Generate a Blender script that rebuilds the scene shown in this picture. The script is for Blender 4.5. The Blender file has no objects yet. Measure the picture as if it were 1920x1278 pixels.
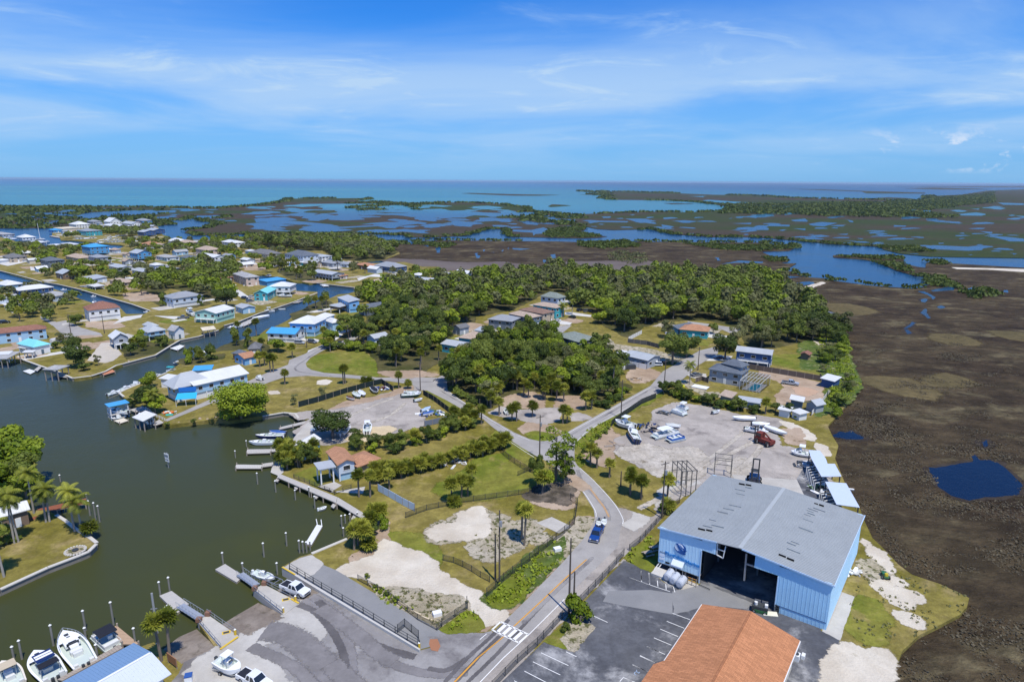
HAZE_D = 3.0e-5
import bpy, math, random
import numpy as np
from mathutils import Vector, Matrix, noise
from mathutils.geometry import tessellate_polygon
R = math.radians
rnd = random.Random(7)
scene = bpy.context.scene
COL = scene.collection

# ------------------------------------------------------------------ camera, sky, sun, exposure
H_CAM, F_PX = 72.0, 1225.0
ROLL = math.atan(11/1920)
PITCH = math.atan((639-338.5)*math.cos(ROLL)/F_PX)
cd = bpy.data.cameras.new('camera'); cam = bpy.data.objects.new('camera', cd); COL.objects.link(cam)
cd.sensor_width = 36.0; cd.lens = 36.0*F_PX/1920; cd.clip_start = 1.0; cd.clip_end = 90000
cam.matrix_world = Matrix.Translation((0, 0, H_CAM)) @ Matrix.Rotation(math.pi/2-PITCH, 4, 'X') @ Matrix.Rotation(ROLL, 4, 'Z')
scene.camera = cam
SUN_EL, SUN_AZ = R(66), math.atan2(.50, -.86)      # azimuth of the direction TO the sun, clockwise from +Y
sl = bpy.data.lights.new('sun', 'SUN'); sl.energy = 3.7; sl.angle = R(.53); sl.color = (1, .955, .87)
so = bpy.data.objects.new('sun', sl); COL.objects.link(so)
sdir = Vector((math.sin(SUN_AZ)*math.cos(SUN_EL), math.cos(SUN_AZ)*math.cos(SUN_EL), math.sin(SUN_EL)))
so.rotation_euler = sdir.to_track_quat('Z', 'Y').to_euler(); so.location = (0, 0, 300)
vs = scene.view_settings; vs.view_transform = 'Standard'; vs.look = 'None'; vs.gamma = 1; vs.use_curve_mapping = False
vs.exposure = 0.32
scene.cycles.volume_bounces = 0; scene.cycles.volume_max_steps = 64
scene.cycles.max_bounces = 6; scene.cycles.diffuse_bounces = 3; scene.cycles.glossy_bounces = 3; scene.cycles.transparent_max_bounces = 16

class NT:
    "small helper to wire shader nodes"
    def __init__(s, tree): s.t = tree; s.n = tree.nodes; s.l = tree.links
    def new(s, typ, **kw):
        n = s.n.new(typ)
        for k, v in kw.items():
            if hasattr(n, k) and not k.startswith('i_'): setattr(n, k, v)
        return n
    def link(s, a, b): s.l.new(a, b)
    def setv(s, sock, v):
        if isinstance(v, bpy.types.NodeSocket): s.link(v, sock)
        else: sock.default_value = v
    def math(s, op, a, b=None, c=None, clamp=False):
        n = s.n.new('ShaderNodeMath'); n.operation = op; n.use_clamp = clamp
        s.setv(n.inputs[0], a)
        if b is not None: s.setv(n.inputs[1], b)
        if c is not None: s.setv(n.inputs[2], c)
        return n.outputs[0]
    def mix(s, f, a, b, blend='MIX'):
        n = s.n.new('ShaderNodeMix'); n.data_type = 'RGBA'; n.blend_type = blend
        s.setv(n.inputs[0], f); s.setv(n.inputs[6], a if isinstance(a, bpy.types.NodeSocket) else (*a, 1)[:4]); s.setv(n.inputs[7], b if isinstance(b, bpy.types.NodeSocket) else (*b, 1)[:4])
        return n.outputs[2]
    def noise(s, vec, scale, detail=4, rough=.55, dist=0, dim='3D'):
        n = s.n.new('ShaderNodeTexNoise'); n.noise_dimensions = dim
        s.link(vec, n.inputs['Vector']); n.inputs['Scale'].default_value = scale; n.inputs['Detail'].default_value = detail
        n.inputs['Roughness'].default_value = rough; n.inputs['Distortion'].default_value = dist
        return n.outputs['Fac']
    def ramp(s, f, lo, hi):
        n = s.n.new('ShaderNodeMapRange'); n.interpolation_type = 'SMOOTHSTEP'; n.clamp = True
        s.link(f, n.inputs[0]); n.inputs[1].default_value = lo; n.inputs[2].default_value = hi
        return n.outputs[0]
    def mapping(s, vec, scale=(1, 1, 1), rot=(0, 0, 0), loc=(0, 0, 0)):
        n = s.n.new('ShaderNodeMapping'); s.link(vec, n.inputs[0])
        n.inputs['Location'].default_value = loc; n.inputs['Rotation'].default_value = rot; n.inputs['Scale'].default_value = scale
        return n.outputs[0]

world = bpy.data.worlds.new('World'); scene.world = world; world.use_nodes = True
w = NT(world.node_tree); w.n.clear()
wo = w.n.new('ShaderNodeOutputWorld'); bg = w.n.new('ShaderNodeBackground'); bg.inputs[1].default_value = .08
sky = w.n.new('ShaderNodeTexSky'); sky.sky_type = 'NISHITA'; sky.sun_disc = False
sky.sun_elevation = SUN_EL; sky.sun_rotation = SUN_AZ; sky.altitude = 50; sky.air_density = 1.0; sky.dust_density = .35; sky.ozone_density = 2.2
gm = w.n.new('ShaderNodeHueSaturation'); gm.inputs['Saturation'].default_value = 1.0; gm.inputs['Value'].default_value = 1.0
tint = w.mix(1.0, sky.outputs[0], (.15, .74, 1.62), 'MULTIPLY'); w.link(tint, gm.inputs['Color'])
tc = w.n.new('ShaderNodeTexCoord'); sep = w.n.new('ShaderNodeSeparateXYZ'); w.link(tc.outputs['Generated'], sep.inputs[0])
# clouds on a flat layer overhead: direction / height, so they thin out and stretch towards the horizon on every side
zz = w.math('MAXIMUM', w.math('ADD', sep.outputs[2], .10), .02)
cx = w.n.new('ShaderNodeCombineXYZ'); w.link(w.math('DIVIDE', sep.outputs[0], zz), cx.inputs[0]); w.link(w.math('DIVIDE', sep.outputs[1], zz), cx.inputs[1])
v1 = w.mapping(cx.outputs[0], scale=(.7, .9, 1), rot=(0, 0, R(-14)), loc=(5.1, .4, 0))
n1 = w.noise(v1, .55, 6, .55, .5); n2 = w.noise(w.mapping(cx.outputs[0], scale=(1.1, 1.6, 1), rot=(0, 0, R(-35)), loc=(7.3, 2, 0)), 1.3, 8, .62, .7)
veil = w.math('MULTIPLY', w.math('MULTIPLY', w.ramp(n1, .32, .62), w.ramp(sep.outputs[2], .28, .11)), .78)
wisp = w.math('MULTIPLY', w.math('MULTIPLY', w.ramp(n2, .50, .82), w.ramp(n1, .34, .56)), .72)
lowhaze = w.math('MULTIPLY', w.ramp(sep.outputs[2], .26, .0), .72)
ctot = w.math('ADD', veil, wisp, clamp=True)
# small cumulus heads far off, low over the horizon
sph = w.n.new('ShaderNodeVectorMath'); sph.operation = 'NORMALIZE'; w.link(tc.outputs['Generated'], sph.inputs[0])
cu = w.noise(w.mapping(sph.outputs[0], scale=(1, 1, 2.1), loc=(.37, .1, 0)), 8.5, 8, .6, .3)
cband = w.math('MULTIPLY', w.ramp(sep.outputs[2], .010, .022), w.ramp(sep.outputs[2], .075, .040))
east = w.ramp(w.math('SUBTRACT', sep.outputs[0], w.math('MULTIPLY', sep.outputs[1], .42)), .0, .12)
cum = w.math('MULTIPLY', w.math('MULTIPLY', w.math('MULTIPLY', w.ramp(cu, .52, .60), cband), east), .8)
c0 = w.mix(lowhaze, gm.outputs[0], (2.7, 5.2, 8.8)); c1 = w.mix(w.math('MULTIPLY', ctot, w.ramp(sep.outputs[2], -.02, .12)), c0, (4.7, 6.7, 9.3)); c2 = w.mix(cum, c1, (8.4, 8.9, 9.8))
w.link(c2, bg.inputs[0]); w.link(bg.outputs[0], wo.inputs[0])

# ------------------------------------------------------------------ photo pixel -> point in the world
_c, _s = math.cos(ROLL), math.sin(ROLL)
def W(x, y, z=0.0):
    u, v = x-960, 639-y
    u, v = u*_c-v*_s, u*_s+v*_c
    d = (u, F_PX*math.cos(PITCH)+v*math.sin(PITCH), -F_PX*math.sin(PITCH)+v*math.cos(PITCH))
    t = (z-H_CAM)/d[2]
    return Vector((d[0]*t, d[1]*t, z))
CR = dict(P=(0, 0, 1), B1=(0, 1000, 4.571), B2=(400, 1000, 4.571), B3=(800, 1000, 4.571), B4=(1180, 1000, 4.571), B5=(1500, 1000, 4.571),
  M1=(0, 780, 4.564), M2=(400, 780, 4.564), M3=(800, 780, 4.564), M4=(1180, 780, 4.564), M5=(1500, 780, 4.564),
  N1=(0, 600, 4.564), N2=(400, 600, 4.564), N3=(800, 600, 4.564), N4=(1120, 560, 4.564), N5=(1500, 500, 4.564),
  O1=(0, 380, 4.564), Q1=(200, 400, 6), Q0=(0, 400, 6), Q2=(420, 450, 6), Q3=(700, 480, 4.564), Q4=(1050, 480, 4.564),
  F1=(0, 320, 3), F2=(640, 320, 3), F3=(1280, 320, 3), G1=(960, 330, 4), G2=(1440, 330, 4), G3=(480, 350, 4), G4=(100, 400, 8),
  G5=(0, 540, 7.99), G6=(180, 680, 6.4), G7=(1460, 640, 9.13), G8=(1200, 1120, 6), G9=(0, 1140, 6),
  H1=(1210, 960, 9.6), H2=(1430, 1070, 9.6), H3=(1440, 850, 9.6), H4=(1220, 850, 9.6), H5=(1460, 820, 9.6), H6=(1140, 750, 12))
def T(s):
    "traced points: 'B1 10,20 30,40 P 5,6' -> photo pixels"
    cur = CR['P']; out = []
    for k in s.split():
        if k in CR: cur = CR[k]
        else:
            a, b = k.split(','); out.append((cur[0]+float(a)/cur[2], cur[1]+float(b)/cur[2]))
    return out
def TW(s, z=0.0): return [W(x, y, z) for x, y in T(s)]

# ------------------------------------------------------------------ materials
MATS = {}
def newmat(name):
    m = bpy.data.materials.new(name); m.use_nodes = True; t = NT(m.node_tree); t.n.clear()
    out = t.n.new('ShaderNodeOutputMaterial'); b = t.n.new('ShaderNodeBsdfPrincipled'); t.link(b.outputs[0], out.inputs[0])
    MATS[name] = m; return m, t, b
def geo(t): return t.n.new('ShaderNodeNewGeometry').outputs['Position']
def obj_co(t): return t.n.new('ShaderNodeTexCoord').outputs['Object']
def bump(t, b, h, dist, strength=1.0):
    n = t.n.new('ShaderNodeBump'); n.inputs['Distance'].default_value = dist; n.inputs['Strength'].default_value = strength
    t.link(h, n.inputs['Height']); t.link(n.outputs[0], b.inputs['Normal'])
def plain(name, col, rough=.7, metal=0.0, var=.12, vs_=1.5, spec=.3, coat=0.0):
    "painted / plain surface with a little dirt"
    if name in MATS: return MATS[name]
    m, t, b = newmat(name); p = obj_co(t)
    f = t.noise(p, vs_, 5, .6); g = t.noise(p, vs_*9, 3, .6)
    k = t.math('MULTIPLY_ADD', t.math('ADD', f, g), var*1.6, 1-var*1.6)
    cb = t.n.new('ShaderNodeVectorMath'); cb.operation = 'SCALE'; cb.inputs[0].default_value = col; t.link(k, cb.inputs['Scale'])
    t.link(cb.outputs[0], b.inputs['Base Color']); b.inputs['Roughness'].default_value = rough; b.inputs['Metallic'].default_value = metal
    b.inputs['Specular IOR Level'].default_value = spec; b.inputs['Coat Weight'].default_value = coat
    return m
def ground(name, base, alt, third=None, s1=.02, s2=.3, lo=.35, hi=.65, fine=.25, fs=2.2, bumpd=.05, rough=.95, t3=(.58, .66), s3=.08, stretch=(1, 1, 1)):
    "ground cover: two big colour patches, a third in blotches, fine mottling and grain"
    m, t, b = newmat(name); p = geo(t)
    if stretch != (1, 1, 1): p = t.mapping(p, scale=stretch)
    f = t.ramp(t.noise(p, s1, 6, .62, .4), lo, hi)
    c = t.mix(f, base, alt)
    f2 = t.ramp(t.noise(p, s2, 5, .65), .35, .7)
    if third: c = t.mix(t.ramp(t.noise(t.mapping(p, loc=(31, 7, 0)), s3, 8, .68, .3), *t3), c, third)
    g = t.noise(p, fs, 6, .7); k = t.math('MULTIPLY_ADD', g, fine*2, 1-fine)
    k = t.math('MULTIPLY', k, t.math('MULTIPLY_ADD', f2, fine*.9, 1-fine*.45))
    s = t.n.new('ShaderNodeVectorMath'); s.operation = 'SCALE'; t.link(c, s.inputs[0]); t.link(k, s.inputs['Scale'])
    t.link(s.outputs[0], b.inputs['Base Color']); b.inputs['Roughness'].default_value = rough; b.inputs['Specular IOR Level'].default_value = .12
    if bumpd: bump(t, b, g, bumpd*4)
    at = t.n.new('ShaderNodeAttribute'); at.attribute_name = 'thin'; a = t.ramp(t.math('ADD', at.outputs['Fac'], t.math('MULTIPLY_ADD', t.noise(geo(t), 1.4, 6, .75), .9, -.45)), .42, .62)
    a = t.math('MULTIPLY', a, t.math('GREATER_THAN', at.outputs['Fac'], .001)); tr = t.n.new('ShaderNodeBsdfTransparent'); mx = t.n.new('ShaderNodeMixShader'); t.link(a, mx.inputs[0]); t.link(b.outputs[0], mx.inputs[1]); t.link(tr.outputs[0], mx.inputs[2])
    out = [n for n in t.n if n.type == 'OUTPUT_MATERIAL'][0]; t.link(mx.outputs[0], out.inputs[0])
    return m
GRASS = ground('dry_grass', (.160, .138, .024), (.240, .195, .055), (.29, .225, .095), s1=.03, s3=.10, t3=(.50, .68), fine=.5, fs=1.3)
LUSH = ground('green_grass', (.125, .155, .016), (.195, .185, .035), (.26, .21, .07), s1=.05, s3=.16, t3=(.55, .7), fine=.45, fs=1.3)
WEEDS = ground('weedy_verge', (.07, .115, .022), (.13, .16, .035), (.38, .34, .20), s1=.12, s3=.35, t3=(.56, .64), fine=.5, fs=1.4, bumpd=.12)
SAND = ground('white_sand', (.62, .56, .46), (.52, .45, .35), (.30, .25, .15), s1=.08, s3=.5, t3=(.64, .74), fine=.14, fs=2.2)
SANDW = ground('weedy_sand', (.50, .44, .34), (.40, .34, .23), (.12, .12, .045), s1=.1, s3=.7, t3=(.50, .60), fine=.3, fs=2.4, bumpd=.1)
DIRT = ground('bare_dirt', (.34, .245, .165), (.44, .34, .25), (.22, .16, .09), s1=.06, s3=.3, fine=.22)
GRAVEL = ground('yard_gravel', (.33, .295, .26), (.42, .375, .33), (.23, .205, .185), s1=.06, s3=.11, t3=(.52, .68), fine=.2, fs=1.8)
RUBBLE = ground('pale_rubble', (.52, .47, .40), (.42, .37, .30), (.26, .22, .16), s1=.14, s3=.6, t3=(.55, .68), fine=.3, fs=1.2, bumpd=.12)
CONC = ground('concrete', (.47, .445, .40), (.40, .375, .335), (.30, .28, .25), s1=.12, s3=.4, t3=(.6, .75), fine=.12, fs=2, bumpd=.01)
CONCW = ground('pale_concrete', (.60, .585, .55), (.52, .50, .46), None, s1=.12, fine=.1, bumpd=.01)
ASPH = ground('road_asphalt', (.30, .282, .262), (.35, .33, .305), (.25, .235, .222), s1=.06, s3=.22, t3=(.55, .72), fine=.12, fs=3, bumpd=.008)
ASPHD = ground('parking_asphalt', (.085, .088, .098), (.12, .122, .13), (.34, .335, .33), s1=.06, s3=.085, t3=(.50, .66), fine=.3, fs=1.2, bumpd=.008)
ASPHP = ground('patched_asphalt', (.215, .215, .215), (.25, .248, .245), None, s1=.1, fine=.07, bumpd=.005)
ASPHR = ground('ramp_asphalt', (.24, .225, .215), (.31, .295, .28), (.15, .138, .135), s1=.05, s3=.09, t3=(.48, .66), fine=.16, fs=2, bumpd=.01)
WORN = ground('tyre_worn_asphalt', (.095, .088, .088), (.14, .13, .128), None, s1=.12, s3=.3, fine=.2, fs=1.5, bumpd=.01)
MARSH = ground('marsh_ground', (.046, .031, .018), (.082, .060, .032), (.165, .135, .072), s1=.022, s2=.12, s3=.05, t3=(.50, .70), fine=.75, fs=.75, bumpd=.3, stretch=(.75, 1.2, 1))
MUD = ground('bare_mud', (.12, .095, .085), (.145, .12, .105), None, s1=.02, fine=.12, fs=.4, bumpd=.05, stretch=(.5, 1.4, 1))
FARM = ground('far_marsh', (.038, .054, .013), (.060, .045, .028), (.075, .072, .030), s1=.0030, s3=.008, lo=.40, hi=.56, t3=(.60, .70), fine=.35, fs=.03, bumpd=0, stretch=(.45, 1, 1))
MANG = ground('mangrove_floor', (.030, .052, .012), (.048, .075, .016), None, s1=.02, fine=.4, fs=.2, bumpd=.3)
LITTER = ground('woodland_floor', (.055, .060, .016), (.11, .095, .04), None, s1=.06, s3=.2, fine=.4, fs=1)
YELM = ground('straw_marsh', (.13, .10, .045), (.10, .08, .035), None, s1=.03, fine=.4, fs=.5, bumpd=.1)
def leafmat(name, c1, c2, trans=.25):
    m, t, b = newmat(name); p = geo(t)
    oi = t.n.new('ShaderNodeObjectInfo'); r = oi.outputs['Random']
    f = t.noise(p, .55, 4, .6); f = t.math('ADD', t.math('MULTIPLY', f, .7), t.math('MULTIPLY', r, .55))
    c = t.mix(t.ramp(f, .25, 1.0), c1, c2); g = t.noise(p, 3.2, 3, .6)
    k = t.math('MULTIPLY', t.math('MULTIPLY_ADD', g, 1.0, .55), t.math('MULTIPLY_ADD', r, .35, .82))
    s = t.n.new('ShaderNodeVectorMath'); s.operation = 'SCALE'; t.link(c, s.inputs[0]); t.link(k, s.inputs['Scale'])
    b.inputs['Roughness'].default_value = .6; b.inputs['Specular IOR Level'].default_value = .25; t.link(s.outputs[0], b.inputs['Base Color'])
    tr = t.n.new('ShaderNodeBsdfTranslucent'); t.link(s.outputs[0], tr.inputs[0]); mx = t.n.new('ShaderNodeMixShader'); mx.inputs[0].default_value = trans
    out = [n for n in t.n if n.type == 'OUTPUT_MATERIAL'][0]; t.link(b.outputs[0], mx.inputs[1]); t.link(tr.outputs[0], mx.inputs[2]); t.link(mx.outputs[0], out.inputs[0])
    return m
LEAF = leafmat('tree_leaves', (.060, .094, .013), (.150, .180, .026))
LEAFG = leafmat('bright_leaves', (.130, .190, .008), (.25, .30, .020))
LEAFY = leafmat('grey_green_leaves', (.120, .132, .042), (.22, .22, .085))
PALM = leafmat('palm_fronds', (.115, .145, .010), (.28, .28, .035))
MARSHT = leafmat('marsh_tussocks', (.09, .072, .042), (.26, .22, .13), .15)
DRYL = leafmat('dry_weed_leaves', (.15, .15, .05), (.30, .27, .12), .2)
MANGL = leafmat('mangrove_leaves', (.050, .075, .010), (.095, .125, .018))
DEADL = leafmat('dead_fronds', (.20, .14, .075), (.28, .21, .12), .1)
BARK = plain('bark', (.20, .165, .13), .9, var=.25)
def water():
    m, t, b = newmat('water'); p = geo(t); sp = t.n.new('ShaderNodeSeparateXYZ'); t.link(p, sp.inputs[0])
    r = t.ramp(sp.outputs[1], 110, 560)         # murky harbour water inland, blue painted in for reflected sky farther out, turquoise shallows of the gulf
    c = t.mix(r, (.048, .054, .018), (.007, .056, .14))
    r2 = t.ramp(t.math('MULTIPLY_ADD', sp.outputs[0], .10, sp.outputs[1]), 1250, 1900)
    sb = t.ramp(t.noise(t.mapping(p, scale=(.22, 1, 1)), .0007, 5, .55), .35, .7)
    gulf = t.mix(sb, (.018, .17, .24), (.055, .22, .23)); gulf = t.mix(t.ramp(sp.outputs[1], 3800, 9500), gulf, (.015, .14, .27))
    side = t.ramp(sp.outputs[0], 3600, -1400)
    c = t.mix(t.math('MULTIPLY', r2, side), c, gulf)
    c = t.mix(t.math('MULTIPLY', t.ramp(t.noise(p, .03, 4, .6), .5, .75), .5), c, (.062, .066, .014)); c = t.mix(t.math('MULTIPLY', t.ramp(sp.outputs[0], 62, 70), t.ramp(sp.outputs[1], 420, 300)), c, (.006, .016, .042))
    n = t.noise(t.mapping(p, scale=(1, 1.6, 1)), .55, 6, .68); n2_ = t.noise(p, .045, 3, .6)
    bn = t.n.new('ShaderNodeBump'); bn.inputs['Distance'].default_value = .16; bn.inputs['Strength'].default_value = .5; t.link(t.math('ADD', n, t.math('MULTIPLY', n2_, 2.5)), bn.inputs['Height'])
    # ruffled water: the reflectance averaged over wave slopes stays well below a mirror's at grazing angles
    d = t.n.new('ShaderNodeBsdfDiffuse'); t.link(c, d.inputs[0]); g = t.n.new('ShaderNodeBsdfGlossy'); g.inputs['Roughness'].default_value = .16; g.inputs['Color'].default_value = (.9, .95, 1, 1); t.link(bn.outputs[0], g.inputs['Normal'])
    fr = t.n.new('ShaderNodeFresnel'); fr.inputs[0].default_value = 1.33; t.link(bn.outputs[0], fr.inputs['Normal']); k = t.math('MULTIPLY', t.math('MINIMUM', fr.outputs[0], .6), .55)
    mx = t.n.new('ShaderNodeMixShader'); t.link(k, mx.inputs[0]); t.link(d.outputs[0], mx.inputs[1]); t.link(g.outputs[0], mx.inputs[2])
    out = [q for q in t.n if q.type == 'OUTPUT_MATERIAL'][0]; t.link(mx.outputs[0], out.inputs[0]); t.n.remove(b)
    return m
WATER = water()

# ------------------------------------------------------------------ objects
def tag(o, label=None, cat=None, group=None, kind=None):
    if label: o['label'] = label
    if cat: o['category'] = cat
    if group: o['group'] = group
    if kind: o['kind'] = kind
    return o
def empty(name, loc=(0, 0, 0), rz=0.0, label=None, cat=None, group=None):
    o = bpy.data.objects.new(name, None); COL.objects.link(o); o.location = loc; o.rotation_euler = (0, 0, rz); o.empty_display_size = .3
    return tag(o, label, cat, group)
def link_mesh(name, me, parent=None, loc=None):
    o = bpy.data.objects.new(name, me); COL.objects.link(o)
    if parent: o.parent = parent
    if loc is not None: o.location = loc
    return o
def np_mesh(name, V, F, mat, smooth=False):
    "mesh from an (n,3) array and an (m,k) array of faces"
    me = bpy.data.meshes.new(name); V = np.asarray(V, np.float32); F = np.asarray(F, np.int32); k = F.shape[1]
    me.vertices.add(len(V)); me.vertices.foreach_set('co', V.ravel()); me.loops.add(F.size); me.loops.foreach_set('vertex_index', F.ravel())
    me.polygons.add(len(F)); me.polygons.foreach_set('loop_start', np.arange(0, F.size, k, dtype=np.int32)); me.polygons.foreach_set('loop_total', np.full(len(F), k, np.int32))
    if smooth: me.polygons.foreach_set('use_smooth', np.ones(len(F), bool))
    me.materials.append(mat); me.update(); me.validate(); return me
class MB:
    "collects shapes and links them as one mesh object"
    def __init__(s): s.v = []; s.f = []
    def add(s, vs_, fs_):
        n = len(s.v); s.v += [tuple(v) for v in vs_]; s.f += [tuple(n+i for i in f) for f in fs_]; return s
    def box(s, c, size, rz=0.0, M=None):
        x, y, z = [q/2 for q in size]; P = [Vector((a*x, b*y, d*z)) for d in (-1, 1) for a, b in ((-1, -1), (1, -1), (1, 1), (-1, 1))]
        rot = M if M else Matrix.Rotation(rz, 3, 'Z')
        return s.add([rot @ p + Vector(c) for p in P], [(3, 2, 1, 0), (4, 5, 6, 7), (0, 1, 5, 4), (1, 2, 6, 5), (2, 3, 7, 6), (3, 0, 4, 7)])
    def bar(s, a, b, wd, hd=None, n=4):
        "a beam (n=4) or round tube between two points"
        a, b = Vector(a), Vector(b); d = b-a
        if d.length < 1e-6: return s
        q = d.to_track_quat('Z', 'Y'); hd = hd or wd; V = []
        for p in (a, b):
            for i in range(n):
                t = 2*math.pi*(i+.5)/n; k = 1/math.cos(math.pi/n) if n == 4 else 1
                V.append(p + q @ Vector((math.cos(t)*wd/2*k, math.sin(t)*hd/2*k, 0)))
        return s.add(V, [tuple(range(n))[::-1], tuple(range(n, 2*n))] + [(i, (i+1) % n, n+(i+1) % n, n+i) for i in range(n)])
    def cone(s, a, b, r1, r2, n=8):
        a, b = Vector(a), Vector(b); q = (b-a).to_track_quat('Z', 'Y'); V = []
        for p, r in ((a, r1), (b, r2)): V += [p + q @ Vector((math.cos(2*math.pi*i/n)*r, math.sin(2*math.pi*i/n)*r, 0)) for i in range(n)]
        return s.add(V, [tuple(range(n))[::-1], tuple(range(n, 2*n))] + [(i, (i+1) % n, n+(i+1) % n, n+i) for i in range(n)])
    def slab(s, pts, z0, z1):
        "extruded outline; pts counter-clockwise or not"
        n = len(pts); ar = sum(pts[i][0]*pts[(i+1) % n][1]-pts[(i+1) % n][0]*pts[i][1] for i in range(n))
        if ar < 0: pts = pts[::-1]
        V = [(p[0], p[1], z0) for p in pts] + [(p[0], p[1], z1) for p in pts]
        tri = tessellate_polygon([[Vector((p[0], p[1], 0)) for p in pts]]); F = []
        for t_ in tri:
            a, b, c = [Vector((*pts[i][:2], 0)) for i in t_]; t_ = tuple(t_)
            if (b-a).cross(c-a).z < 0: t_ = t_[::-1]
            F.append(tuple(i+n for i in t_)); F.append(t_[::-1])
        return s.add(V, F + [(i, (i+1) % n, n+(i+1) % n, n+i) for i in range(n)])
    def mesh(s, name, mat, smooth=False):
        me = bpy.data.meshes.new(name); me.from_pydata(s.v, [], s.f); me.materials.append(mat)
        if smooth: me.polygons.foreach_set('use_smooth', [True]*len(me.polygons))
        me.update(); return me
    def build(s, name, mat, parent=None, smooth=False): return link_mesh(name, s.mesh(name, mat, smooth), parent)

def rough_px(pts, amp, step, seed=0):
    "add small irregularities to a traced outline (amp, step in metres at the ground)"
    out = []; n = len(pts)
    for i in range(n):
        a, b = pts[i], pts[(i+1) % n]; d = (b-a); L = d.length; k = max(1, min(160, int(L/step/.45)))
        nv = Vector((-d.y, d.x, 0)).normalized() if L > 1e-6 else Vector()
        for j in range(k):
            p = a.lerp(b, j/k); o = sum(noise.noise(Vector((p.x/f/step, p.y/f/step, seed+f)))*g for f, g in ((5, 1.3), (1.7, 1.0), (.6, .7)))
            out.append(p+nv*o*amp)
    return out
LEVEL = [0]
def sheet(name, s, mat, z=None, lvl=1, rough=0.0, step=2.0, side=0.0, kind='structure', soft=None):
    "a flat piece of ground traced from the photo; side > 0 gives it an edge that drops that far"
    LEVEL[0] += 1; z = lvl*.012 if z is None else z; z += (LEVEL[0] % 97)*.0001
    pts = TW(s, z) if isinstance(s, str) else [Vector((p.x, p.y, z)) for p in s]
    if rough: pts = rough_px(pts, rough, step, len(COL.objects))
    n = len(pts); tri = tessellate_polygon([[Vector((p.x, p.y, 0)) for p in pts]])
    V = [tuple(p) for p in pts]; F = []
    for t_ in tri:
        a, b, c = [pts[i] for i in t_]
        F.append(tuple(t_) if (b-a).cross(c-a).z > 0 else tuple(t_)[::-1])
    if side:
        V += [(p.x, p.y, z-side) for p in pts]; F += [(i, (i+1) % n, n+(i+1) % n, n+i) for i in range(n)]
    soft = rough*2.2 if soft is None else soft; thin = [0.0]*len(V)
    if soft and not side:       # ragged fringe where the surface peters out
        ar = sum(pts[i].x*pts[(i+1) % n].y-pts[(i+1) % n].x*pts[i].y for i in range(n)); sg = 1 if ar > 0 else -1; b0 = len(V)
        for i in range(n):
            d = (pts[(i+1) % n]-pts[i-1]); nv = Vector((d.y, -d.x, 0)).normalized()*sg*soft; V.append(tuple(pts[i]+nv-Vector((0, 0, .002)))); thin.append(1.0)
        thin[:n] = [.02]*n; F += [(i, b0+i, b0+(i+1) % n, (i+1) % n) if sg > 0 else (i, (i+1) % n, b0+(i+1) % n, b0+i) for i in range(n)]
    me = bpy.data.meshes.new(name); me.from_pydata(V, [], F); me.materials.append(mat); me.update()
    if soft and not side: at = me.attributes.new('thin', 'FLOAT', 'POINT'); at.data.foreach_set('value', thin)
    o = link_mesh(name, me); tag(o, kind=kind); return o
def soft_ribbon(name, s, width, mat, lvl=6, core=.25):
    "a worn strip that fades out to both sides"
    LEVEL[0] += 1; z = lvl*.012+(LEVEL[0] % 97)*.0001; pts = spline(TW(s, z), 6); V = []; F = []; th = []
    for i, p in enumerate(pts):
        a = pts[max(i-1, 0)]; b = pts[min(i+1, len(pts)-1)]; d = (b-a).normalized(); nv = Vector((-d.y, d.x, 0))*width/2; e = 1.0 if i in (0, len(pts)-1) else 0
        V += [tuple(p-nv), tuple(p-nv*core), tuple(p+nv*core), tuple(p+nv)]; th += [1, max(e, .3), max(e, .3), 1]
        if i: F += [(4*i-4+k, 4*i+k, 4*i+k+1, 4*i-3+k) for k in range(3)]
    me = bpy.data.meshes.new(name); me.from_pydata(V, [], F); me.materials.append(mat); me.update(); me.attributes.new('thin', 'FLOAT', 'POINT').data.foreach_set('value', th)
    tag(link_mesh(name, me), kind='structure')
def ribbon(name, s, width, mat, lvl=6, parent=None, closed=False, z=None):
    "a strip of given width along a traced line: painted line, kerb, tyre mark"
    z = lvl*.012 if z is None else z
    pts = TW(s, z) if isinstance(s, str) else s; V = []; F = []
    for i, p in enumerate(pts):
        a = pts[max(i-1, 0)]; b = pts[min(i+1, len(pts)-1)]; d = (b-a).normalized(); nv = Vector((-d.y, d.x, 0))*width/2
        V += [tuple(p-nv), tuple(p+nv)]
        if i: F.append((2*i-2, 2*i, 2*i+1, 2*i-1))
    me = bpy.data.meshes.new(name); me.from_pydata(V, [], F); me.materials.append(mat); me.update()
    o = link_mesh(name, me, parent)
    if not parent: tag(o, kind='structure')
    return o
def inpoly(x, y, P):
    r = False; n = len(P); j = n-1
    for i in range(n):
        xi, yi = P[i][0], P[i][1]; xj, yj = P[j][0], P[j][1]
        if (yi > y) != (yj > y) and x < (xj-xi)*(y-yi)/(yj-yi)+xi: r = not r
        j = i
    return r
def spline(pts, n=6):
    out = []
    for i in range(len(pts)-1):
        p0 = pts[max(i-1, 0)]; p1 = pts[i]; p2 = pts[i+1]; p3 = pts[min(i+2, len(pts)-1)]
        for k in range(n):
            t = k/n; out.append(.5*((2*p1)+(p2-p0)*t+(2*p0-5*p1+4*p2-p3)*t*t+(3*p1-p0-3*p2+p3)*t**3))
    out.append(pts[-1]); return out
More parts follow.
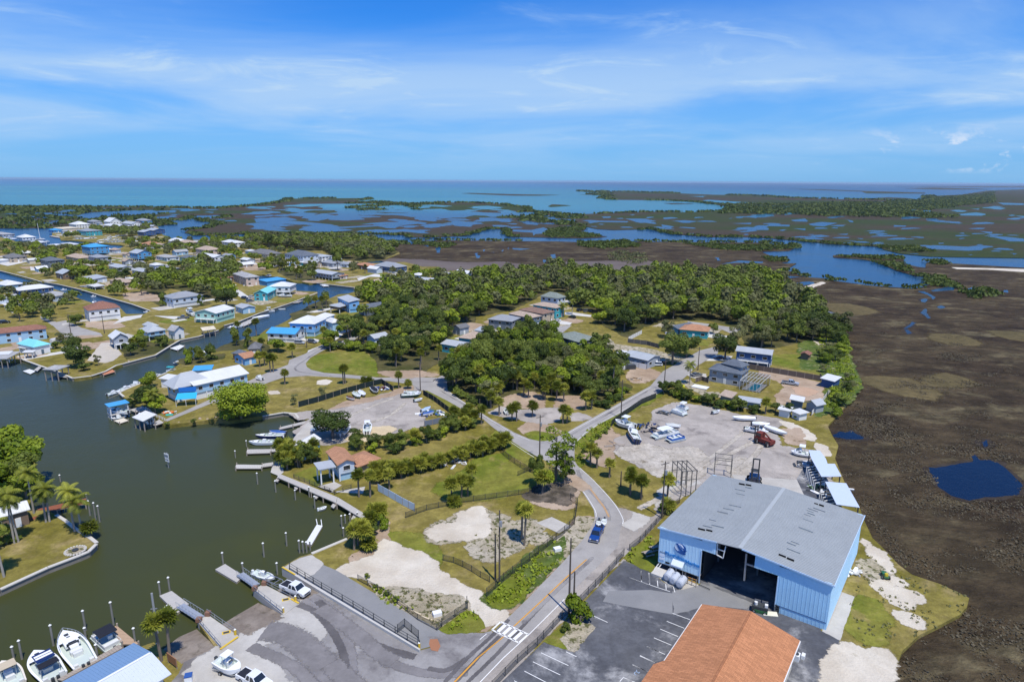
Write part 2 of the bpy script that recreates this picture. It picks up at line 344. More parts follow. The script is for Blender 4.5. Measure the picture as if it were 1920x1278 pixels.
# ------------------------------------------------------------------ water, marsh, land
wm = bpy.data.meshes.new('sea'); wm.from_pydata([(-45000, -60, -1.2), (45000, -60, -1.2), (45000, 42000, -1.2), (-45000, 42000, -1.2)], [], [(0, 1, 2, 3)]); wm.materials.append(WATER)
tag(link_mesh('water', wm), kind='structure')
DEV_S = ('P -80,1345 60,1300 125,1273 262,1212 288,1203 303,1215 340,1243 404,1214 370,1164 389,1151 446,1192 461,1206 540,1156 531,1151 474,1105 494,1094 560,1129 603,1108 '
 '529,1062 562,1043 584,1037 651,1009 691,973 M2 1050,710 560,510 490,480 500,440 580,320 640,250 700,170 800,60 N2 830,850 760,845 700,800 600,790 420,820 130,860 0,850 '
 'N1 1650,870 1450,895 1400,890 1300,800 1150,720 1060,660 1020,620 1080,590 1420,450 1500,400 1540,370 1640,330 1740,310 N2 -40,290 60,240 180,190 300,150 400,120 450,80 '
 'Q2 480,1000 600,960 720,900 780,850 880,800 960,740 1100,690 1200,650 1290,610 1400,600 1500,570 1540,540 1450,530 1200,500 1040,480 960,490 880,470 780,470 700,440 640,415 560,410 430,385 370,390 360,500 500,480 700,500 790,530 820,570 1050,580 1050,600 '
 '820,680 740,710 560,770 400,820 180,910 0,960 N1 1870,85 1700,140 1540,170 1460,215 1330,300 1180,340 1050,375 900,440 780,480 640,500 560,470 490,440 340,390 180,335 100,345 0,345 -250,360 '
 'Q0 -400,600 -20,735 220,790 580,840 700,880 900,960 1050,1010 1350,1060 1420,1130 1620,1130 1690,1095 1480,1020 1100,915 920,860 640,795 470,770 20,650 -500,520 '
 'F1 -200,372 0,370 150,415 G4 -50,495 120,485 400,470 560,560 800,560 1000,520 1080,490 1000,470 640,440 530,425 240,400 110,395 90,345 -20,330 -10,240 100,225 300,190 500,150 560,112 800,108 1060,108 1300,95 1430,100 1440,180 1560,190 1640,320 1730,350 1640,370 '
 'F1 930,385 1050,388 1300,390 G3 0,388 400,380 600,390 900,410 1000,430 1080,500 980,540 800,560 760,580 Q3 0,60 270,50 420,90 560,90 620,130 850,110 960,150 1190,150 1620,110 1700,140 '
 'Q4 80,130 380,165 430,200 620,190 700,130 900,140 1200,150 1500,170 1650,130 1900,220 N5 0,250 110,290 220,400 380,540 410,650 430,800 520,1020 400,1180 P 1552,798 1560,815 1572,835 '
 'M5 300,360 380,560 510,780 540,870 620,1040 B5 720,130 840,260 960,350 1200,430 1350,500 1450,550 1430,630 1370,690 1200,780 1020,870 880,1000 830,1120 810,1290 830,1500 P 1690,1700 -350,1700')
DEV = TW(DEV_S)
sheet('ground', DEV, GRASS, z=0, side=2.4)
LEFTL = sheet('left_bank', 'M1 830,1095 640,960 480,840 420,810 300,780 260,700 300,560 300,270 150,262 0,268 -200,300 B1 -300,600 0,480 820,95', GRASS, z=0, side=2.4)
NEAR_S = ('G3 900,418 1000,412 1100,416 1110,430 1200,430 1205,406 1500,402 1920,408 G1 340,490 500,495 590,500 700,495 840,490 1330,495 1920,500 F3 480,412 620,418 628,435 600,450 440,455 500,480 600,495 590,512 545,515 580,522 640,520 600,545 590,560 690,598 800,605 860,620 1050,645 1290,662 1350,655 1385,640 1470,625 1440,600 1300,588 1200,560 1100,515 1000,495 850,487 '
 '845,475 1000,474 1220,480 1240,490 1245,520 1320,540 1365,545 1370,520 1400,505 1500,520 1920,545 2200,560 P 2300,600 2500,1700 1500,1700 1400,900 1400,600 1000,600 800,540 742,500')
sheet('marsh', TW(NEAR_S, -.7), MARSH, z=-.7, side=1.5)
FAR_S = ('F1 -200,322 290,322 900,308 970,302 930,288 900,280 1040,275 1110,252 1250,248 1280,262 1110,275 1240,298 1180,318 1060,335 1045,350 1110,362 1300,363 1340,355 1500,360 G3 640,352 780,350 1080,360 1120,365 1160,378 1300,380 1560,365 1600,355 1680,330 1780,312 1880,325 1870,345 1920,375 '
 'G1 280,462 520,468 640,462 710,452 560,440 485,425 550,405 560,380 640,398 770,405 960,400 1060,395 1070,405 1200,435 1300,442 1500,458 1700,455 1920,465 G2 300,490 480,510 640,518 870,530 880,550 1000,580 1200,600 1560,608 2100,615 P 2500,480 2500,364 '
 'G2 1920,100 1640,110 1450,140 1210,150 1200,188 900,180 600,175 160,165 G1 1920,150 1500,140 1200,128 830,118 490,112 640,122 740,132 500,138 740,146 670,165 760,178 1150,182 1450,200 1650,235 1600,262 1300,272 1140,268 900,272 560,285 540,292 480,285 300,275 130,265 110,230 0,230 '
 'G3 1860,130 1580,120 1380,118 1200,125 1070,120 1060,112 930,115 760,105 850,92 830,85 240,90 220,110 90,130 0,140 F1 1300,205 1230,212 850,205 400,203 0,203 -200,203')
sheet('marsh', rough_px(TW(FAR_S, -.7), 4, 60, 3), FARM, z=-.7, side=1.5)
for s in ('G3 1540,50 1600,47 1920,56 G1 360,142 200,148 0,147 G3 1700,58', 'G1 270,227 300,212 400,217 440,222 290,232', 'G2 155,97 400,100 720,112 1180,125 1180,132 740,131 700,117 400,106',
          'G2 640,173 900,160 1040,165 1100,173 900,172', 'G2 1000,93 1250,87 1600,96 1660,101 1300,102', 'G1 1140,203 1300,207 1360,209 1200,212', 'G1 1500,262 1620,262 1560,270', 'G2 900,78 1900,76 2600,78 2600,88 1500,84'):
    sheet('marsh_island', TW(s, -.7), FARM, z=-.7, side=1)
MUDE = ground('dark_mud_margin', (.035, .026, .02), (.05, .04, .03), None, s1=.1, fine=.4, fs=1)
PONDS = '''G3 20,235 90,235 100,262 0,268|G3 150,262 210,250 400,265 570,285 560,295 430,290 350,285 180,278|G3 390,225 500,200 560,210 740,238 690,255 560,250 520,235|G3 200,150 330,130 600,128 920,128 910,140 420,145
G3 80,175 300,168 520,172 800,160 800,168 560,178|G3 830,205 1000,198 1180,200 1320,190 1400,180 1540,178 1700,170 1600,190 1900,200 1920,210 1640,215 1560,232 1230,235 1100,215 850,210|G3 940,160 1150,162 1200,170 1000,175
G3 1160,140 1330,135 1480,145 1400,152|G3 970,270 1120,260 1220,278 1100,290 1000,288|G3 480,305 700,298 960,285 980,292 760,305 500,318|G3 770,345 1000,325 1110,335 1000,350|G3 0,220 130,210 120,222 0,232
G1 0,275 110,270 240,275 110,300 0,300|G1 40,335 110,335 220,355 190,368 110,362|G1 0,402 140,405 240,385 265,400 255,430 180,435 160,445 150,425 0,415|G1 265,315 310,305 330,320 480,325 470,337 290,335|G1 520,333 870,338 860,348 600,345
G1 850,320 1000,320 1085,338 970,352 930,345|G1 670,305 740,303 735,315 680,315|G1 1110,362 1220,378 1190,392 1140,385|G1 1660,355 1800,350 1790,362|G1 1790,390 1850,370 1920,370 1920,405 1800,405|G1 1620,400 1720,405 1700,412
G1 1330,152 1450,150 1440,160|G1 1140,190 1380,190 1480,178 1830,203 1800,210 1500,200 1300,207|G1 1780,220 1920,218 1920,235 1790,230|G1 1650,240 1760,240 1750,252
G2 0,220 200,232 150,245 0,238|G2 10,280 145,282 140,292|G2 180,330 280,320 290,342 200,340|G2 300,360 400,345 520,352 420,378 330,372|G2 570,322 640,335 630,348|G2 0,362 160,366 160,378 0,375|G2 180,392 290,395 285,408
G2 935,368 1040,372 1035,380 940,380|G2 1440,285 1560,272 1640,285 1600,298 1460,296|G2 1730,200 1920,205 1920,218 1760,215|G2 1860,298 1920,300 1920,312|G2 1520,245 1590,245 1580,252
G2 1190,530 1230,518 1500,530 1620,540 1600,555 1500,560 1200,548|G2 1580,412 1680,420 1670,435|G2 1620,448 1780,455 1920,470 1920,490 1820,490 1700,462|G2 320,445 400,440 470,452 380,460|G2 515,438 600,432 590,442
G2 560,482 670,488 660,494|G2 670,465 715,468 700,474|G2 1800,575 1880,582 1840,590|F1 170,235 320,238 350,248 180,245|F1 330,262 450,250 480,238 690,225 860,222 920,235 860,250 700,252 560,262 480,270|F1 230,290 300,292 290,308 240,305|F1 60,262 220,258 210,268 80,270
F1 1430,270 1510,272 1500,290 1440,288|F1 1590,195 1800,188 1890,190 1700,205|F1 1130,218 1240,216 1200,224|F1 950,245 1010,245 980,252|F1 160,218 220,220 200,226
F3 180,488 205,490 215,505 195,505|F3 215,525 320,505 460,512 450,520 300,518|F3 370,562 440,575 500,590 480,595 400,580|F3 640,632 680,625 735,625 740,637 660,647|F3 580,590 680,598 600,604|F3 1595,680 1610,660 1630,655 1660,670 1665,690 1600,690|F3 1685,660 1715,660 1700,672
N5 1010,210 1060,210 1165,260 1140,280 1090,240|N5 1030,280 1060,272 1090,275 1075,305 1035,300|N5 1180,345 1210,330 1240,345 1205,358|N5 1035,395 1060,360 1090,360 1085,395 1115,435 1100,445|N5 930,500 960,470 990,480 960,505 910,530 890,530
N5 895,540 920,535 960,570 915,575|N5 1110,200 1280,170 1320,180 1310,200 1140,212|N5 1740,200 1780,200 1780,222 1745,215|N5 0,135 80,125 100,150 10,155
M5 1100,435 1160,440 1300,415 1480,390 1470,340 1500,330 1540,375 1620,375 1700,400 1780,460 1900,590 1870,670 1700,690 1580,690 1450,720 1300,680 1190,610 1140,530|M5 280,160 340,130 400,140 440,120 480,150 540,175 540,195 400,200 290,175|M5 1550,220 1600,200 1610,250 1580,275
Q3 870,-5 915,-5 905,18 890,18|Q3 1450,30 1475,35 1480,55 1460,58|Q3 1520,-5 1560,0 1555,25 1530,20|Q3 1530,95 1560,90 1590,125 1550,130|G3 1345,460 1385,450 1380,495 1355,495|G3 1250,440 1310,437 1290,450|G3 1640,500 1660,495 1670,530 1655,535|G1 0,540 150,545 60,555 10,550|G1 285,590 325,585 320,620|G1 1520,610 1560,615 1555,635
G3 1700,475 1720,470 1710,485|G3 1765,490 1800,492 1780,500|G3 1840,480 1860,470 1850,490|G3 1880,460 1900,455 1895,470'''
PW = []
def auto_ponds():
    "small creeks and pools scattered over the far marsh"
    q = random.Random(12); out = []
    for cr, n, box, wr in (('G3', 120, (0, 1900, 150, 340), (20, 130)), ('G1', 50, (0, 1900, 290, 440), (16, 80)), ('G2', 70, (0, 1900, 190, 600), (14, 80)), ('F1', 44, (0, 1300, 212, 312), (14, 60))):
        for i in range(n):
            x, y = q.uniform(box[0], box[1]), q.uniform(box[2], box[3]); a = q.uniform(*wr); b = a*q.uniform(.05, .12)+1.2; sl = q.uniform(-.06, .06)
            out.append(cr+' '+' '.join('%.1f,%.1f' % (x+a*math.cos(t)*(1+.35*math.sin(3*t+i)), y+b*math.sin(t)*(1+.3*math.cos(2*t+i))+a*math.cos(t)*sl) for t in [2*math.pi*k/11 for k in range(11)]))
    return out
_far = TW(FAR_S, -.66); PA = [s for s in auto_ponds() if all(inpoly(p.x, p.y, _far) for p in TW(s, -.66))]
for k, s in enumerate(PONDS.replace('\n', '|').split('|')+PA):
    pts = TW(s, -.66); PW.append(pts); dist = sum(p.y for p in pts)/len(pts)
    sheet('pond', rough_px(pts, min(7, dist*.0018), max(1.2, dist*.012), k), WATER, z=-.66)
    if k < 90 and dist < 420: sheet('pond_margin', [c_+(p-c_)*1.0+(p-c_).normalized()*1.3 for c_ in [sum(pts, Vector())/len(pts)] for p in rough_px(pts, 1.0, 2, k)], MUDE, z=-.668)
for s, m in (('Q4 0,60 500,40 950,80 900,130 620,135 200,120 0,100', MUD), ('F2 200,490 700,520 900,515 1240,560 900,580 560,560 400,545', MUD), ('F2 1230,520 1700,505 1880,545 1700,575 1400,575 1250,560', MUD),
             ('Q4 400,165 620,155 640,195 430,200', YELM), ('N5 1200,590 1300,590 1430,640 1350,655 1250,630', YELM), ('N5 1630,550 1920,570 1920,620 1750,590', YELM), ('N5 150,310 400,320 600,380 420,400 250,350', YELM),
             ('N5 1140,1010 1290,930 1400,980 1350,1010', YELM), ('N5 600,960 900,970 1100,1110 900,1080 640,1000', YELM)):
    sheet('marsh_flat', rough_px(TW(s, -.68), 3, 8, 5), m, z=-.68, soft=9)
sheet('sand_bar', 'N5 0,190 60,165 190,130 215,140 100,180 0,215', SAND, z=-.64, rough=.5)
sheet('shell_bank', 'N5 1300,5 1920,20 1920,45 1600,25 1350,20', SAND, z=-.6, rough=.6, step=5)

# ------------------------------------------------------------------ what lies on the land
def S(name, s, mat, lvl=1, rough=0.0, step=1.2): return sheet(name, s, mat, lvl=lvl, rough=rough, step=step)
# roads
ROAD = ('B3 180,1400 430,1010 560,860 700,715 860,560 1180,230 1330,60 M3 1400,960 1440,880 1430,800 1330,640 1230,560 1160,480 1060,400 920,330 800,260 690,185 560,90 480,20 N3 320,770 180,690 0,600 '
        'N2 1780,600 1700,550 1500,520 1230,500 1000,485 800,475 600,490 480,530 350,580 100,680 0,715 N1 1860,690 1430,865 1410,850 1860,650 N2 0,640 300,520 480,440 640,380 650,340 780,290 880,235 960,200 1100,180 1320,60 1290,30 1350,25 '
        '1330,70 1180,190 1080,215 960,250 920,270 830,320 790,370 800,400 840,425 950,450 1150,465 1400,490 1700,490 1917,490 N3 50,530 60,510 170,450 175,560 180,600 290,680 420,760 560,850 750,960 880,1015 1000,1035 1080,1010 1180,970 1320,890 1500,790 1917,560 '
        'N4 560,620 880,440 1010,410 1040,430 1030,470 860,570 740,680 560,790 0,1080 M3 1290,210 1265,260 1265,380 1290,420 1520,640 1640,780 1690,880 1660,960 B3 1640,110 1200,540 870,860 420,1290 P 860,1360 800,1500')
S('shoulder', 'B3 420,1290 870,860 1200,540 1640,110 M3 1660,960 1690,880 1640,790 1760,800 1917,790 M4 40,790 120,760 290,640 450,560 650,500 690,530 430,700 380,720 270,860 0,1160 -80,1250 B3 1690,190 1160,720 990,900 600,1290 P 905,1420 860,1420', GRAVEL, 2, .35)
soft_ribbon('drive_strip', 'M3 1700,960 1830,880 M4 110,800 250,690 420,590 600,540', 6, CONC, 3, .5)
S('verge', 'B3 480,850 870,520 1180,210 1330,60 M3 1400,960 1440,870 1300,860 1230,980 1090,1090 1180,1240 B3 1020,120 880,300 640,640', DIRT, 2, .6)
S('road', ROAD, ASPH, 4)
S('driveway', 'M3 1090,1090 1230,980 1300,870 1420,880 1390,960 1330,1064 1180,1210 1120,1140', SANDW, 3, .5)
S('verge', 'B3 510,560 560,480 760,300 900,200 1100,60 1180,20 1200,180 1000,360 850,530 760,600 620,640', WEEDS, 3, .7)
S('lawn', 'B3 510,560 640,430 760,340 860,430 800,560 740,610 620,640', LUSH, 4, .5)
S('dirt_patch', 'M3 1190,500 1240,480 1400,610 1330,640 1230,570', DIRT, 5, .3)
S('verge', 'M3 1270,260 1380,120 1600,0 N3 1800,650 1917,590 N4 560,800 480,860 200,1000 N3 1640,830 1560,900 1450,1000 1340,1080 1310,1200 M3 1300,360 1370,420 1330,460 1290,420 1265,380', LUSH, 3, .7)
S('verge', 'N3 690,1000 760,1050 870,1130 920,1180 900,1270 700,1110', LUSH, 3, .7)
S('verge', 'N3 0,610 60,620 320,790 360,830 150,740 0,650', LUSH, 3, .5)
S('verge', 'N3 840,970 930,950 1060,970 1110,985 1060,1020 1000,1030 880,1010', LUSH, 5, .4)
S('lawn', 'M3 180,640 480,400 620,340 780,460 900,500 900,600 700,640 400,690', LUSH, 2, 2, 4)
S('lawn', 'N2 790,410 800,360 900,300 1250,250 1380,350 1400,480 1150,460 950,445', LUSH, 3, .5)
S('lawn', 'N2 350,590 640,480 900,475 1300,500 1400,530 760,730 430,780 380,650', GRASS, 3, .3)
S('dirt_patch', 'N2 1400,440 1560,440 1740,430 1917,470 1700,490 1550,490', DIRT, 5, .8)
S('bare_patch', 'N2 900,520 960,510 1000,520 970,550 900,545', SAND, 4, .5)
S('bare_patch', 'N2 480,610 540,605 560,625 500,632', SAND, 4, .5)
# launch ramp lot
S('launch_lot', 'P 335,1262 345,1240 404,1214 446,1192 461,1206 540,1156 560,1129 603,1108 B2 1770,1000 1917,960 B3 0,880 120,835 480,850 560,830 600,1000 180,1400 P 800,1500 200,1500 300,1300', ASPHR, 3)
if 1: S('launch_apron', 'B2 60,985 210,880 290,945 640,715 600,690 740,590 860,660 940,790 900,900 760,850 640,760 520,860 420,960 480,1100 700,1290 P 530,1400 440,1400 400,1300 350,1260 413,1215', CONC, 4, .8)
WORN2 = ground('worn_asphalt', (.18, .168, .163), (.225, .21, .205), None, s1=.12, s3=.3, fine=.22, fs=1.5, bumpd=.01)
for s_, w_ in (('B2 420,830 620,860 800,980 960,1140 1080,1290 1150,1450', 8), ('B2 300,960 520,1050 700,1150 850,1290 950,1450', 3.5), ('B2 760,560 900,650 1040,760 1130,900 1180,1060 1180,1290 1160,1450', 3.2), ('B2 830,520 1000,640 1150,790 1300,950 1480,1080 1700,1170 1930,1200 2200,1180', 3.0), ('B2 880,560 1080,740 1300,900 1500,990 1750,1060', 2.4),
   ('B2 720,600 860,660 960,760 1060,900 1130,1100 1100,1290', 2.2), ('B2 900,620 1100,760 1280,900 1400,1010 1560,1110', 5), ('B3 0,1150 150,1170 250,1130 350,1060', 1.6), ('B3 230,1290 450,1050 640,860', 1.2), ('B3 330,1290 560,1070 760,860 1000,600 1300,300', 1.1), ('B3 140,1290 330,1080 520,910 720,720', 1.2), ('B2 1000,1100 1100,1200 1250,1330', 6)):
    soft_ribbon('tyre_worn_strip', s_, w_, WORN if w_ < 3 else WORN2, 5, .35)
for s_, w_ in (('M3 1560,900 1540,800 1440,680 1330,560 1290,450', 1.6), ('B3 1450,180 1100,500 800,790', 1.4), ('N3 1200,1000 1500,830 1917,590', 1.4), ('N2 1917,530 1400,510 900,465 700,420 800,330 950,230', 1.4), ('N3 100,590 450,800 800,1000', 1.2)): soft_ribbon('tyre_track', s_, w_, ASPHR, 5, .3)
for s_, w_ in (('M4 60,800 300,680 520,560 700,430 900,300 1100,200', 3), ('M4 300,600 700,350 1000,120', 2.5), ('M4 900,480 1100,300 1150,120', 3), ('N2 1560,660 1300,760 1000,900 850,980', 2.5), ('N2 1650,700 1500,820 1250,900', 2.5)): soft_ribbon('vehicle_track', s_, w_, RUBBLE, 5, .3)
S('service_lane', 'P 531,1063 562,1045 584,1039 B2 950,270 1050,310 1200,400 1400,520 1700,700 1917,800 B3 0,745 120,830 100,880 0,880 B2 1917,950 1770,990 930,485', ASPHP, 4)
S('service_lane', 'B2 620,285 740,215 840,190 930,260 860,340 780,370', CONC, 5, .2)
S('rust_stain', 'B3 35,905 90,905 105,960 90,1000 50,990 30,940', plain('orange_rubber', (.33, .15, .08), .9), 6, .1)
# sandy lots
S('sand_lot', 'B2 1460,60 1620,120 1800,180 1860,250 1917,300 B3 60,300 250,430 500,560 650,640 640,720 480,780 400,700 340,640 300,560 0,510 B2 1700,490 1500,450 1200,345 1080,310 1200,260 1400,200', SAND, 3, .7)
S('sand_lot', 'B2 1500,470 1917,520 B3 300,570 345,660 120,830 B2 1700,680 1400,520', SANDW, 4, .6)
S('lawn', 'B3 120,820 345,665 440,700 490,800 400,830 200,845', LUSH, 5, .3)
S('sand_lot', 'M3 20,990 120,940 250,910 280,830 450,780 520,840 560,890 680,860 740,910 880,900 960,940 920,1000 1080,1060 1020,1080 840,1050 760,1100 690,1180 480,1200 350,1130 420,1060 230,1050 80,1040', SANDW, 3, 1.2)
S('sand_lot', 'M3 30,990 250,910 290,835 450,785 510,850 490,920 560,960 500,1030 380,1040 230,1048 80,1035', SAND, 4, .9)
S('lawn', 'M2 1480,1010 1750,1010 1917,1150 1900,1278 1800,1180 1560,1080', LUSH, 2, .8)
S('concrete_pad', 'M3 940,910 1070,860 1240,940 1130,1000', CONC, 5)
S('dirt_patch', 'M2 1330,880 1460,900 1500,1050 1400,1200 1200,1250 1180,1180 1380,1150 1430,1000', DIRT, 2, .7)
S('dirt_patch', 'M3 1000,640 1220,560 1300,680 1250,780 1020,760 880,700', DIRT, 2, 1)
# parking lot and warehouse yard
S('parking_lot', 'P 900,1420 B3 620,1290 1180,760 1690,230 1760,250 B4 0,240 190,330 300,420 600,440 700,300 P 1450,1040 B4 1700,700 1640,830 1800,890 1800,980 1690,1290 P 1545,1600 850,1600', ASPHD, 3)
S('asphalt_patch', 'B3 1510,580 1560,490 1917,480 B4 370,510 370,690 0,625', ASPHP, 4)
S('asphalt_patch', 'B4 380,500 620,440 720,460 1060,600 1000,640 640,600 500,660 380,690', ASPHP, 4, .2)
S('concrete_path', 'H2 1390,370 1650,460 1500,850 1390,1240 1080,1080 1200,800', CONC, 4, .12)
S('rubble_bed', 'B3 1060,900 1200,780 1380,770 1430,800 1260,1000 1100,930', SANDW, 5, .3)
S('verge', 'B3 1010,920 1170,790 1210,800 1130,900 1200,985 1100,950', LUSH, 6, .2)
S('verge', 'B3 1700,210 1917,20 B4 250,180 190,330 0,240 B3 1760,240', LUSH, 4, .4)
S('asphalt_patch', 'B4 190,330 240,290 600,440 450,480 340,440', CONC, 5)
for s in ('B5 540,60 640,130 700,160 770,250 780,330 740,290 660,210 600,120', 'B5 800,380 900,430 860,445 780,390', 'B5 770,480 1000,510 1040,560 940,580 900,610 820,590 780,530', 'B5 820,670 920,700 1020,780 900,760', 'B5 660,430 760,430 770,460 700,480'):
    S('bare_patch', s, SAND, 4, .8)
S('bare_patch', 'B5 560,260 660,210 760,320 820,520 760,500 640,400', SANDW, 3, 1)
S('sand_lot', 'B5 350,1000 480,930 560,1020 700,1020 780,1100 740,1200 720,1400 200,1400 300,1120', SAND, 3, .9)
S('lawn', 'B5 430,570 540,560 700,700 640,900 480,860 420,720', LUSH, 3, 1.2)
S('storage_yard', 'N4 500,960 660,880 950,930 1250,1000 1500,1020 1640,1060 M4 1200,100 1260,200 1300,260 1600,300 1700,500 1750,770 1480,670 1000,620 640,520 400,540 250,490 60,400 -90,320 -100,200 120,120 200,60', GRAVEL, 3, .8)
S('rubble_ground', 'M4 -60,270 150,250 330,300 560,260 650,400 620,500 450,540 280,500 60,390 -100,310', RUBBLE, 4, 1.2)
S('rubble_ground', 'M4 860,380 960,350 1050,400 1040,520 880,520', RUBBLE, 4, .8)
S('concrete_apron', 'M4 880,500 1100,520 1450,545 1500,720 1000,640', CONC, 5, .2)
for s in ('M4 1290,40 1390,60 1480,100 1580,160 1580,210 1500,190 1380,110 1300,60', 'M4 1600,230 1680,260 1720,340 1660,340 1610,270'): S('bare_patch', s, SAND, 4, .5)
S('dirt_patch', 'M4 1280,120 1450,100 1520,170 1480,230 1380,230', DIRT, 4, .8)
S('dirt_patch', 'N3 1290,1090 1430,1000 1560,930 1620,1010 1560,1180 1520,1240 1360,1180', DIRT, 2, 1.2)
S('dirt_patch', 'M3 1380,400 1640,500 1917,620 1917,850 1640,740 1420,560 1330,460', GRASS, 4, .8)
# middle boat yard
S('boat_yard', 'N2 660,800 800,780 1000,770 1540,610 1640,580 1700,560 1780,590 1700,620 1710,690 1800,810 1800,900 1600,950 1150,1030 1000,1060 870,1060 700,950 800,880 830,840 740,850', GRAVEL, 3, .5)
S('boat_yard', 'N2 1000,760 1350,690 1700,600 1700,560 1540,600 1540,620 1360,660 1150,690', DIRT, 4, .6)
S('sand_lot', 'N2 1150,1010 1300,920 1500,905 1560,930 1450,990 1200,1060', ground('yellow_sand', (.55, .44, .27), (.60, .50, .34), None, fine=.15), 5, .5)
S('quay', 'M2 490,480 500,440 580,320 640,250 700,170 800,60 900,0 940,60 900,110 880,200 640,330 600,400 600,480 560,510', CONC, 5)
S('lawn', 'M2 700,500 880,430 940,570 900,600', LUSH, 3, .3)
S('terrace', 'M2 890,600 1040,560 1100,590 1000,650 1180,620 1300,600 1280,660 1060,650', CONC, 4)
# clearing at the fork
S('gravel_clearing', 'N3 540,790 640,740 760,770 950,765 1110,755 1140,800 1110,860 1000,890 900,870 800,850 600,810', GRAVEL, 3, .6)
S('gravel_clearing', 'N3 1230,800 1300,790 1400,830 1330,860 1250,860', GRAVEL, 3, .4)
S('dirt_patch', 'N3 790,930 870,880 1050,900 1150,960 930,950 840,970', DIRT, 4, .5)
S('dirt_patch', 'N3 650,660 900,620 1000,650 980,760 700,740', DIRT, 2, 1)
S('dirt_patch', 'N3 1130,660 1300,650 1320,740 1200,760 1110,740', DIRT, 2, 1)
# lots along the right-hand road
S('dirt_lot', 'N4 250,650 300,600 420,590 570,640 540,665 400,720 320,720 260,690', DIRT, 3, .5)
S('sandy_lane', 'N4 0,340 110,345 150,390 400,420 500,440 700,500 850,500 760,560 620,530 480,470 160,440 60,410 0,400', SANDW, 3, .5)
S('dirt_lot', 'N4 1390,615 1600,640 1910,720 1917,850 1700,880 1560,900 1540,820 1620,760 1540,700 1400,660', DIRT, 3, .6)
S('bare_patch', 'N4 1680,760 1800,760 1880,790 1800,830 1700,810', ground('pink_dirt', (.52, .36, .25), (.45, .30, .20), None, fine=.15), 4, .6)
S('street', 'N4 770,190 960,215 1230,255 1225,290 1150,300 1060,260 950,235 780,210', ASPH, 4)
S('driveway', 'N4 930,530 990,480 1160,490 1120,530', CONCW, 4)
S('driveway', 'N4 730,630 930,640 940,690 870,690 800,670', CONC, 4)
S('driveway', 'N4 690,700 780,690 940,800 1040,800 1060,840 940,840 820,780', SANDW, 4, .3)
S('driveway', 'N4 940,290 1080,305 1060,325 940,310', CONCW, 4)
S('lawn', 'N4 1500,480 1917,470 1917,640 1520,560', LUSH, 2, .8)
S('lawn', 'N4 400,240 540,240 600,330 420,310', GRASS, 2, .5)
S('marsh_verge', 'N5 0,650 380,560 430,800 520,1020 400,1170 150,1278 250,980 150,880 0,880', WEEDS, 2, .8)
S('bare_patch', 'N5 120,635 150,640 240,665 200,685', SAND, 3, .4)
S('street', 'Q3 1440,660 1480,640 1600,600 1700,590 1640,640 1560,700 1500,720', ASPH, 4)
for s in ('Q3 1350,580 1400,585 1590,625 1560,640 1340,610', 'Q3 1430,530 1500,530 1700,570 1680,590 1440,560', 'Q3 1640,480 1700,480 1870,505 1860,520 1640,500'): S('driveway', s, CONCW, 4)
S('lawn', 'Q3 1420,560 1600,595 1560,612 1420,580', LUSH, 3)
# far-shore neighbourhood streets and drives
S('street', 'O1 430,1030 560,1005 620,1030 700,1070 860,1115 880,1140 760,1150 690,1140 600,1190 560,1150', ASPH, 3)
S('street', 'G5 600,420 700,440 760,500 840,500 780,560 700,500 620,470', ASPH, 3)
S('driveway', 'N1 750,345 870,195 960,190 1040,290 960,350 900,365', ground('shell_drive', (.50, .45, .38), (.44, .40, .34), None, fine=.12), 3, .2)
S('driveway', 'G5 1000,800 1080,740 1200,710 1500,705 1520,725 1200,760 1020,820', DIRT, 4, .3)
S('driveway', 'G5 60,250 300,320 300,370 170,370 70,310', CONC, 3)
S('driveway', 'G5 920,530 1080,490 1350,460 1340,490 1080,520 940,560', CONC, 4)
for s in ('Q2 60,560 160,560 270,630 280,660 200,650', 'Q2 1220,980 1270,935 1480,945 1540,950 1440,985 1270,960', 'Q2 1240,1000 1440,1010 1380,1030 1250,1020', 'Q2 1160,1030 1330,1060 1260,1120 1190,1100', 'Q2 950,1240 1130,1170 1110,1200 980,1278 940,1278',
          'Q0 0,570 80,545 280,515 410,525 300,545 90,590', 'Q0 340,600 480,625 480,650 350,640', 'Q1 540,1150 840,1160 760,1190', 'Q1 1300,840 1380,800 1460,800 1420,830 1320,860', 'Q1 80,740 380,760 380,790 80,770', 'Q1 80,1240 200,1160 400,1140 380,1170', 'Q2 660,250 800,265 900,280 840,300 680,290',
          'Q0 1290,710 1560,720 1580,740 1300,730', 'Q1 1540,540 1640,540 1700,570 1560,580', 'Q2 1500,430 1700,380 1860,400 1840,420 1640,410 1520,455', 'Q0 0,1010 100,980 310,1040 320,1060 120,1050'):
    S('driveway', s, CONCW, 4, .2)
S('dirt_lot', 'Q1 200,900 420,880 560,930 620,980 300,990 230,950', DIRT, 3, 1)
S('dirt_lot', 'Q1 1560,580 1720,570 1840,600 1740,640 1560,640', DIRT, 3, .8)
S('dirt_lot', 'O1 750,1020 1000,1010 1060,1060 900,1080 760,1060', DIRT, 3, .8)
S('street', 'Q3 0,200 140,200 240,230 400,250 360,270 200,240 0,230', ASPH, 3, .3)
S('canal_lawn', 'Q1 450,660 980,740 960,800 640,790 480,730', LUSH, 3, .8)
WHITE = plain('white_road_paint', (.74, .73, .70), .8, var=.1); YEL = plain('yellow_road_paint', (.62, .30, .04), .8, var=.15)
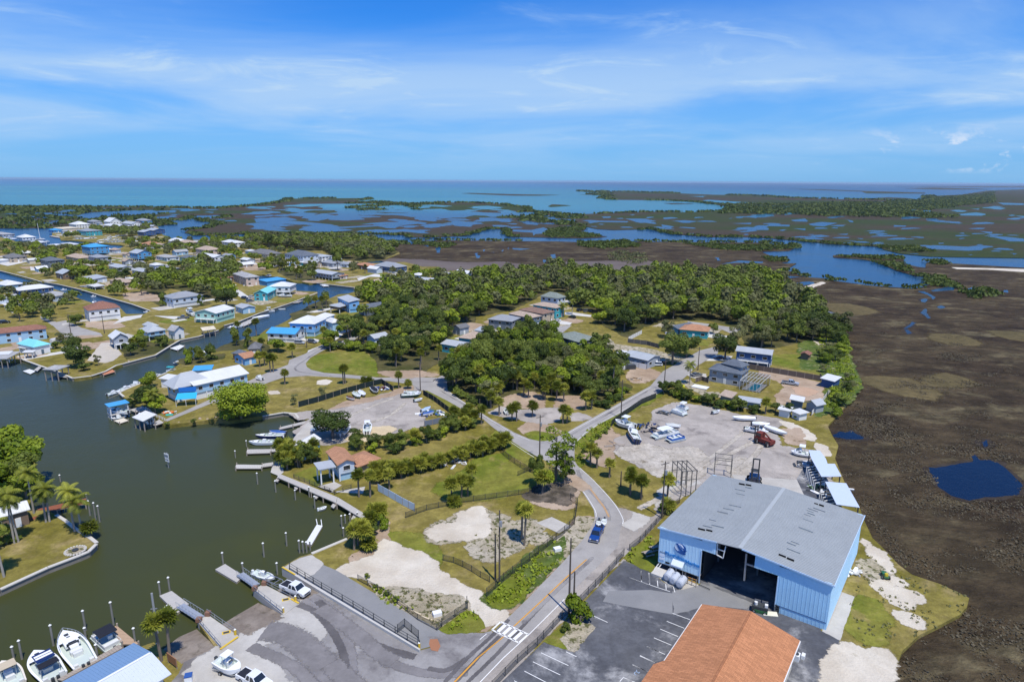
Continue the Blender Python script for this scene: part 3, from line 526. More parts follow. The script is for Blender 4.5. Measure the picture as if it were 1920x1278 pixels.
for k in (-.12, .12):
    pts = TW('B3 218,1290 440,1060 660,880 M3 0,0', .066)[:3]; ribbon('centre_line', [p+Vector((k, k*.6, 0)) for p in pts], .13, YEL, z=.066)
    pts = TW('B3 750,790 1000,560 1200,370 1370,220', .066); ribbon('centre_line', [p+Vector((k, k*.6, 0)) for p in pts], .13, YEL, z=.066)
    pts = spline(TW('M3 1560,860 1520,780 1460,700 1400,620 1330,560', .066), 4); ribbon('centre_line', [p+Vector((k, k*.6, 0)) for p in pts], .11, YEL, z=.066)
ribbon('edge_line', 'B3 438,1290 660,1060 870,868 1180,560', .15, WHITE, z=.066)
ribbon('edge_line', spline(TW('M3 1675,920 1680,880 1635,790 1560,690 1420,540 1310,440', .066), 3), .13, WHITE, z=.066)
ribbon('edge_line', spline(TW('M3 1450,860 1440,800 1350,655 1290,600', .066), 3), .12, WHITE, z=.066)
ribbon('edge_line', 'N3 200,620 420,775 750,975 880,1025', .12, WHITE, z=.066)
ribbon('edge_line', 'M3 690,200 840,300 920,350', .12, WHITE, z=.066)
ribbon('edge_line', 'N3 1917,575 1500,805 1190,975', .12, WHITE, z=.066); ribbon('edge_line', 'N3 1917,640 1500,870 1360,960 1290,1030', .12, WHITE, z=.066)
ribbon('edge_line', 'B3 455,905 515,855', .12, WHITE, z=.066)
CW = [W(*T('B3 '+q)[0], .068) for q in ('560,822', '635,752', '870,860', '790,932')]
for a, b in ((0, 1), (1, 2), (2, 3), (3, 0)): ribbon('crossing_border', [CW[a], CW[b]], .3, WHITE, z=.068)
for k in range(1, 5):
    a = CW[0].lerp(CW[3], k/5); b = CW[1].lerp(CW[2], k/5); ribbon('crossing_bar', [a, b], .6, WHITE, z=.07)
for s in ('980,1018 1215,1128', '910,1095 1145,1208', '838,1175 1060,1290', '750,1258 800,1285', '1195,1010 1285,1052', '1425,700 1550,758', '1740,375 1917,440', '1838,318 1842,410', '1905,335 1912,440', '1890,965 1990,1010', '1830,1042 1950,1100', '1765,1120 1900,1185', '1655,1265 1685,1230 1760,1260'):
    ribbon('bay_line', 'B3 '+s, .12, WHITE, lvl=5)
for s in ('5,375 170,435 350,495', '100,320 105,400', '170,345 175,425', '240,400 245,450', '312,430 316,480', '378,455 390,500', '370,680 520,735', '320,748 470,808', '265,815 418,880', '210,890 360,953', '150,965 305,1032', '90,1045 215,1102', '28,1122 165,1185', '-20,1245 60,1275'):
    ribbon('bay_line', 'B4 '+s, .12, WHITE, lvl=5)
# ------------------------------------------------------------------ builders for things
rough_metal = lambda n, c: plain(n, c, .45, .0, .10, .4, .5)
M_WHITE = plain('white_paint', (.78, .78, .76), .5, var=.08); M_TRIM = plain('white_trim', (.72, .72, .70), .5, var=.06)
M_GLASS = plain('dark_glass', (.018, .024, .032), .08, var=.0, spec=.7); M_RUBBER = plain('black_rubber', (.02, .02, .02), .8)
M_STEEL = plain('galvanised_steel', (.42, .43, .44), .4, .6); M_DARK = plain('dark_steel', (.05, .055, .06), .5); M_WOOD = plain('weathered_wood', (.33, .28, .23), .9, var=.22)
M_WOODG = plain('grey_dock_wood', (.44, .415, .38), .9, var=.16); M_CONC = plain('cast_concrete', (.50, .48, .44), .9, var=.15); M_BLACK = plain('black_fabric', (.018, .02, .03), .9)
M_POLE = plain('creosote_pole', (.105, .085, .068), .9, var=.2); M_RED = plain('red_paint', (.45, .05, .03), .5); M_PIPE = plain('pvc_white', (.74, .74, .70), .5, var=.06)
def metal_roof(name, col, pitch=.45, rough=.42):
    "standing-seam sheet: seams run up the slope (object Y), with streaks and dirt"
    if name in MATS: return MATS[name]
    m, t, b = newmat(name); p = obj_co(t); sp = t.n.new('ShaderNodeSeparateXYZ'); t.link(p, sp.inputs[0])
    f = t.noise(t.mapping(p, scale=(1.2, .12, .3)), 1.2, 5, .65); g = t.noise(p, .25, 4, .6)
    k = t.math('MULTIPLY_ADD', t.math('ADD', f, g), .26, .74)
    s = t.n.new('ShaderNodeVectorMath'); s.operation = 'SCALE'; s.inputs[0].default_value = col; t.link(k, s.inputs['Scale']); t.link(s.outputs[0], b.inputs['Base Color'])
    b.inputs['Roughness'].default_value = rough; b.inputs['Specular IOR Level'].default_value = .4
    saw = t.math('FRACT', t.math('DIVIDE', sp.outputs[0], pitch)); rib = t.math('GREATER_THAN', saw, .88); bump(t, b, rib, .05, .7)
    return m
def shingle(name, col):
    if name in MATS: return MATS[name]
    m, t, b = newmat(name); p = obj_co(t); sp = t.n.new('ShaderNodeSeparateXYZ'); t.link(p, sp.inputs[0])
    br = t.n.new('ShaderNodeTexBrick'); br.inputs['Scale'].default_value = 1; br.inputs['Brick Width'].default_value = .9; br.inputs['Row Height'].default_value = .3; br.inputs['Mortar Size'].default_value = .02
    br.inputs['Color1'].default_value = (*[c*.86 for c in col], 1); br.inputs['Color2'].default_value = (*[min(1, c*1.14) for c in col], 1); br.inputs['Mortar'].default_value = (*[c*.6 for c in col], 1)
    t.link(p, br.inputs['Vector']); g = t.noise(p, .35, 5, .65); g2 = t.noise(p, 4, 3, .6)
    k = t.math('MULTIPLY_ADD', t.math('ADD', g, g2), .34, .66); s = t.n.new('ShaderNodeVectorMath'); s.operation = 'SCALE'; t.link(br.outputs[0], s.inputs[0]); t.link(k, s.inputs['Scale'])
    t.link(s.outputs[0], b.inputs['Base Color']); b.inputs['Roughness'].default_value = .95; b.inputs['Specular IOR Level'].default_value = .1
    return m
RM = dict(white=metal_roof('white_metal_roof', (.66, .66, .64)), grey=metal_roof('grey_metal_roof', (.30, .31, .32)), silver=metal_roof('silver_metal_roof', (.42, .44, .45)), blue=metal_roof('blue_metal_roof', (.07, .34, .64)),
    teal=metal_roof('teal_metal_roof', (.16, .50, .52)), aqua=metal_roof('aqua_metal_roof', (.22, .62, .68)), slate=shingle('slate_shingles', (.13, .15, .18)), dgrey=shingle('charcoal_shingles', (.17, .17, .175)), lgrey=shingle('light_grey_shingles', (.36, .36, .36)),
    brown=shingle('brown_shingles', (.24, .155, .12)), tan=shingle('tan_shingles', (.42, .33, .26)), orange=shingle('orange_shingles', (.46, .205, .10)), red=shingle('red_brown_shingles', (.26, .13, .095)), terra=shingle('terracotta_shingles', (.42, .22, .13)), green=shingle('green_grey_shingles', (.22, .25, .22)), cream=shingle('cream_shingles', (.62, .55, .42)))
WM = {k: plain(k+'_siding', c, .75, var=.07) for k, c in dict(white=(.72, .72, .70), cream=(.62, .56, .44), blue=(.09, .30, .55), lblue=(.33, .52, .68), teal=(.05, .36, .42), mint=(.36, .60, .52), grey=(.34, .37, .41), dgrey=(.15, .18, .21), navy=(.035, .09, .22), tan=(.46, .38, .28), brown=(.20, .14, .10), pink=(.60, .46, .38), sky=(.20, .44, .74), slate=(.10, .15, .19), pale=(.55, .62, .70)).items()}
def window_mesh(wd=1.3, hg=1.3):
    k = ('win', round(wd, 2), round(hg, 2))
    if k not in MESH:
        f = MB(); t = .08
        for sx in (-1, 1): f.box((sx*(wd/2-t/2), -.03, 0), (t, .1, hg))
        for sz in (-1, 1): f.box((0, -.03, sz*(hg/2-t/2)), (wd-2*t, .1, t))
        g = MB().box((0, -.005, 0), (wd-2*t, .03, hg-2*t))
        MESH[k] = (f.mesh('window', M_TRIM), g.mesh('pane', M_GLASS))
    return MESH[k]
MESH = {}
def add_window(root, x, y, z, rz, wd=1.3, hg=1.3):
    f, g = window_mesh(wd, hg); a = link_mesh('window', f, root); a.location = (x, y, z); a.rotation_euler = (0, 0, rz)
    link_mesh('pane', g, a)
def add_door(root, x, y, z, rz, wd=1.0, hg=2.1, mat=None, name='door'):
    d = MB().box((0, -.04, hg/2), (wd, .08, hg)).build(name, mat or M_TRIM, root); d.location = (x, y, z); d.rotation_euler = (0, 0, rz)
def roof_mesh(w, d, z0, rise, kind, oh=.5, axis='x', th=.18):
    "closed roof body over a w x d plan"
    W2, D2 = w/2+oh, d/2+oh; drop = 0
    if axis == 'y': W2, D2 = D2, W2
    if kind == 'hip': r = max(W2-D2, .0)
    elif kind == 'gable': r = W2
    if kind in ('hip', 'gable'):
        V = [(-W2, -D2, z0), (W2, -D2, z0), (W2, D2, z0), (-W2, D2, z0), (-r, 0, z0+rise), (r, 0, z0+rise)]
        V += [(x, y, z-th) for x, y, z in V]
        F = [(0, 1, 5, 4), (2, 3, 4, 5), (1, 2, 5), (3, 0, 4), (7, 6, 10, 11), (9, 8, 11, 10), (8, 7, 11), (6, 9, 10)] + [(a, a+6, b+6, b)[::1] for a, b in ((0, 1), (1, 2), (2, 3), (3, 0))]
        if kind == 'gable': F = [(0, 1, 5, 4), (2, 3, 4, 5), (7, 6, 10, 11), (9, 8, 11, 10), (0, 6, 7, 1), (2, 8, 9, 3), (1, 7, 11, 5), (5, 11, 8, 2), (3, 9, 10, 4), (4, 10, 6, 0)]
    else:   # shed, low slope: high at the back
        V = [(-W2, -D2, z0), (W2, -D2, z0), (W2, D2, z0+rise), (-W2, D2, z0+rise)]; V += [(x, y, z-th) for x, y, z in V]
        F = [(0, 1, 2, 3), (7, 6, 5, 4), (0, 4, 5, 1), (1, 5, 6, 2), (2, 6, 7, 3), (3, 7, 4, 0)]
    if axis == 'y': V = [(-y, x, z) for x, y, z in V]
    m = MB(); m.add(V, F); return m
def walls_mesh(w, d, z0, z1, rise=0, kind='hip', axis='x', t=.2):
    m = MB().box((0, 0, (z0+z1)/2), (w, d, z1-z0))
    if kind == 'gable' and rise:
        k = rise*.93; a, b = (w/2, d/2) if axis == 'x' else (d/2, w/2); V = []
        for s in (-1, 1):
            x = s*(a-.002); V = [(x, -b, z1), (x, b, z1), (x, 0, z1+k*b/(b+.5)), (x-s*.2, -b, z1), (x-s*.2, b, z1), (x-s*.2, 0, z1+k*b/(b+.5))]
            if axis == 'y': V = [(-q[1], q[0], q[2]) for q in V]
            m.add(V, [(0, 1, 2), (5, 4, 3), (0, 2, 5, 3), (1, 4, 5, 2)])
    return m
def house(label, loc, rz, w, d, h, kind='hip', rise=1.8, wall='white', roof='grey', z0=0.0, axis=None, name='house', cat='house', group=None, stilts=0.0, win=True, oh=.5, garage=False, deck=0.0, stair=False, lower=None, storeys=None, ac=False, posts=False, fence_=False):
    axis = axis or ('x' if w >= d else 'y')
    root = empty(name, (loc[0], loc[1], 0), rz, label, cat, group)
    wm_ = WM[wall]; h0 = z0+stilts
    walls_mesh(w, d, h0, h, rise, kind, axis).build('wall', wm_, root)
    roof_mesh(w, d, h+.12, rise, kind, oh, axis).build('roof', RM[roof], root)
    if stilts:
        nx, ny = max(2, int(w/3.5)+1), max(2, int(d/4)+1)
        if lower:
            MB().box((0, 0, (z0+h0)/2), (w-.6, d-.6, h0-z0-.004)).build('lower_wall', WM[lower], root)
        pm = MESH.setdefault(('post', round(h0-z0, 1), wall), MB().box((0, 0, (h0-z0)/2), (.3, .3, h0-z0)).mesh('post', M_TRIM))
        for i in range(nx):
            for j in (0, ny-1):
                o = link_mesh('post', pm, root); o.location = (-w/2+.15+i*(w-.3)/(nx-1), -d/2+.15+j*(d-.3)/(ny-1), z0)
    if deck:
        dk = MB().box((0, -d/2-deck/2-.005, h0+.0), (w*.9, deck, .18)).build('deck', M_TRIM, root)
        r_ = MB(); yy = -d/2-deck; 
        for q in (.35, .65, .95): r_.bar((-w*.45, yy, h0+q), (w*.45, yy, h0+q), .05)
        n = int(w*.9/1.5)
        for i in range(n+1): r_.bar((-w*.45+i*w*.9/n, yy, h0), (-w*.45+i*w*.9/n, yy, h0+1), .07)
        r_.build('railing', M_TRIM, dk)
        for i in range(4): MB().box((-w*.44+i*w*.88/3, yy+.1, (z0+h0)/2), (.22, .22, h0-z0-.2)).build('post', M_TRIM, root)
    if stair:
        s_ = MB(); n = 10
        for i in range(n): s_.box((w/2+.9, -d/2+1+i*.35, h0-(i+.5)*(h0-z0)/n), (1.2, .34, .06))
        for sx in (-.6, .6): s_.bar((w/2+.9+sx, -d/2+.9, h0), (w/2+.9+sx, -d/2+1+n*.35, z0), .12)
        s_.build('stair', M_TRIM, root)
    if win:
        st = storeys or max(1, int(round((h-h0)/2.9)))
        cam_l = Matrix.Rotation(-rz, 3, 'Z') @ Vector((-loc[0], -loc[1], 0))
        for sd, L, D_, ang, nrm in (('f', w, d, 0, (0, -1)), ('b', w, d, math.pi, (0, 1)), ('r', d, w, math.pi/2, (1, 0)), ('l', d, w, -math.pi/2, (-1, 0))):
            if nrm[0]*cam_l.x+nrm[1]*cam_l.y < D_/2: continue
            n = max(1, int(L/3.4))
            for k in range(st):
                zc = h0+(h-h0)*(k+.54)/st
                for i in range(n):
                    q = -L/2+L*(i+.5)/n
                    x, y = {'f': (q, -d/2), 'b': (-q, d/2), 'r': (w/2, q), 'l': (-w/2, -q)}[sd]
                    if k == 0 and not stilts and i == n//2: add_door(root, x, y, h0, ang, mat=M_WHITE if wall != 'white' else WM['slate'])
                    else: add_window(root, x, y, zc, ang, 1.8 if n < 4 else 1.5, min(1.3, (h-h0)/st*.55))
    if garage: add_door(root, -w/2+3, -d/2, z0, 0, 4.2, 2.3, M_TRIM, 'garage_door')
    return root
def rect_from(s, H):
    "two eave corners (left, right) and one behind, traced in the photo at height H -> centre, rotation, width, depth"
    a, b, c = TW(s, H)[:3]; e = b-a; w_ = e.length; ex = e.normalized(); ey = Vector((-ex.y, ex.x, 0)); d_ = (c-b).dot(ey)
    if d_ < 0: ey = -ey; d_ = -d_
    ctr = (a+b)/2+ey*d_/2; return (ctr.x, ctr.y), math.atan2(ex.y, ex.x), w_, d_
def house_e(label, s, H, oh=.5, **kw):
    loc, rz, w, d = rect_from(s, H); return house(label, loc, rz, w-2*oh, d-2*oh, H, oh=oh, **kw)

# ---- vehicles
def paint(name, col, rough=.25): return plain(name+'_car_paint', col, rough, var=.03, spec=.5, coat=.6)
CARP = {k: paint(k, c) for k, c in dict(white=(.72, .73, .74), blue=(.01, .05, .22), silver=(.40, .42, .44), black=(.02, .02, .022), red=(.30, .02, .02), yellow=(.62, .60, .02), grey=(.16, .17, .18), navy=(.02, .035, .09), green=(.03, .14, .05)).items()}
def wheel(root, x, y, r=.38, w=.26):
    if 'wheel' not in MESH: MESH['wheel'] = (MB().cone((0, -.13, 0), (0, .13, 0), .38, .38, 14).mesh('wheel', M_RUBBER), MB().cone((0, -.135, 0), (0, .135, 0), .22, .22, 10).mesh('rim', M_STEEL))
    o = link_mesh('wheel', MESH['wheel'][0], root, (x, y, r)); o.scale = (r/.38,)*3; link_mesh('rim', MESH['wheel'][1], o)
def prism(m, prof, y0, y1, inset=None):
    "side profile (x,z) extruded across; inset narrows the points above a given z"
    n = len(prof); V = []
    for y in (y0, y1):
        for x, z in prof: k = (inset[1] if inset and z > inset[0] else 0); V.append((x, y-math.copysign(k, y), z))
    F = [tuple(range(n)), tuple(range(n, 2*n))[::-1]] + [(i, n+i, n+(i+1) % n, (i+1) % n) for i in range(n)]
    m.add(V, F); return m
def car(label, a, b, kind='suv', col='white', group=None, z=0.0, length=None, cat=None, cover=None):
    "a = rear, b = front, traced on the ground"
    A, B = (W(*T(a)[0], z), W(*T(b)[0], z)) if isinstance(a, str) else (a, b)
    c = (A+B)/2; d = B-A; rz = math.atan2(d.y, d.x); L = length or {'pickup': 5.8, 'suv': 4.8, 'sedan': 4.6, 'van': 5.6}[kind]
    r = empty({'pickup': 'pickup_truck', 'van': 'van'}.get(kind, 'car'), (c.x, c.y, z), rz, label, cat or ({'pickup': 'pickup truck', 'van': 'van'}.get(kind, 'car')), group); p = CARP[col]; h = L/2; wd = .98
    if kind == 'pickup':
        body = MB(); prism(body, [(-h, .5), (-h, 1.12), (-.5, 1.12), (1.2, 1.15), (h-.25, 1.02), (h, .85), (h, .45)], wd, -wd); body.build('body', p, r)
        cab = MB(); prism(cab, [(-.75, 1.13), (-.55, 1.85), (.75, 1.85), (1.45, 1.14)], wd-.04, -wd+.04, (1.5, .2)); cab.build('window', M_GLASS, r)
        rf = MB(); prism(rf, [(-.62, 1.80), (-.55, 1.9), (.72, 1.9), (.82, 1.80)], wd-.2, -wd+.2); 
        for sy in (-1, 1): rf.bar((-.75, sy*.95, 1.14), (-.56, sy*.77, 1.86), .1); rf.bar((1.42, sy*.94, 1.15), (.76, sy*.77, 1.86), .1); rf.bar((.1, sy*.95, 1.15), (.1, sy*.78, 1.86), .1)
        rf.build('roof', p, r); MB().box((-h+1.08, 0, 1.123), (1.95, 1.6, .012)).build('cargo_bed', M_BLACK if not cover else p, r)
        gr = MB().box((h+.02, 0, .72), (.06, 1.2, .26)); gr.build('grille', M_DARK, r); MB().box((h+.03, 0, .5), (.12, 1.9, .16)).build('bumper', M_STEEL, r)
    elif kind == 'van':
        body = MB(); prism(body, [(-h, .45), (-h, 2.2), (h-1.6, 2.25), (h-.9, 1.3), (h-.1, 1.05), (h, .45)], wd, -wd, (1.6, .1)); body.build('body', p, r)
        g = MB(); prism(g, [(h-1.56, 2.1), (h-.92, 1.36), (h-.86, 1.36), (h-1.5, 2.15)], wd-.15, -wd+.15); g.build('window', M_GLASS, r)
    else:
        top = 1.72 if kind == 'suv' else 1.42; body = MB(); prism(body, [(-h, .4), (-h, .95), (-h+.2, 1.02), (h-1.1, .98), (h-.1, .78), (h, .4)], wd-.03, -wd+.03); body.build('body', p, r)
        x0 = -h+.15 if kind == 'suv' else -h+.75; cab = MB(); prism(cab, [(x0, 1.0), (x0+.3, top), (h-2.1, top), (h-1.25, .98)], wd-.1, -wd+.1, (1.2, .22)); cab.build('window', M_GLASS, r)
        rf = MB(); prism(rf, [(x0+.26, top-.04), (x0+.3, top+.05), (h-2.12, top+.05), (h-2.0, top-.04)], wd-.3, -wd+.3); rf.build('roof', p, r)
    for sx in (-.62, .62):
        for sy in (-1, 1): wheel(r, sx*h, sy*(wd-.12), .36 if kind != 'pickup' else .42)
    for sy in (-1, 1): MB().box((h-.03, sy*.72, .86 if kind == 'pickup' else .72), (.1, .34, .16)).build('headlight', M_TRIM, r)
    return r
# ---- boats
GEL = plain('white_gelcoat', (.80, .81, .80), .25, var=.04, coat=.4); GELC = plain('cream_gelcoat', (.72, .66, .56), .3, var=.05); BLUEC = plain('blue_canvas', (.03, .09, .30), .85); NAVY = plain('navy_hull', (.015, .03, .11), .25, coat=.4)
DECKC = plain('deck_nonskid', (.50, .56, .52), .7, var=.06); ALU = plain('aluminium', (.50, .52, .54), .35, .5); VINYL = plain('seat_vinyl', (.66, .66, .63), .5); TEALC = plain('teal_canvas', (.04, .36, .40), .8); BLKC = plain('black_canvas', (.015, .017, .025), .8); GREYH = plain('grey_hull', (.28, .30, .31), .4); TANC = plain('tan_canvas', (.50, .42, .30), .85)
def hull_mb(L, B, H, n=16):
    "lofted hull, stern at -L/2, bow at +L/2; returns outside shell with gunwale"
    m = MB(); R_ = []
    for i in range(n+1):
        t = i/n; x = -L/2+t*L; k = (1-max(0, (t-.42)/.58)**2.9); hb = B/2*max(.02, k)*(.84+.16*min(1, t*2.4)); sh = H*(1+.28*max(0, t-.3)**1.5)
        ke = H*.02+H*.75*max(0, (t-.72)/.28)**2; ch = min(sh*.9, ke+H*.28)
        R_.append([(x, -hb, sh), (x, -hb*.84, ch), (x, 0, ke), (x, hb*.84, ch), (x, hb, sh)])
    V = [p for r in R_ for p in r]; F = []
    for i in range(n):
        for j in range(4): a = i*5+j; F.append((a, a+1, a+6, a+5))
    F.append((0, 1, 2, 3, 4)[::1]); m.add(V, F); return m, R_
def boat(label, a, b, kind='console', beam=None, z=-1.15, hull=None, group=None, canopy=None, name='boat', cat='boat', extra=None, roll=0.0, H=None):
    "a = stern, b = bow, traced at the waterline / keel height z"
    A, B_ = (W(*T(a)[0], z+.8), W(*T(b)[0], z+.8)) if isinstance(a, str) else (a, b)
    c = (A+B_)/2; d = B_-A; L = d.length; rz = math.atan2(d.y, d.x); B = beam or L*.33; H = H or max(.7, L*.13); hull = hull or GEL
    r = empty(name, (c.x, c.y, z), rz, label, cat, group); r.rotation_euler.x = roll
    if kind == 'pontoon':
        t = MB()
        for sy in (-.38, .38): t.cone((-L/2, sy*B, .2), (L/2-.7, sy*B, .2), .3, .3, 10); t.cone((L/2-.7, sy*B, .2), (L/2, sy*B, .45), .3, .06, 10)
        t.build('pontoon', ALU, r); MB().box((-.1, 0, .58), (L*.94, B, .12)).build('deck', DECKC, r)
        rl = MB()
        for sy in (-1, 1): rl.box((-.2, sy*B*.46, .98), (L*.8, .05, .62))
        rl.box((L*.2+L*.17, 0, .98), (.05, B*.9, .62)); rl.box((-L*.42, 0, .98), (.05, B*.9, .62)); rl.build('rail_panel', hull, r)
        st = MB(); st.box((L*.25, B*.3, .85), (L*.22, .6, .42)); st.box((L*.25, -B*.3, .85), (L*.22, .6, .42)); st.box((-L*.3, 0, .85), (.7, B*.8, .42)); st.build('seat', VINYL, r)
        MB().box((0, -B*.22, .98), (.6, .7, .7)).build('console', GEL, r)
        if canopy is not None:
            cn = MB(); pr = [(-L*.22, 2.35), (-L*.2, 2.55), (L*.18, 2.58), (L*.22, 2.35), (L*.18, 2.52), (-L*.19, 2.49)]; prism(cn, pr, B*.5, -B*.5); cn.build('canopy', canopy, r)
            fr = MB(); 
            for sx in (-.2, .2):
                for sy in (-1, 1): fr.bar((0, sy*B*.48, .9), (sx*L, sy*B*.48, 2.45), .05)
            fr.build('canopy_frame', ALU, r)
        MB().box((-L/2-.1, 0, .55), (.4, .4, .9)).build('outboard', M_DARK, r); return r
    m, RR = hull_mb(L, B, H); m.build('hull', hull, r, smooth=False)
    dk = MB(); n = len(RR); zi = H*.62; V = []; F = []     # gunwale strip and cockpit sole
    for q in RR:
        x, hb, s = q[0][0], q[4][1], q[0][2]; k = .84 if x < L*.22 else .55
        V += [(x, -hb, s), (x, -hb*k, s+.03), (x, hb*k, s+.03), (x, hb, s)]
    for i in range(n-1):
        a0 = i*4
        for j in ((0, 1), (2, 3)): F.append((a0+j[0], a0+4+j[0], a0+4+j[1], a0+j[1]))
        if RR[i][0][0] > L*.14: F.append((a0+1, a0+5, a0+6, a0+2))
    dk.add(V, F); dk.build('gunwale', GEL if hull is not GELC else GELC, r)
    so_ = MB(); V = []; F = []; ii = [i for i in range(n) if RR[i][0][0] <= L*.28]
    for i in ii: q = RR[i]; V += [(q[0][0], -q[4][1]*.84, zi), (q[0][0], q[4][1]*.84, zi)]
    for k in range(len(ii)-1): F.append((2*k, 2*k+2, 2*k+3, 2*k+1))
    so_.add(V, F)
    for k in range(len(ii)-1):
        i = ii[k]; q, q2 = RR[i], RR[ii[k+1]]
        for s in (-1, 1): so_.add([(q[0][0], s*q[4][1]*.84, zi), (q2[0][0], s*q2[4][1]*.84, zi), (q2[0][0], s*q2[4][1]*.84, q2[0][2]+.03), (q[0][0], s*q[4][1]*.84, q[0][2]+.03)], [(0, 1, 2, 3)])
    so_.build('cockpit', DECKC, r)
    sh = H+.05
    if kind in ('console', 'ttop'):
        MB().box((-.02*L, 0, zi+.5), (.9, B*.3, 1.0)).build('console', GEL, r); MB().box((.03*L+.35, 0, zi+1.12), (.06, B*.28, .32)).build('windshield', M_GLASS, r)
        MB().box((-.17*L, 0, zi+.35), (.5, B*.32, .7)).build('seat', VINYL, r)
        if kind == 'ttop':
            prt = MB().box((-.04*L, 0, zi+2.1), (L*.26, B*.62, .08)).build('hardtop', canopy or GEL, r); fr = MB()
            for sx in (-.1, .05):
                for sy in (-1, 1): fr.bar((sx*L, sy*B*.24, zi), (sx*L, sy*B*.26, zi+2.08), .06)
            fr.build('hardtop_frame', ALU, r)
    if kind in ('cruiser', 'bigcruiser'):
        cb = MB(); prism(cb, [(-L*.05, sh), (-L*.02, sh+.95), (L*.10, sh+.9), (L*.32, sh+.25), (L*.36, sh)], B*.36, -B*.36, (sh+.3, B*.06)); cb.build('cabin', GEL, r)
        ws = MB(); prism(ws, [(L*.10, sh+.62), (L*.09, sh+.93), (L*.12, sh+.93), (L*.24, sh+.55)], B*.31, -B*.31); ws.build('windshield', M_GLASS, r)
        for sy in (-1, 1): MB().box((L*.05, sy*B*.352, sh+.45), (L*.12, .04, .22)).build('window', M_GLASS, r)
        MB().box((-L*.3, 0, zi+.28), (L*.1, B*.6, .5)).build('seat', VINYL, r)
        if kind == 'bigcruiser':
            MB().box((-.05*L, 0, sh+1.95), (L*.3, B*.7, .1)).build('hardtop', canopy or GEL, r); fr = MB()
            for sx in (-.17, .08):
                for sy in (-1, 1): fr.bar((sx*L, sy*B*.32, sh), (sx*L, sy*B*.33, sh+1.95), .08)
            fr.build('hardtop_frame', ALU, r)
        elif canopy is not None: MB().box((-.14*L, 0, sh+1.5), (L*.2, B*.72, .07)).build('canopy', canopy, r)
    if kind == 'covered':
        cv = MB(); V = []
        for i, q in enumerate(RR): x, hb, s = q[0][0], q[4][1], q[0][2]; V += [(x, -hb*1.02, s-.05), (x, 0, s+.55*(1-abs(2*i/(n-1)-.9)*.6)), (x, hb*1.02, s-.05)]
        F = []
        for i in range(n-1):
            for j in (0, 1): F.append((i*3+j, i*3+3+j, i*3+4+j, i*3+1+j))
        F.append((0, 1, 2)); cv.add(V, F); cv.build('cover', canopy or BLKC, r)
    if kind != 'covered' and L > 5.5:
        xf = L*.36; MB().box((xf, 0, RR[-4][0][2]+.05), (L*.05, B*.16, .03)).build('hatch', M_DARK, r)
        for sy in (-1, 1): MB().box((-L*.43, sy*B*.27, zi+.3), (L*.05, B*.16, .5)).build('transom_seat', VINYL, r)
    if L > 9 and kind == 'console':
        MB().box((L*.16, 0, sh+.12), (L*.26, B*.52, .45)).build('cabin_trunk', GEL, r); MB().box((L*.035, 0, sh+.42), (.12, B*.44, .5)).build('windscreen', M_GLASS, r)
        MB().box((-L*.10, 0, zi+.35), (.8, B*.42, .7)).build('engine_box', VINYL, r); MB().box((-L*.02, B*.12, zi+.85), (.5, .6, .25)).build('helm', M_DARK, r)
        for sx in (.25, .33): MB().box((L*sx, 0, sh+.36 if sx < .28 else sh+.2), (.25, .5, .04)).build('deck_hatch', M_DARK, r)
        m = MB(); pts_ = [(q[0][0], q[4][1]*.93, q[0][2]+.45) for q in RR[8:]]+[(q[0][0], -q[4][1]*.93, q[0][2]+.45) for q in RR[8:][::-1]]
        for u, v in zip(pts_, pts_[1:]): m.bar(u, v, .05); m.bar(u, (u[0], u[1], u[2]-.45), .04)
        m.build('bow_rail', ALU, r)
    if kind == 'skiff':
        for x in (-.2, .08): MB().box((x*L, 0, zi+.12), (.35, B*.72, .08)).build('seat', VINYL, r)
    for e in (range(2) if L > 8.5 else (0,)):
        y = (e-.5)*.7 if L > 8.5 else 0; MB().box((-L/2-.22, y, H*.9), (.42, .38, .62)).box((-L/2-.25, y, H*.4), (.22, .16, .8)).build('outboard', M_DARK if (len(label) % 2) else GEL, r)
    return r
def trailer(label, s, group=None, z=0.0):
    A, B_ = TW(s, z); c = (A+B_)/2; d = B_-A; L = d.length; r = empty('boat_trailer', (c.x, c.y, z), math.atan2(d.y, d.x), label, 'trailer', group)
    f = MB()
    for sy in (-.8, .8): f.bar((-L/2, sy, .55), (L*.2, sy, .55), .1); f.bar((L*.2, sy, .55), (L/2, 0, .55), .1)
    for x in (-.45, -.2, .1): f.bar((x*L, -.8, .55), (x*L, .8, .55), .09)
    f.build('frame', M_STEEL, r)
    for sy in (-1, 1): wheel(r, -L*.18, sy*.98, .32)
    return r

# ---- poles, pilings, fences, docks
def utility_pole(s, h, label, arm=True, lamp=False, group='wooden utility poles along the roads', tf=False, lean=0.0, rz=0.5):
    p = W(*T(s)[0]); r = empty('utility_pole', (p.x, p.y, 0), rz, label, 'utility pole', group); r.rotation_euler.y = lean
    MB().cone((0, 0, 0), (0, 0, h), .19, .12, 10).build('pole', M_POLE, r)
    if arm: MB().bar((-1.1, 0, h-.6), (1.1, 0, h-.6), .12).build('crossarm', M_POLE, r)
    if arm:
        for x in (-1, -.4, .4, 1): MB().cone((x, 0, h-.54), (x, 0, h-.32), .05, .04, 6).build('insulator', M_STEEL, r)
    if tf: MB().cone((0, -.4, h-3), (0, -.4, h-2), .28, .28, 12).build('transformer', M_STEEL, r)
    if lamp: MB().bar((0, 0, h-1.5), (2, 0, h-1.2), .07).box((2.2, 0, h-1.22), (.6, .25, .12)).build('street_light', M_STEEL, r)
    return r
PILE = MB().cone((0, 0, 0), (0, 0, 1), .17, .15, 8)
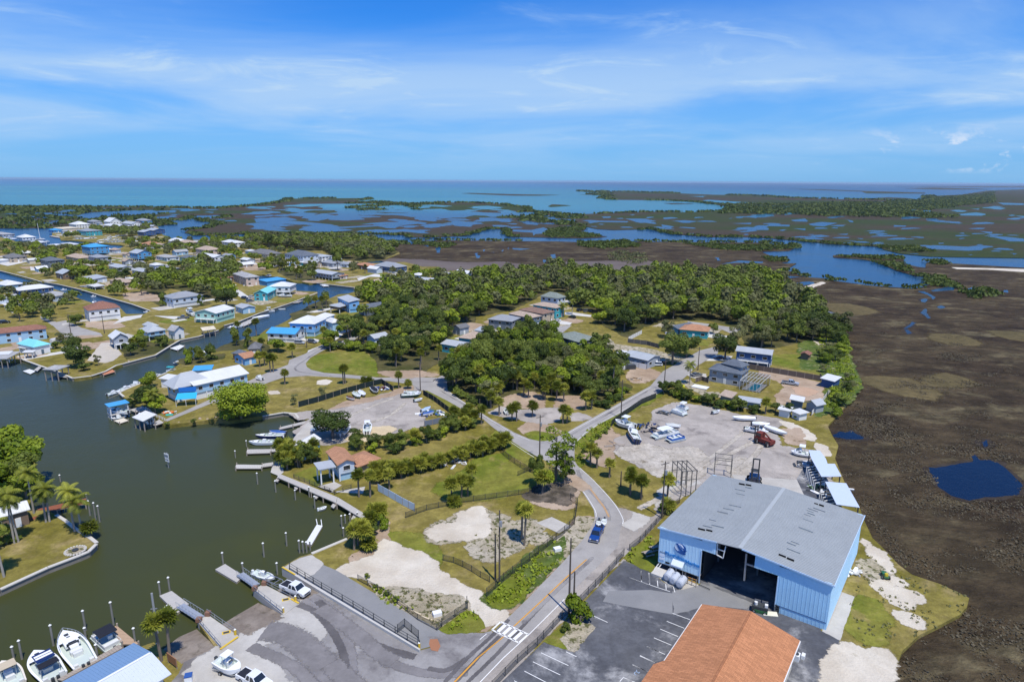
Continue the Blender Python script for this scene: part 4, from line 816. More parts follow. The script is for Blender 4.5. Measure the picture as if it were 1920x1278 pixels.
def piling(s, h, label, group, capm=True, z=-2.2, gx=(0, 0)):
    p = W(*T(s)[0], -1.2); r = empty('piling', (p.x, p.y, z), 0, label, 'piling', group)
    if 'pile' not in MESH: MESH['pile'] = PILE.mesh('shaft', plain('grey_pile_wood', (.22, .21, .18), .9, var=.2)); MESH['cap'] = MB().cone((0, 0, 0), (0, 0, .22), .24, .03, 8).mesh('cap', M_PIPE)
    o = link_mesh('shaft', MESH['pile'], r); o.scale = (1, 1, h-z); 
    if capm: link_mesh('cap', MESH['cap'], r, (0, 0, h-z-.02))
    return r
def seethrough(name, col, fac):
    m = bpy.data.materials.new(name); m.use_nodes = True; t = NT(m.node_tree); t.n.clear(); out = t.n.new('ShaderNodeOutputMaterial'); a = t.n.new('ShaderNodeBsdfTransparent'); b = t.n.new('ShaderNodeBsdfDiffuse'); b.inputs[0].default_value = (*col, 1)
    p = obj_co(t); f = t.math('MULTIPLY_ADD', t.noise(p, .8, 3, .6), .12, fac-.06); mx = t.n.new('ShaderNodeMixShader'); t.link(f, mx.inputs[0]); t.link(a.outputs[0], mx.inputs[1]); t.link(b.outputs[0], mx.inputs[2]); t.link(mx.outputs[0], out.inputs[0]); return m
LINKM = seethrough('chain_link_mesh', (.05, .055, .05), .26); SCREEN = seethrough('screen_mesh', (.03, .035, .04), .45)
def fence(label, s, h=1.8, sp=3.0, kind='link', group=None, mat=None, cat='fence', z=0.0, postmat=None, name='fence'):
    pts = TW(s, z); r = empty(name, tuple(pts[0]), 0, label, cat, group); o0 = pts[0]; fab = MB(); rail = MB(); pm = postmat or (M_DARK if kind == 'link' else M_WOOD)
    k = ('fp', h, pm.name); MESH.setdefault(k, MB().cone((0, 0, 0), (0, 0, h+.08), .06, .06, 6).mesh('post', pm) if kind == 'link' else MB().box((0, 0, h/2), (.12, .12, h+.06)).mesh('post', pm))
    bk = 0
    for i in range(len(pts)-1):
        a, b = pts[i]-o0, pts[i+1]-o0; L = (b-a).length; n = max(1, round(L/sp)); e = (b-a).normalized(); rz = math.atan2(e.y, e.x)
        for j in range(n+(i == len(pts)-2)): link_mesh('post', MESH[k], r, a+e*(L*j/n))
        if kind == 'link':
            nv = Vector((-e.y, e.x, 0))*.012
            fab.add([a-nv+Vector((0, 0, .05)), b-nv+Vector((0, 0, .05)), b-nv+Vector((0, 0, h)), a-nv+Vector((0, 0, h)), a+nv+Vector((0, 0, .05)), b+nv+Vector((0, 0, .05)), b+nv+Vector((0, 0, h)), a+nv+Vector((0, 0, h))], [(0, 1, 2, 3), (7, 6, 5, 4), (3, 2, 6, 7), (0, 4, 5, 1)])
            for q in (.08, h): rail.bar(a+Vector((0, 0, q)), b+Vector((0, 0, q)), .05, n=6)
        elif kind == 'panel':
            for j in range(n):
                c = a+e*(L*(j+.5)/n); o = MB().box((0, 0, h/2+.03), (L/n-.14, .06, h-.1)).build('panel', mat, r); o.location = c; o.rotation_euler = (0, 0, rz)
        elif kind == 'rail':
            for q in (h*.3, h*.65, h): rail.bar(a+Vector((0, 0, q)), b+Vector((0, 0, q)), .06)
    if fab.v: fab.build('mesh_fabric', mat or LINKM, r)
    if rail.v: rail.build('rail', pm, r)
    return r
def dock(label, s, wd=None, z=-.35, kind='quad', mat=None, group=None, boards=True, piles=True, name='dock', cat='dock', th=.22, pz=.5):
    "deck over water: a traced outline (quad: near-left, near-right, far-right, far-left) with boards across its long side, and piles"
    q = TW(s, z); c = sum(q, Vector())/len(q); r = empty(name, (c.x, c.y, z), 0, label, cat, group); q = [p-c for p in q]; mat = mat or M_WOODG
    m = MB(); L1 = (q[1]-q[0]).length; L2 = (q[3]-q[0]).length
    fr = MB(); fr.slab([(p.x*.985, p.y*.985) for p in q], -th, -.06); fr.build('frame', M_WOOD, r)
    if boards:
        a, b, c_, d = (q[0], q[1], q[2], q[3]) if L1 >= L2 else (q[1], q[2], q[3], q[0]); n = max(3, min(280, int(max(L1, L2)/.42))); 
        for i in range(n):
            t0, t1 = (i+.04)/n, (i+.96)/n; P_ = [a.lerp(b, t0), a.lerp(b, t1), d.lerp(c_, t1), d.lerp(c_, t0)]; dz = rnd.uniform(-.008, .008)
            V = [(p.x, p.y, zz_+dz) for zz_ in (-.05, 0) for p in P_]; m.add(V, [(3, 2, 1, 0), (4, 5, 6, 7), (0, 1, 5, 4), (1, 2, 6, 5), (2, 3, 7, 6), (3, 0, 4, 7)] )
        o = m.build('board', mat, r); o['kind'] = 'stuff'
    else: MB().slab([(p.x, p.y) for p in q], -.06, 0).build('deck', mat, r)
    if piles:
        pl = 0
        if 'dpile' not in MESH: MESH['dpile'] = MB().cone((0, 0, -2.2), (0, 0, 0), .15, .14, 8).mesh('pile', M_WOOD)
        for e0, e1 in ((q[0], q[1]), (q[3], q[2])) if L1 >= L2 else ((q[1], q[2]), (q[0], q[3])):
            n = max(1, int((e1-e0).length/4)); 
            for i in range(n+1):
                p = e0.lerp(e1, (i+.02)/(n+.04))*.985; o = link_mesh('pile', MESH['dpile'], r, (p.x, p.y, pz))
    return r
# ------------------------------------------------------------------ trees
rg = np.random.default_rng(11)
def quads(P, N, size, aspect=1.0, spin=True):
    "one leaf-sized quad per point, facing N with some tilt"
    n = len(P); N = N/np.linalg.norm(N, axis=1, keepdims=True).clip(1e-6); A = np.cross(N, rg.normal(size=(n, 3))); A /= np.linalg.norm(A, axis=1, keepdims=True).clip(1e-6); B = np.cross(N, A)
    s = (size*rg.uniform(.6, 1.35, n))[:, None]; A = A*s; B = B*s*aspect
    V = np.stack([P-A-B*.5, P+A*.9-B, P+A+B*.6, P-A*.8+B], 1).reshape(-1, 3); return V, np.arange(4*n).reshape(n, 4)
def crown(name, r, h, zc, nb, nl, leaf, mat, flat=.75, sparse=1.0, low=-.5, seed=1):
    q = np.random.default_rng(seed); th = q.uniform(0, 2*np.pi, nb); rr = np.sqrt(q.uniform(0, 1, nb))*r*.68; zz_ = zc+(q.uniform(-.5, .62, nb))*h*(1-.45*(rr/r)**2)
    C = np.stack([np.cos(th)*rr, np.sin(th)*rr, zz_], 1); br = q.uniform(.24, .46, nb)*r*sparse
    per = np.maximum(8, (nl*br**2/np.sum(br**2))).astype(int); P = []; N = []
    for c, b, k in zip(C, br, per):
        d = q.normal(size=(k, 3)); d /= np.linalg.norm(d, axis=1, keepdims=True); d = d[d[:, 2] > low]; rad = b*q.uniform(.72, 1.12, len(d))[:, None]
        P.append(c+d*rad*np.array([1, 1, flat])); N.append(d+q.normal(scale=.45, size=d.shape)+np.array([0, 0, .25]))
    V, F = quads(np.concatenate(P), np.concatenate(N), leaf, .8); return np_mesh(name, V, F, mat)
def trunk(name, h, r0, r1, limbs=4, spread=2.2, lh=.5, mat=None, seed=0):
    q = random.Random(seed); m = MB(); m.cone((0, 0, -.2), (q.uniform(-.2, .2), q.uniform(-.2, .2), h), r0, r1, 8)
    for i in range(limbs):
        a = 2*math.pi*(i+q.random()*.6)/max(1, limbs); z = h*q.uniform(lh, .92); m.cone((0, 0, z), (math.cos(a)*spread, math.sin(a)*spread, z+spread*.7), r1*.9, r1*.3, 6)
    return m.mesh(name, mat or BARK)
def fan_palm(name, h, nf=34, fl=1.0, seed=0):
    q = np.random.default_rng(seed); V = []; F = []; 
    def tri(a, b, c, d):
        n = len(V); V.extend([a, b, c, d]); F.append((n, n+1, n+2, n+3))
    for i in range(nf):
        az = q.uniform(0, 2*np.pi); el = math.asin(min(1, max(-.9, -.75+1.72*(i+.5)/nf))); d = np.array([math.cos(az)*math.cos(el), math.sin(az)*math.cos(el), math.sin(el)])
        sd = np.array([-math.sin(az), math.cos(az), 0.]); up = np.cross(d, sd); b0 = np.array([0, 0, h-.1]); pl = q.uniform(.55, .95)*fl; e = b0+d*pl-np.array([0, 0, .1*pl])
        w_ = .03; tri(b0-sd*w_, b0+sd*w_, e+sd*w_, e-sd*w_); R_ = q.uniform(.85, 1.15)*fl; nb = 9
        for k in range(nb):
            a = (k/(nb-1)-.5)*math.radians(230); bd = d*math.cos(a)+sd*math.sin(a); bd = bd+up*(.12 if k % 2 else -.06); bd /= np.linalg.norm(bd); L = R_*(1-.25*abs(k/(nb-1)-.5)*2)
            p = np.cross(bd, up); p /= np.linalg.norm(p)+1e-9; mid = e+bd*L*.62-np.array([0, 0, .04]); tip = e+bd*L-np.array([0, 0, .22*L])
            tri(e, mid-p*.11*fl, tip, mid+p*.11*fl)
    return np_mesh(name, V, F, PALM)
def feather_palm(name, h, nf=16, L=2.6, seed=0):
    q = np.random.default_rng(seed); V = []; F = []
    for i in range(nf):
        az = 2*math.pi*i/nf*1.618*3; el = math.radians(70-95*(i/nf)); o = np.array([0, 0, h]); p = o.copy(); d0 = np.array([math.cos(az), math.sin(az), 0.]); sd = np.array([-math.sin(az), math.cos(az), 0.]); n = 12
        for k in range(n):
            a = el-math.radians(95)*(k/n)**1.3; st = (d0*math.cos(a)+np.array([0, 0, math.sin(a)]))*L/n; p2 = p+st; ll = L*.26*math.sin(math.pi*(k+1.2)/(n+1.6))
            for s in (-1, 1):
                t = p+sd*s*ll-np.array([0, 0, ll*.45])+st*.8; m = len(V); V += [p, p2, t+st*.35, t]; F.append((m, m+1, m+2, m+3))
            p = p2
    return np_mesh(name, V, F, PALM)
CROWNS = dict(
  oak=[crown('crown', 4.6, 5.2, 5.6, 17, 5200, .205, LEAF, seed=s) for s in (1, 2, 3)],
  dense=[crown('crown', 3.8, 5.0, 4.9, 14, 3600, .215, LEAF, seed=s) for s in (4, 5, 6)],
  bright=[crown('crown', 3.4, 4.4, 4.6, 12, 3000, .21, LEAFG, seed=s) for s in (7, 8)],
  grey=[crown('crown', 4.0, 5.4, 5.0, 16, 3000, .19, LEAFY, sparse=.85, seed=s) for s in (9, 10)],
  bush=[crown('crown', 2.2, 2.2, 1.2, 9, 1100, .22, LEAF, low=-.1, seed=s) for s in (12, 13)] + [crown('crown', 2.2, 2.2, 1.2, 9, 1100, .22, LEAFG, low=-.1, seed=14)],
  sparse=[crown('crown', 4.4, 9.0, 9.5, 26, 1300, .22, LEAFG, sparse=.55, seed=21)],
  dome=[crown('crown', 8.5, 9.0, 6.0, 60, 16000, .26, LEAFG, sparse=.75, low=-.6, seed=31)],
  sabal=[fan_palm('crown', 5.0, 46, 1.12, s) for s in (1, 2, 3)],
  tall=[feather_palm('crown', 9.0, 18, 3.0, 5)])
TRUNKS = dict(dome=trunk('trunk', 5, .4, .2, 6, 3), oak=trunk('trunk', 4.6, .38, .2, 6, 2.4), dense=trunk('trunk', 3.8, .28, .15, 5, 1.8), bright=trunk('trunk', 3.4, .24, .13, 5, 1.6), grey=trunk('trunk', 4.4, .25, .12, 6, 2.2), bush=trunk('stem', .9, .12, .06, 5, .9, .2),
  sparse=trunk('trunk', 12.5, .30, .1, 12, 2.2, .45), sabal=MB().cone((0, 0, -.1), (0, 0, 4.9), .24, .19, 8).mesh('trunk', BARK), tall=MB().cone((0, 0, -.1), (.1, .05, 4.5), .22, .17, 8).cone((.1, .05, 4.5), (0, 0, 9.0), .17, .13, 8).mesh('trunk', plain('palm_bark', (.34, .31, .27), .9, var=.2)))
TH = dict(dome=12, oak=8.6, dense=7.6, bright=7.0, grey=7.9, bush=2.6, sparse=14.5, sabal=6.2, tall=10.0); TW_ = dict(dome=18, oak=9.6, dense=8, bright=7, grey=8.4, bush=4.8, sparse=8.6, sabal=4.2, tall=5.2)
SKIRT = None
NTREE = {}
def tree(p, kind, h=None, wd=None, label='', group=None, cat=None, name=None, z=0.0):
    "p: world point or traced pixel; h height and wd crown width in metres"
    if isinstance(p, str): p = W(*T(p)[0], z)
    v = CROWNS[kind]; k = rnd.randrange(len(v)); h = h or TH[kind]*rnd.uniform(.85, 1.15); sz = h/TH[kind]; sx = (wd/TW_[kind]) if wd else sz*rnd.uniform(.92, 1.1)
    nm = name or {'sabal': 'palm_tree', 'tall': 'palm_tree', 'bush': 'shrub'}.get(kind, 'tree'); ct = cat or {'sabal': 'palm tree', 'tall': 'palm tree', 'bush': 'shrub'}.get(kind, 'tree')
    r = empty(nm, (p.x, p.y, z), rnd.uniform(0, 6.28), label, ct, group)
    tr = link_mesh('stem' if kind == 'bush' else 'trunk', TRUNKS[kind], r); c = link_mesh('crown', v[k], r)
    if kind in ('sabal', 'tall'):       # the trunk stretches, the crown keeps its size
        hz = 5.0 if kind == 'sabal' else 9.0; cs = sx if wd else rnd.uniform(.9, 1.15)
        th = max(1.2, h-1.2*cs); tr.scale = (1, 1, th/hz); c.scale = (cs, cs, cs); c.location = (0, 0, th-hz*cs)
        r.rotation_euler.x = rnd.uniform(-.04, .04); r.rotation_euler.y = rnd.uniform(-.04, .04)
    else:
        for o in (tr, c): o.scale = (sx, sx, sz)
    NTREE[nm] = NTREE.get(nm, 0)+1; return r
def scatter(poly, step, seed, jit=.42, avoid=()):
    "even but irregular points inside a world polygon"
    q = random.Random(seed); xs = [p.x for p in poly]; ys = [p.y for p in poly]; out = []; y = min(ys); row = 0
    while y < max(ys):
        x = min(xs)+(step/2 if row % 2 else 0)
        while x < max(xs):
            a, b = x+q.uniform(-jit, jit)*step, y+q.uniform(-jit, jit)*step
            if inpoly(a, b, poly) and not any(inpoly(a, b, A) for A in avoid): out.append(Vector((a, b, 0)))
            x += step
        y += step*.87; row += 1
    return out
EXTRA = []          # broadleaf trees past the first 300 or too small: joined as stuff later
BLOCK = []          # footprints kept free of trees
def clump_mesh(items, name, mat, leaf=.8, per=70, seed=3, low=-.2):
    "many crowns as one mesh: items = (x, y, z, radius, height)"
    q = np.random.default_rng(seed); P = []; N = []; S_ = []
    for x, y, z, r, h in items:
        nb = 4
        for b in range(nb):
            a = q.uniform(0, 6.28); rr = q.uniform(0, .5)*r; c = np.array([x+math.cos(a)*rr, y+math.sin(a)*rr, z+h*q.uniform(.42, .75)]); k = per//nb
            d = q.normal(size=(k, 3)); d /= np.linalg.norm(d, axis=1, keepdims=True); d = d[d[:, 2] > low]
            P.append(c+d*np.array([r*.58, r*.58, h*.34])*q.uniform(.8, 1.1, len(d))[:, None]); N.append(d+q.normal(scale=.4, size=d.shape)); S_.append(np.full(len(d), leaf*r/4))
    P = np.concatenate(P); N = np.concatenate(N); s = np.concatenate(S_)
    V, F = quads(P, N, s, .85); return tag(link_mesh(name, np_mesh(name, V, F, mat)), kind='stuff')
# ------------------------------------------------------------------ the blue boat warehouse
BSID = plain('blue_corrugated_siding', (.43, .70, .90), .6, var=.12, vs_=.5); BSIDL = plain('pale_and_sunlit_blue_siding', (.56, .79, .94), .6, var=.10, vs_=.5); BTRIM = plain('pale_blue_trim', (.50, .66, .84), .5, var=.05)
WROOF = plain('warehouse_roof', (.315, .335, .34), .6, var=.2, vs_=.35); SKYL = plain('skylight_sheet', (.33, .355, .36), .5, var=.2); HOLE_DARK = plain('painted_hole_dark', (.006, .007, .008), .9, var=0)
LOGO = plain('blue_logo_paint', (.02, .10, .34), .5, var=.05); LOGOL = plain('pale_logo_paint', (.80, .86, .92), .5, var=.05)
def frame_from(a, b):
    A, B = W(*T(a)[0], a_z), W(*T(b)[0], a_z)
WA, WB = W(1238.1, 988.1, 8.6), W(1560.7, 1095, 8.6); we = (WB-WA).normalized(); wrz = math.atan2(we.y, we.x); WW_, WD_ = (WB-WA).length, 28.2
wh = empty('warehouse', (WA.x, WA.y, 0), wrz, 'large blue corrugated boat warehouse with grey metal roof and open dark doorway', 'warehouse')
def corr(m, x0, x1, y, z0, z1, face=-1, pitch=.62, axis='x'):
    "corrugated sheet: real ribs on a flat panel"
    if axis == 'x': m.box(((x0+x1)/2, y, (z0+z1)/2), (x1-x0, .12, z1-z0))
    else: m.box((y, (x0+x1)/2, (z0+z1)/2), (.12, x1-x0, z1-z0))
    n = max(1, int((x1-x0)/pitch))
    for i in range(n):
        q = x0+(i+.5)*(x1-x0)/n
        if axis == 'x': m.box((q, y+face*.075, (z0+z1)/2), (.1, .03, z1-z0-.01))
        else: m.box((y+face*.075, q, (z0+z1)/2), (.03, .1, z1-z0-.01))
m = MB(); corr(m, 0, 8.15, 0, 1.4, 8.75); corr(m, 8.17, 10.75, 0, 6.9, 9.1); m.build('wall', BSIDL, wh)
m = MB(); corr(m, 17.6, 21.65, 0, 6.95, 9.2); corr(m, 21.67, WW_, 0, 1.42, 8.72); corr(m, 22.4, WW_, -.03, 0, 1.36); m.build('wall', BSID, wh)
m = MB(); corr(m, .1, WD_, WW_-.06, .3, 8.6, 1, axis='y'); m.build('wall', BSIDL, wh)  # paler blue puts this side's stronger sunlight into the colour
m = MB(); corr(m, 0, WW_, WD_, 0, 8.7, 1); m.build('wall', BSID, wh); m = MB(); corr(m, .1, WD_-.1, .06, 3.2, 8.6, -1, axis='y'); m.build('wall', BSID, wh)
m = MB(); m.box((WW_/2+11, -.12, 1.39), (WW_-22.2, .08, .07)); m.build('wall_seam', plain('dark_blue_seam', (.05, .10, .2), .8), wh)  # dark blue strip along the skirt line
m = MB(); m.box((WW_/2, WD_/2, -.02), (WW_-.3, WD_-.3, .1)); m.build('floor', plain('warehouse_floor', (.10, .10, .105), .9, var=.2), wh)
# roof: two slopes, ridge cap, ribs running down the slope
rw, z0, zr, oh = WW_/2, 8.62, 9.86, .35
m = MB()
for s in (-1, 1):
    x0, x1 = (rw, -oh) if s < 0 else (rw, WW_+oh)
    V = [(x0, -oh, zr), (x1, -oh, z0-.02), (x1, WD_+oh, z0-.02), (x0, WD_+oh, zr)]; V += [(x, y, z-.12) for x, y, z in V]
    m.add(V, [(0, 1, 2, 3) if s < 0 else (3, 2, 1, 0), (7, 6, 5, 4) if s < 0 else (4, 5, 6, 7), (0, 4, 5, 1), (1, 5, 6, 2), (2, 6, 7, 3)])
m.build('roof', WROOF, wh); rb = MB(); n = 60
for i in range(n):
    y = -oh+.3+i*(WD_+2*oh-.6)/(n-1)
    for x1, zz1 in ((-oh, z0-.02), (WW_+oh, z0-.02)): rb.bar((rw, y, zr+.012), (x1, y, zz1+.012), .05, .05)
o = rb.build('roof_rib', plain('roof_rib_metal', (.24, .265, .27), .5, var=.15), wh); o['kind'] = 'stuff'
MB().box((rw, WD_/2, zr+.03), (.7, WD_+2*oh, .05)).build('ridge_cap', plain('ridge_metal', (.36, .385, .39), .6), wh)
def roofpt(x, y, dz=.0): return (x, y, z0+(zr-z0)*(1-abs(x-rw)/rw)+dz)
for k, (x0, x1, y) in enumerate(((6.3, 7.6, 2.7), (7.75, 8.9, 2.9), (6.4, 7.6, 26.0), (7.75, 8.9, 26.2), (20.8, 22.0, 2.3), (22.2, 23.4, 2.15), (22.3, 23.2, 26.1), (21.4, 22.1, 26.15))):
    a, b = roofpt(x0, y, .06), roofpt(x1, y, .06); MB().bar(a, b, .1, .55 if k != 7 else .3).build('roof_opening_dark', HOLE_DARK, wh)  # solid near-black bars: the dark inside the openings is painted
q = random.Random(4)
for side in (7.6, 22.0):
    for i in range(22):
        y = 4.4+i*.98; 
        if q.random() < .45: x = side+q.uniform(-1.2, .4); MB().bar(roofpt(x, y, .045), roofpt(x+q.uniform(1.2, 2.6), y, .045), .04, q.uniform(.2, .45)).build('skylight', SKYL if q.random() < .7 else M_STEEL, wh)
for x0, x1, zz0, zz1 in ((-oh, 10.9, 8.6, 9.53), (15.3, WW_+oh, 9.83, 8.6)):
    MB().bar((x0, -oh-.05, zz0-.02), (x1, -oh-.05, zz1-.02), .08, .26).build('eave_trim', BTRIM, wh)
MB().box((WW_+oh+.04, WD_/2, 8.5), (.1, WD_+2*oh, .3)).build('eave_trim', BTRIM, wh)
MB().box((8.2, -.06, 3.45), (.16, .2, 6.9)).build('door_frame', BTRIM, wh); MB().box((21.64, -.08, 3.4), (.14, .2, 6.8)).build('door_frame', BTRIM, wh)
for a, b in (((10.9, 0, 8.14), (12.4, -.05, 8.1)), ((12.42, -.05, 9.2), (12.15, -.1, 6.75)), ((12.15, -.1, 6.72), (10.95, 0, 6.9)), ((10.95, .02, 9.3), (10.95, .02, 6.9))): MB().bar(a, b, .16).build('door_track', M_TRIM, wh)
for a, b in (((16.0, .3, 8.9), (16.05, .3, 3.6)), ((16.1, .3, 6.95), (17.6, .25, 6.98)), ((16.05, 9, 9.2), (16.05, 9, .1)), ((8.6, 9, 9), (8.6, 9, .1)), ((21.2, 9, 9), (21.2, 9, .1)), ((16.05, 18, 9.2), (16.05, 18, .1)), ((8.6, 18, 9), (8.6, 18, .1)), ((21.2, 18, 9), (21.2, 18, .1))): MB().bar(a, b, .28).build('column', M_STEEL, wh)
for y in (6, 12, 18, 24):
    MB().bar((.3, y, 8.4), (rw, y, 9.5), .25).bar((rw, y, 9.5), (WW_-.3, y, 8.4), .25).build('rafter', M_DARK, wh)
for x in (.12, 2.9, 5.4, 7.9): MB().box((x, .3, .7), (.3, .3, 1.4)).build('pier', M_WOOD, wh)
MB().box((4.1, 2.5, 1.2), (8, 4.6, .2)).build('raised_floor', M_WOOD, wh); MB().box((8.3, 14.5, 3.6), (.1, 26, 7.0)).build('inner_wall', M_DARK, wh)
# sign and logo
def flat(pts, y, mat, name, parent=wh, t=.05):
    n = len(pts); V = [(x, y, z) for x, z in pts]+[(x, y-t, z) for x, z in pts]; tri = tessellate_polygon([[Vector((x, z, 0)) for x, z in pts]]); F = []
    for a, b, c in tri:
        A, B, C_ = [Vector((*pts[k], 0)) for k in (a, b, c)]
        if (B-A).cross(C_-A).z < 0: b, c = c, b
        F.append((a+n, b+n, c+n)); F.append((a, c, b))
    F += [(i, n+i, n+(i+1) % n, (i+1) % n) for i in range(n)]
    mm = MB(); mm.add(V, F); return mm.build(name, mat, parent)
def blob(cx_, cz_, rx, rz_, mat, y, a0=0, n=24, name='sign_emblem'): return flat([(cx_+rx*math.cos(2*math.pi*i/n), cz_+rz_*math.sin(2*math.pi*i/n)) for i in range(n)], y, mat, name)
blob(4.25, 5.75, 1.12, 1.02, LOGO, -.125); blob(4.05, 5.9, .86, .78, LOGOL, -.18)
flat([(3.3, 6.55), (3.75, 6.7), (4.1, 6.2), (4.5, 5.75), (5.2, 5.2), (5.45, 4.95), (4.7, 5.1), (4.1, 5.45), (3.75, 5.9), (3.6, 6.3)], -.235, LOGO, 'sign_emblem')
flat([(4.1, 6.55), (4.6, 6.1), (5.3, 5.95), (5.6, 5.6), (5.0, 5.75), (4.5, 5.9)], -.235, LOGO, 'sign_emblem'); flat([(3.5, 5.1), (4.3, 5.3), (5.4, 5.05), (5.1, 4.75), (4.2, 4.75)], -.235, LOGO, 'sign_emblem')
def text(s, x, z, size, mat, parent, name='sign_lettering', y=-.13, rz=0.0, ext=.03, rx=math.pi/2):
    c = bpy.data.curves.new(name, 'FONT'); c.body = s; c.size = size; c.extrude = ext; c.offset = .035*size; c.materials.append(mat); tmp = bpy.data.objects.new('t', c); COL.objects.link(tmp)
    dg = bpy.context.evaluated_depsgraph_get(); me = bpy.data.meshes.new_from_object(tmp.evaluated_get(dg)); COL.objects.unlink(tmp); bpy.data.objects.remove(tmp)
    o = link_mesh(name, me, parent, (x, y, z)); o.rotation_euler = (rx, 0, rz); return o
SKYL_ = plain('blue_lettering', (.04, .26, .62), .5, var=.03)
for t_, x_, z_, s_ in (('Blue', 1.3, 3.5, .98), ('Pelican', 2.95, 3.45, .86), ('Marina', 5.35, 3.2, .98)): text(t_, x_, z_, s_, SKYL_, wh)
text('BOATS', .32, 3.55, .42, plain('grey_lettering', (.2, .26, .36), .6), wh); flat([(.25, 3.3), (1.3, 3.45), (1.3, 2.9), (.25, 2.75)], -.125, LOGOL, 'sign_panel'); flat([(1.5, 1.7), (2.35, 1.75), (2.35, 2.1), (1.5, 2.05)], -.125, HOLE_DARK, 'wall_vent')
flat([(.25, 2.55), (1.3, 2.65), (1.3, 2.2), (.25, 2.1)], -.125, LOGOL, 'sign_panel'); 
mm = MB(); mm.add([(2.95, -.1, 3.2), (5.2, -.1, 3.2), (5.2, -1.1, 2.5), (2.95, -1.1, 2.5), (2.95, -1.1, 2.25), (5.2, -1.1, 2.25)], [(0, 3, 2, 1), (3, 4, 5, 2), (0, 4, 3), (1, 2, 5)]); mm.build('awning', plain('awning_canvas', (.60, .66, .72), .7), wh)
# yard things round the warehouse
def wloc(x, y, z=0): v = Matrix.Rotation(wrz, 3, 'Z') @ Vector((x, y, 0)); return Vector((WA.x+v.x, WA.y+v.y, z))
for k, (x, y) in enumerate(((3.2, -2.2), (4.5, -2.6), (5.9, -2.9))):
    p = wloc(x, y); r = empty('fuel_tank', p, wrz, ['left', 'middle', 'right'][k]+'most of the three white storage tanks below the warehouse sign', 'tank', 'white storage tanks by the warehouse')
    MB().cone((0, -1.1, 1.0), (0, 1.1, 1.0), .72, .72, 16).cone((0, -1.25, 1.0), (0, -1.1, 1.0), .45, .72, 16).cone((0, 1.1, 1.0), (0, 1.25, 1.0), .72, .45, 16).build('tank', plain('tank_paint', (.46, .49, .54), .5), r)
    MB().box((0, -.7, .2), (1.1, .16, .4)).box((0, .7, .2), (1.1, .16, .4)).build('cradle', M_STEEL, r); MB().bar((0, .3, 1.7), (0, .3, 3.2), .08).build('vent_pipe', M_STEEL, r)
r = empty('loading_slab', wloc(1.6, -1.6), wrz, 'low tan concrete loading slab at the left foot of the warehouse', 'slab'); MB().box((0, 0, .2), (3.4, 2.6, .4)).build('slab', M_CONC, r); MB().bar((-1.9, .6, 0), (-1.2, 2.2, 1.5), .12).bar((-1.4, .6, 0), (-.7, 2.2, 1.5), .12).build('handrail', M_TRIM, r)
r = empty('pipe_frame', wloc(7.4, -1.6), wrz, 'orange and steel pipe guard beside the open warehouse doorway', 'guard frame')
for x in (-.8, 0, .8): MB().bar((x, 0, 0), (x, 0, 1.6), .12).build('post', M_WOOD, r)
MB().bar((-.8, 0, 1.5), (.8, 0, 1.5), .08).bar((-.8, 0, .9), (.8, 0, .9), .08).build('rail', plain('orange_paint', (.6, .28, .06), .6), r)
p = wloc(19.6, -1.6); r = empty('generator', p, wrz+.2, 'green and black generator cart in the warehouse doorway', 'generator')
MB().box((0, 0, .75), (2.6, 1.3, .9)).build('housing', M_DARK, r); MB().box((.2, -.5, .35), (2.2, .5, .5)).build('fuel_box', CARP['green'], r); MB().cone((-.7, 0, 1.2), (-.7, 0, 1.7), .28, .28, 12).build('filter', M_TRIM, r); MB().box((1.0, -.2, 1.5), (.5, .5, .5)).build('control_box', M_WHITE, r)
for x in (-.3, .9): MB().box((x-.2, 1.0, 1.3), (1.0, .1, .5)).build('panel', M_STEEL, r)
for sx in (-.9, .9): wheel(r, sx, -.7, .3)
r = empty('ramp_plate', wloc(21.3, -1.4, 0), wrz+.5, 'pale loading ramp plate leaning at the warehouse door corner', 'ramp'); MB().box((0, 0, .16), (2.4, 1.1, .1), M=Matrix.Rotation(.08, 3, 'X')).build('plate', plain('cream_plate', (.7, .68, .55), .6), r)
r = empty('barrier', wloc(9.5, -.9), wrz-.1, 'low curved black hose reel bar lying at the doorway edge', 'barrier'); MB().bar((-1, 0, .3), (1, 0, .3), .1).bar((-1, 0, 0), (-1, 0, .3), .1).bar((1, 0, 0), (1, 0, .3), .1).build('bar', M_DARK, r)
r = empty('ladder', wloc(22.0, -.35), wrz, 'black steel rack standing against the warehouse wall right of the doorway', 'rack')
for x in (-.3, .3): MB().box((x, 0, .75), (.08, .1, 1.5)).build('upright', M_DARK, r)
for z in (.1, .55, 1.0, 1.45): MB().box((0, 0, z), (.6, .1, .08)).build('shelf', M_DARK, r)

# ------------------------------------------------------------------ orange-roofed building, bottom right
OA, OB = W(*T('G8 700,70')[0], 5), W(*T('G8 1800,480')[0], 5); oe = (OB-OA).normalized(); orz = math.atan2(oe.y, oe.x)
r = empty('building', (OA.x, OA.y, 0), orz, 'building with big orange shingle hip roof beside the parking lot', 'building'); OW = (OB-OA).length; OSH = shingle('orange_shingles', (.50, .225, .11))
RG = W(*T('G8 1250,150')[0], 7.2); RGb = W(*T('G8 800,940')[0], 7.2); M_ = Matrix.Rotation(-orz, 3, 'Z'); g = M_ @ Vector((RG.x-OA.x, RG.y-OA.y, 0)); gb = M_ @ Vector((RGb.x-OA.x, RGb.y-OA.y, 0)); L_ = 30
rm = MB(); V = [(0, 0, 5), (OW, 0, 5), (OW, -L_, 5), (0, -L_, 5), (g.x, g.y+0.0, 7.2), (g.x, -L_+3, 7.2)]; V += [(x, y, z-.22) for x, y, z in V]
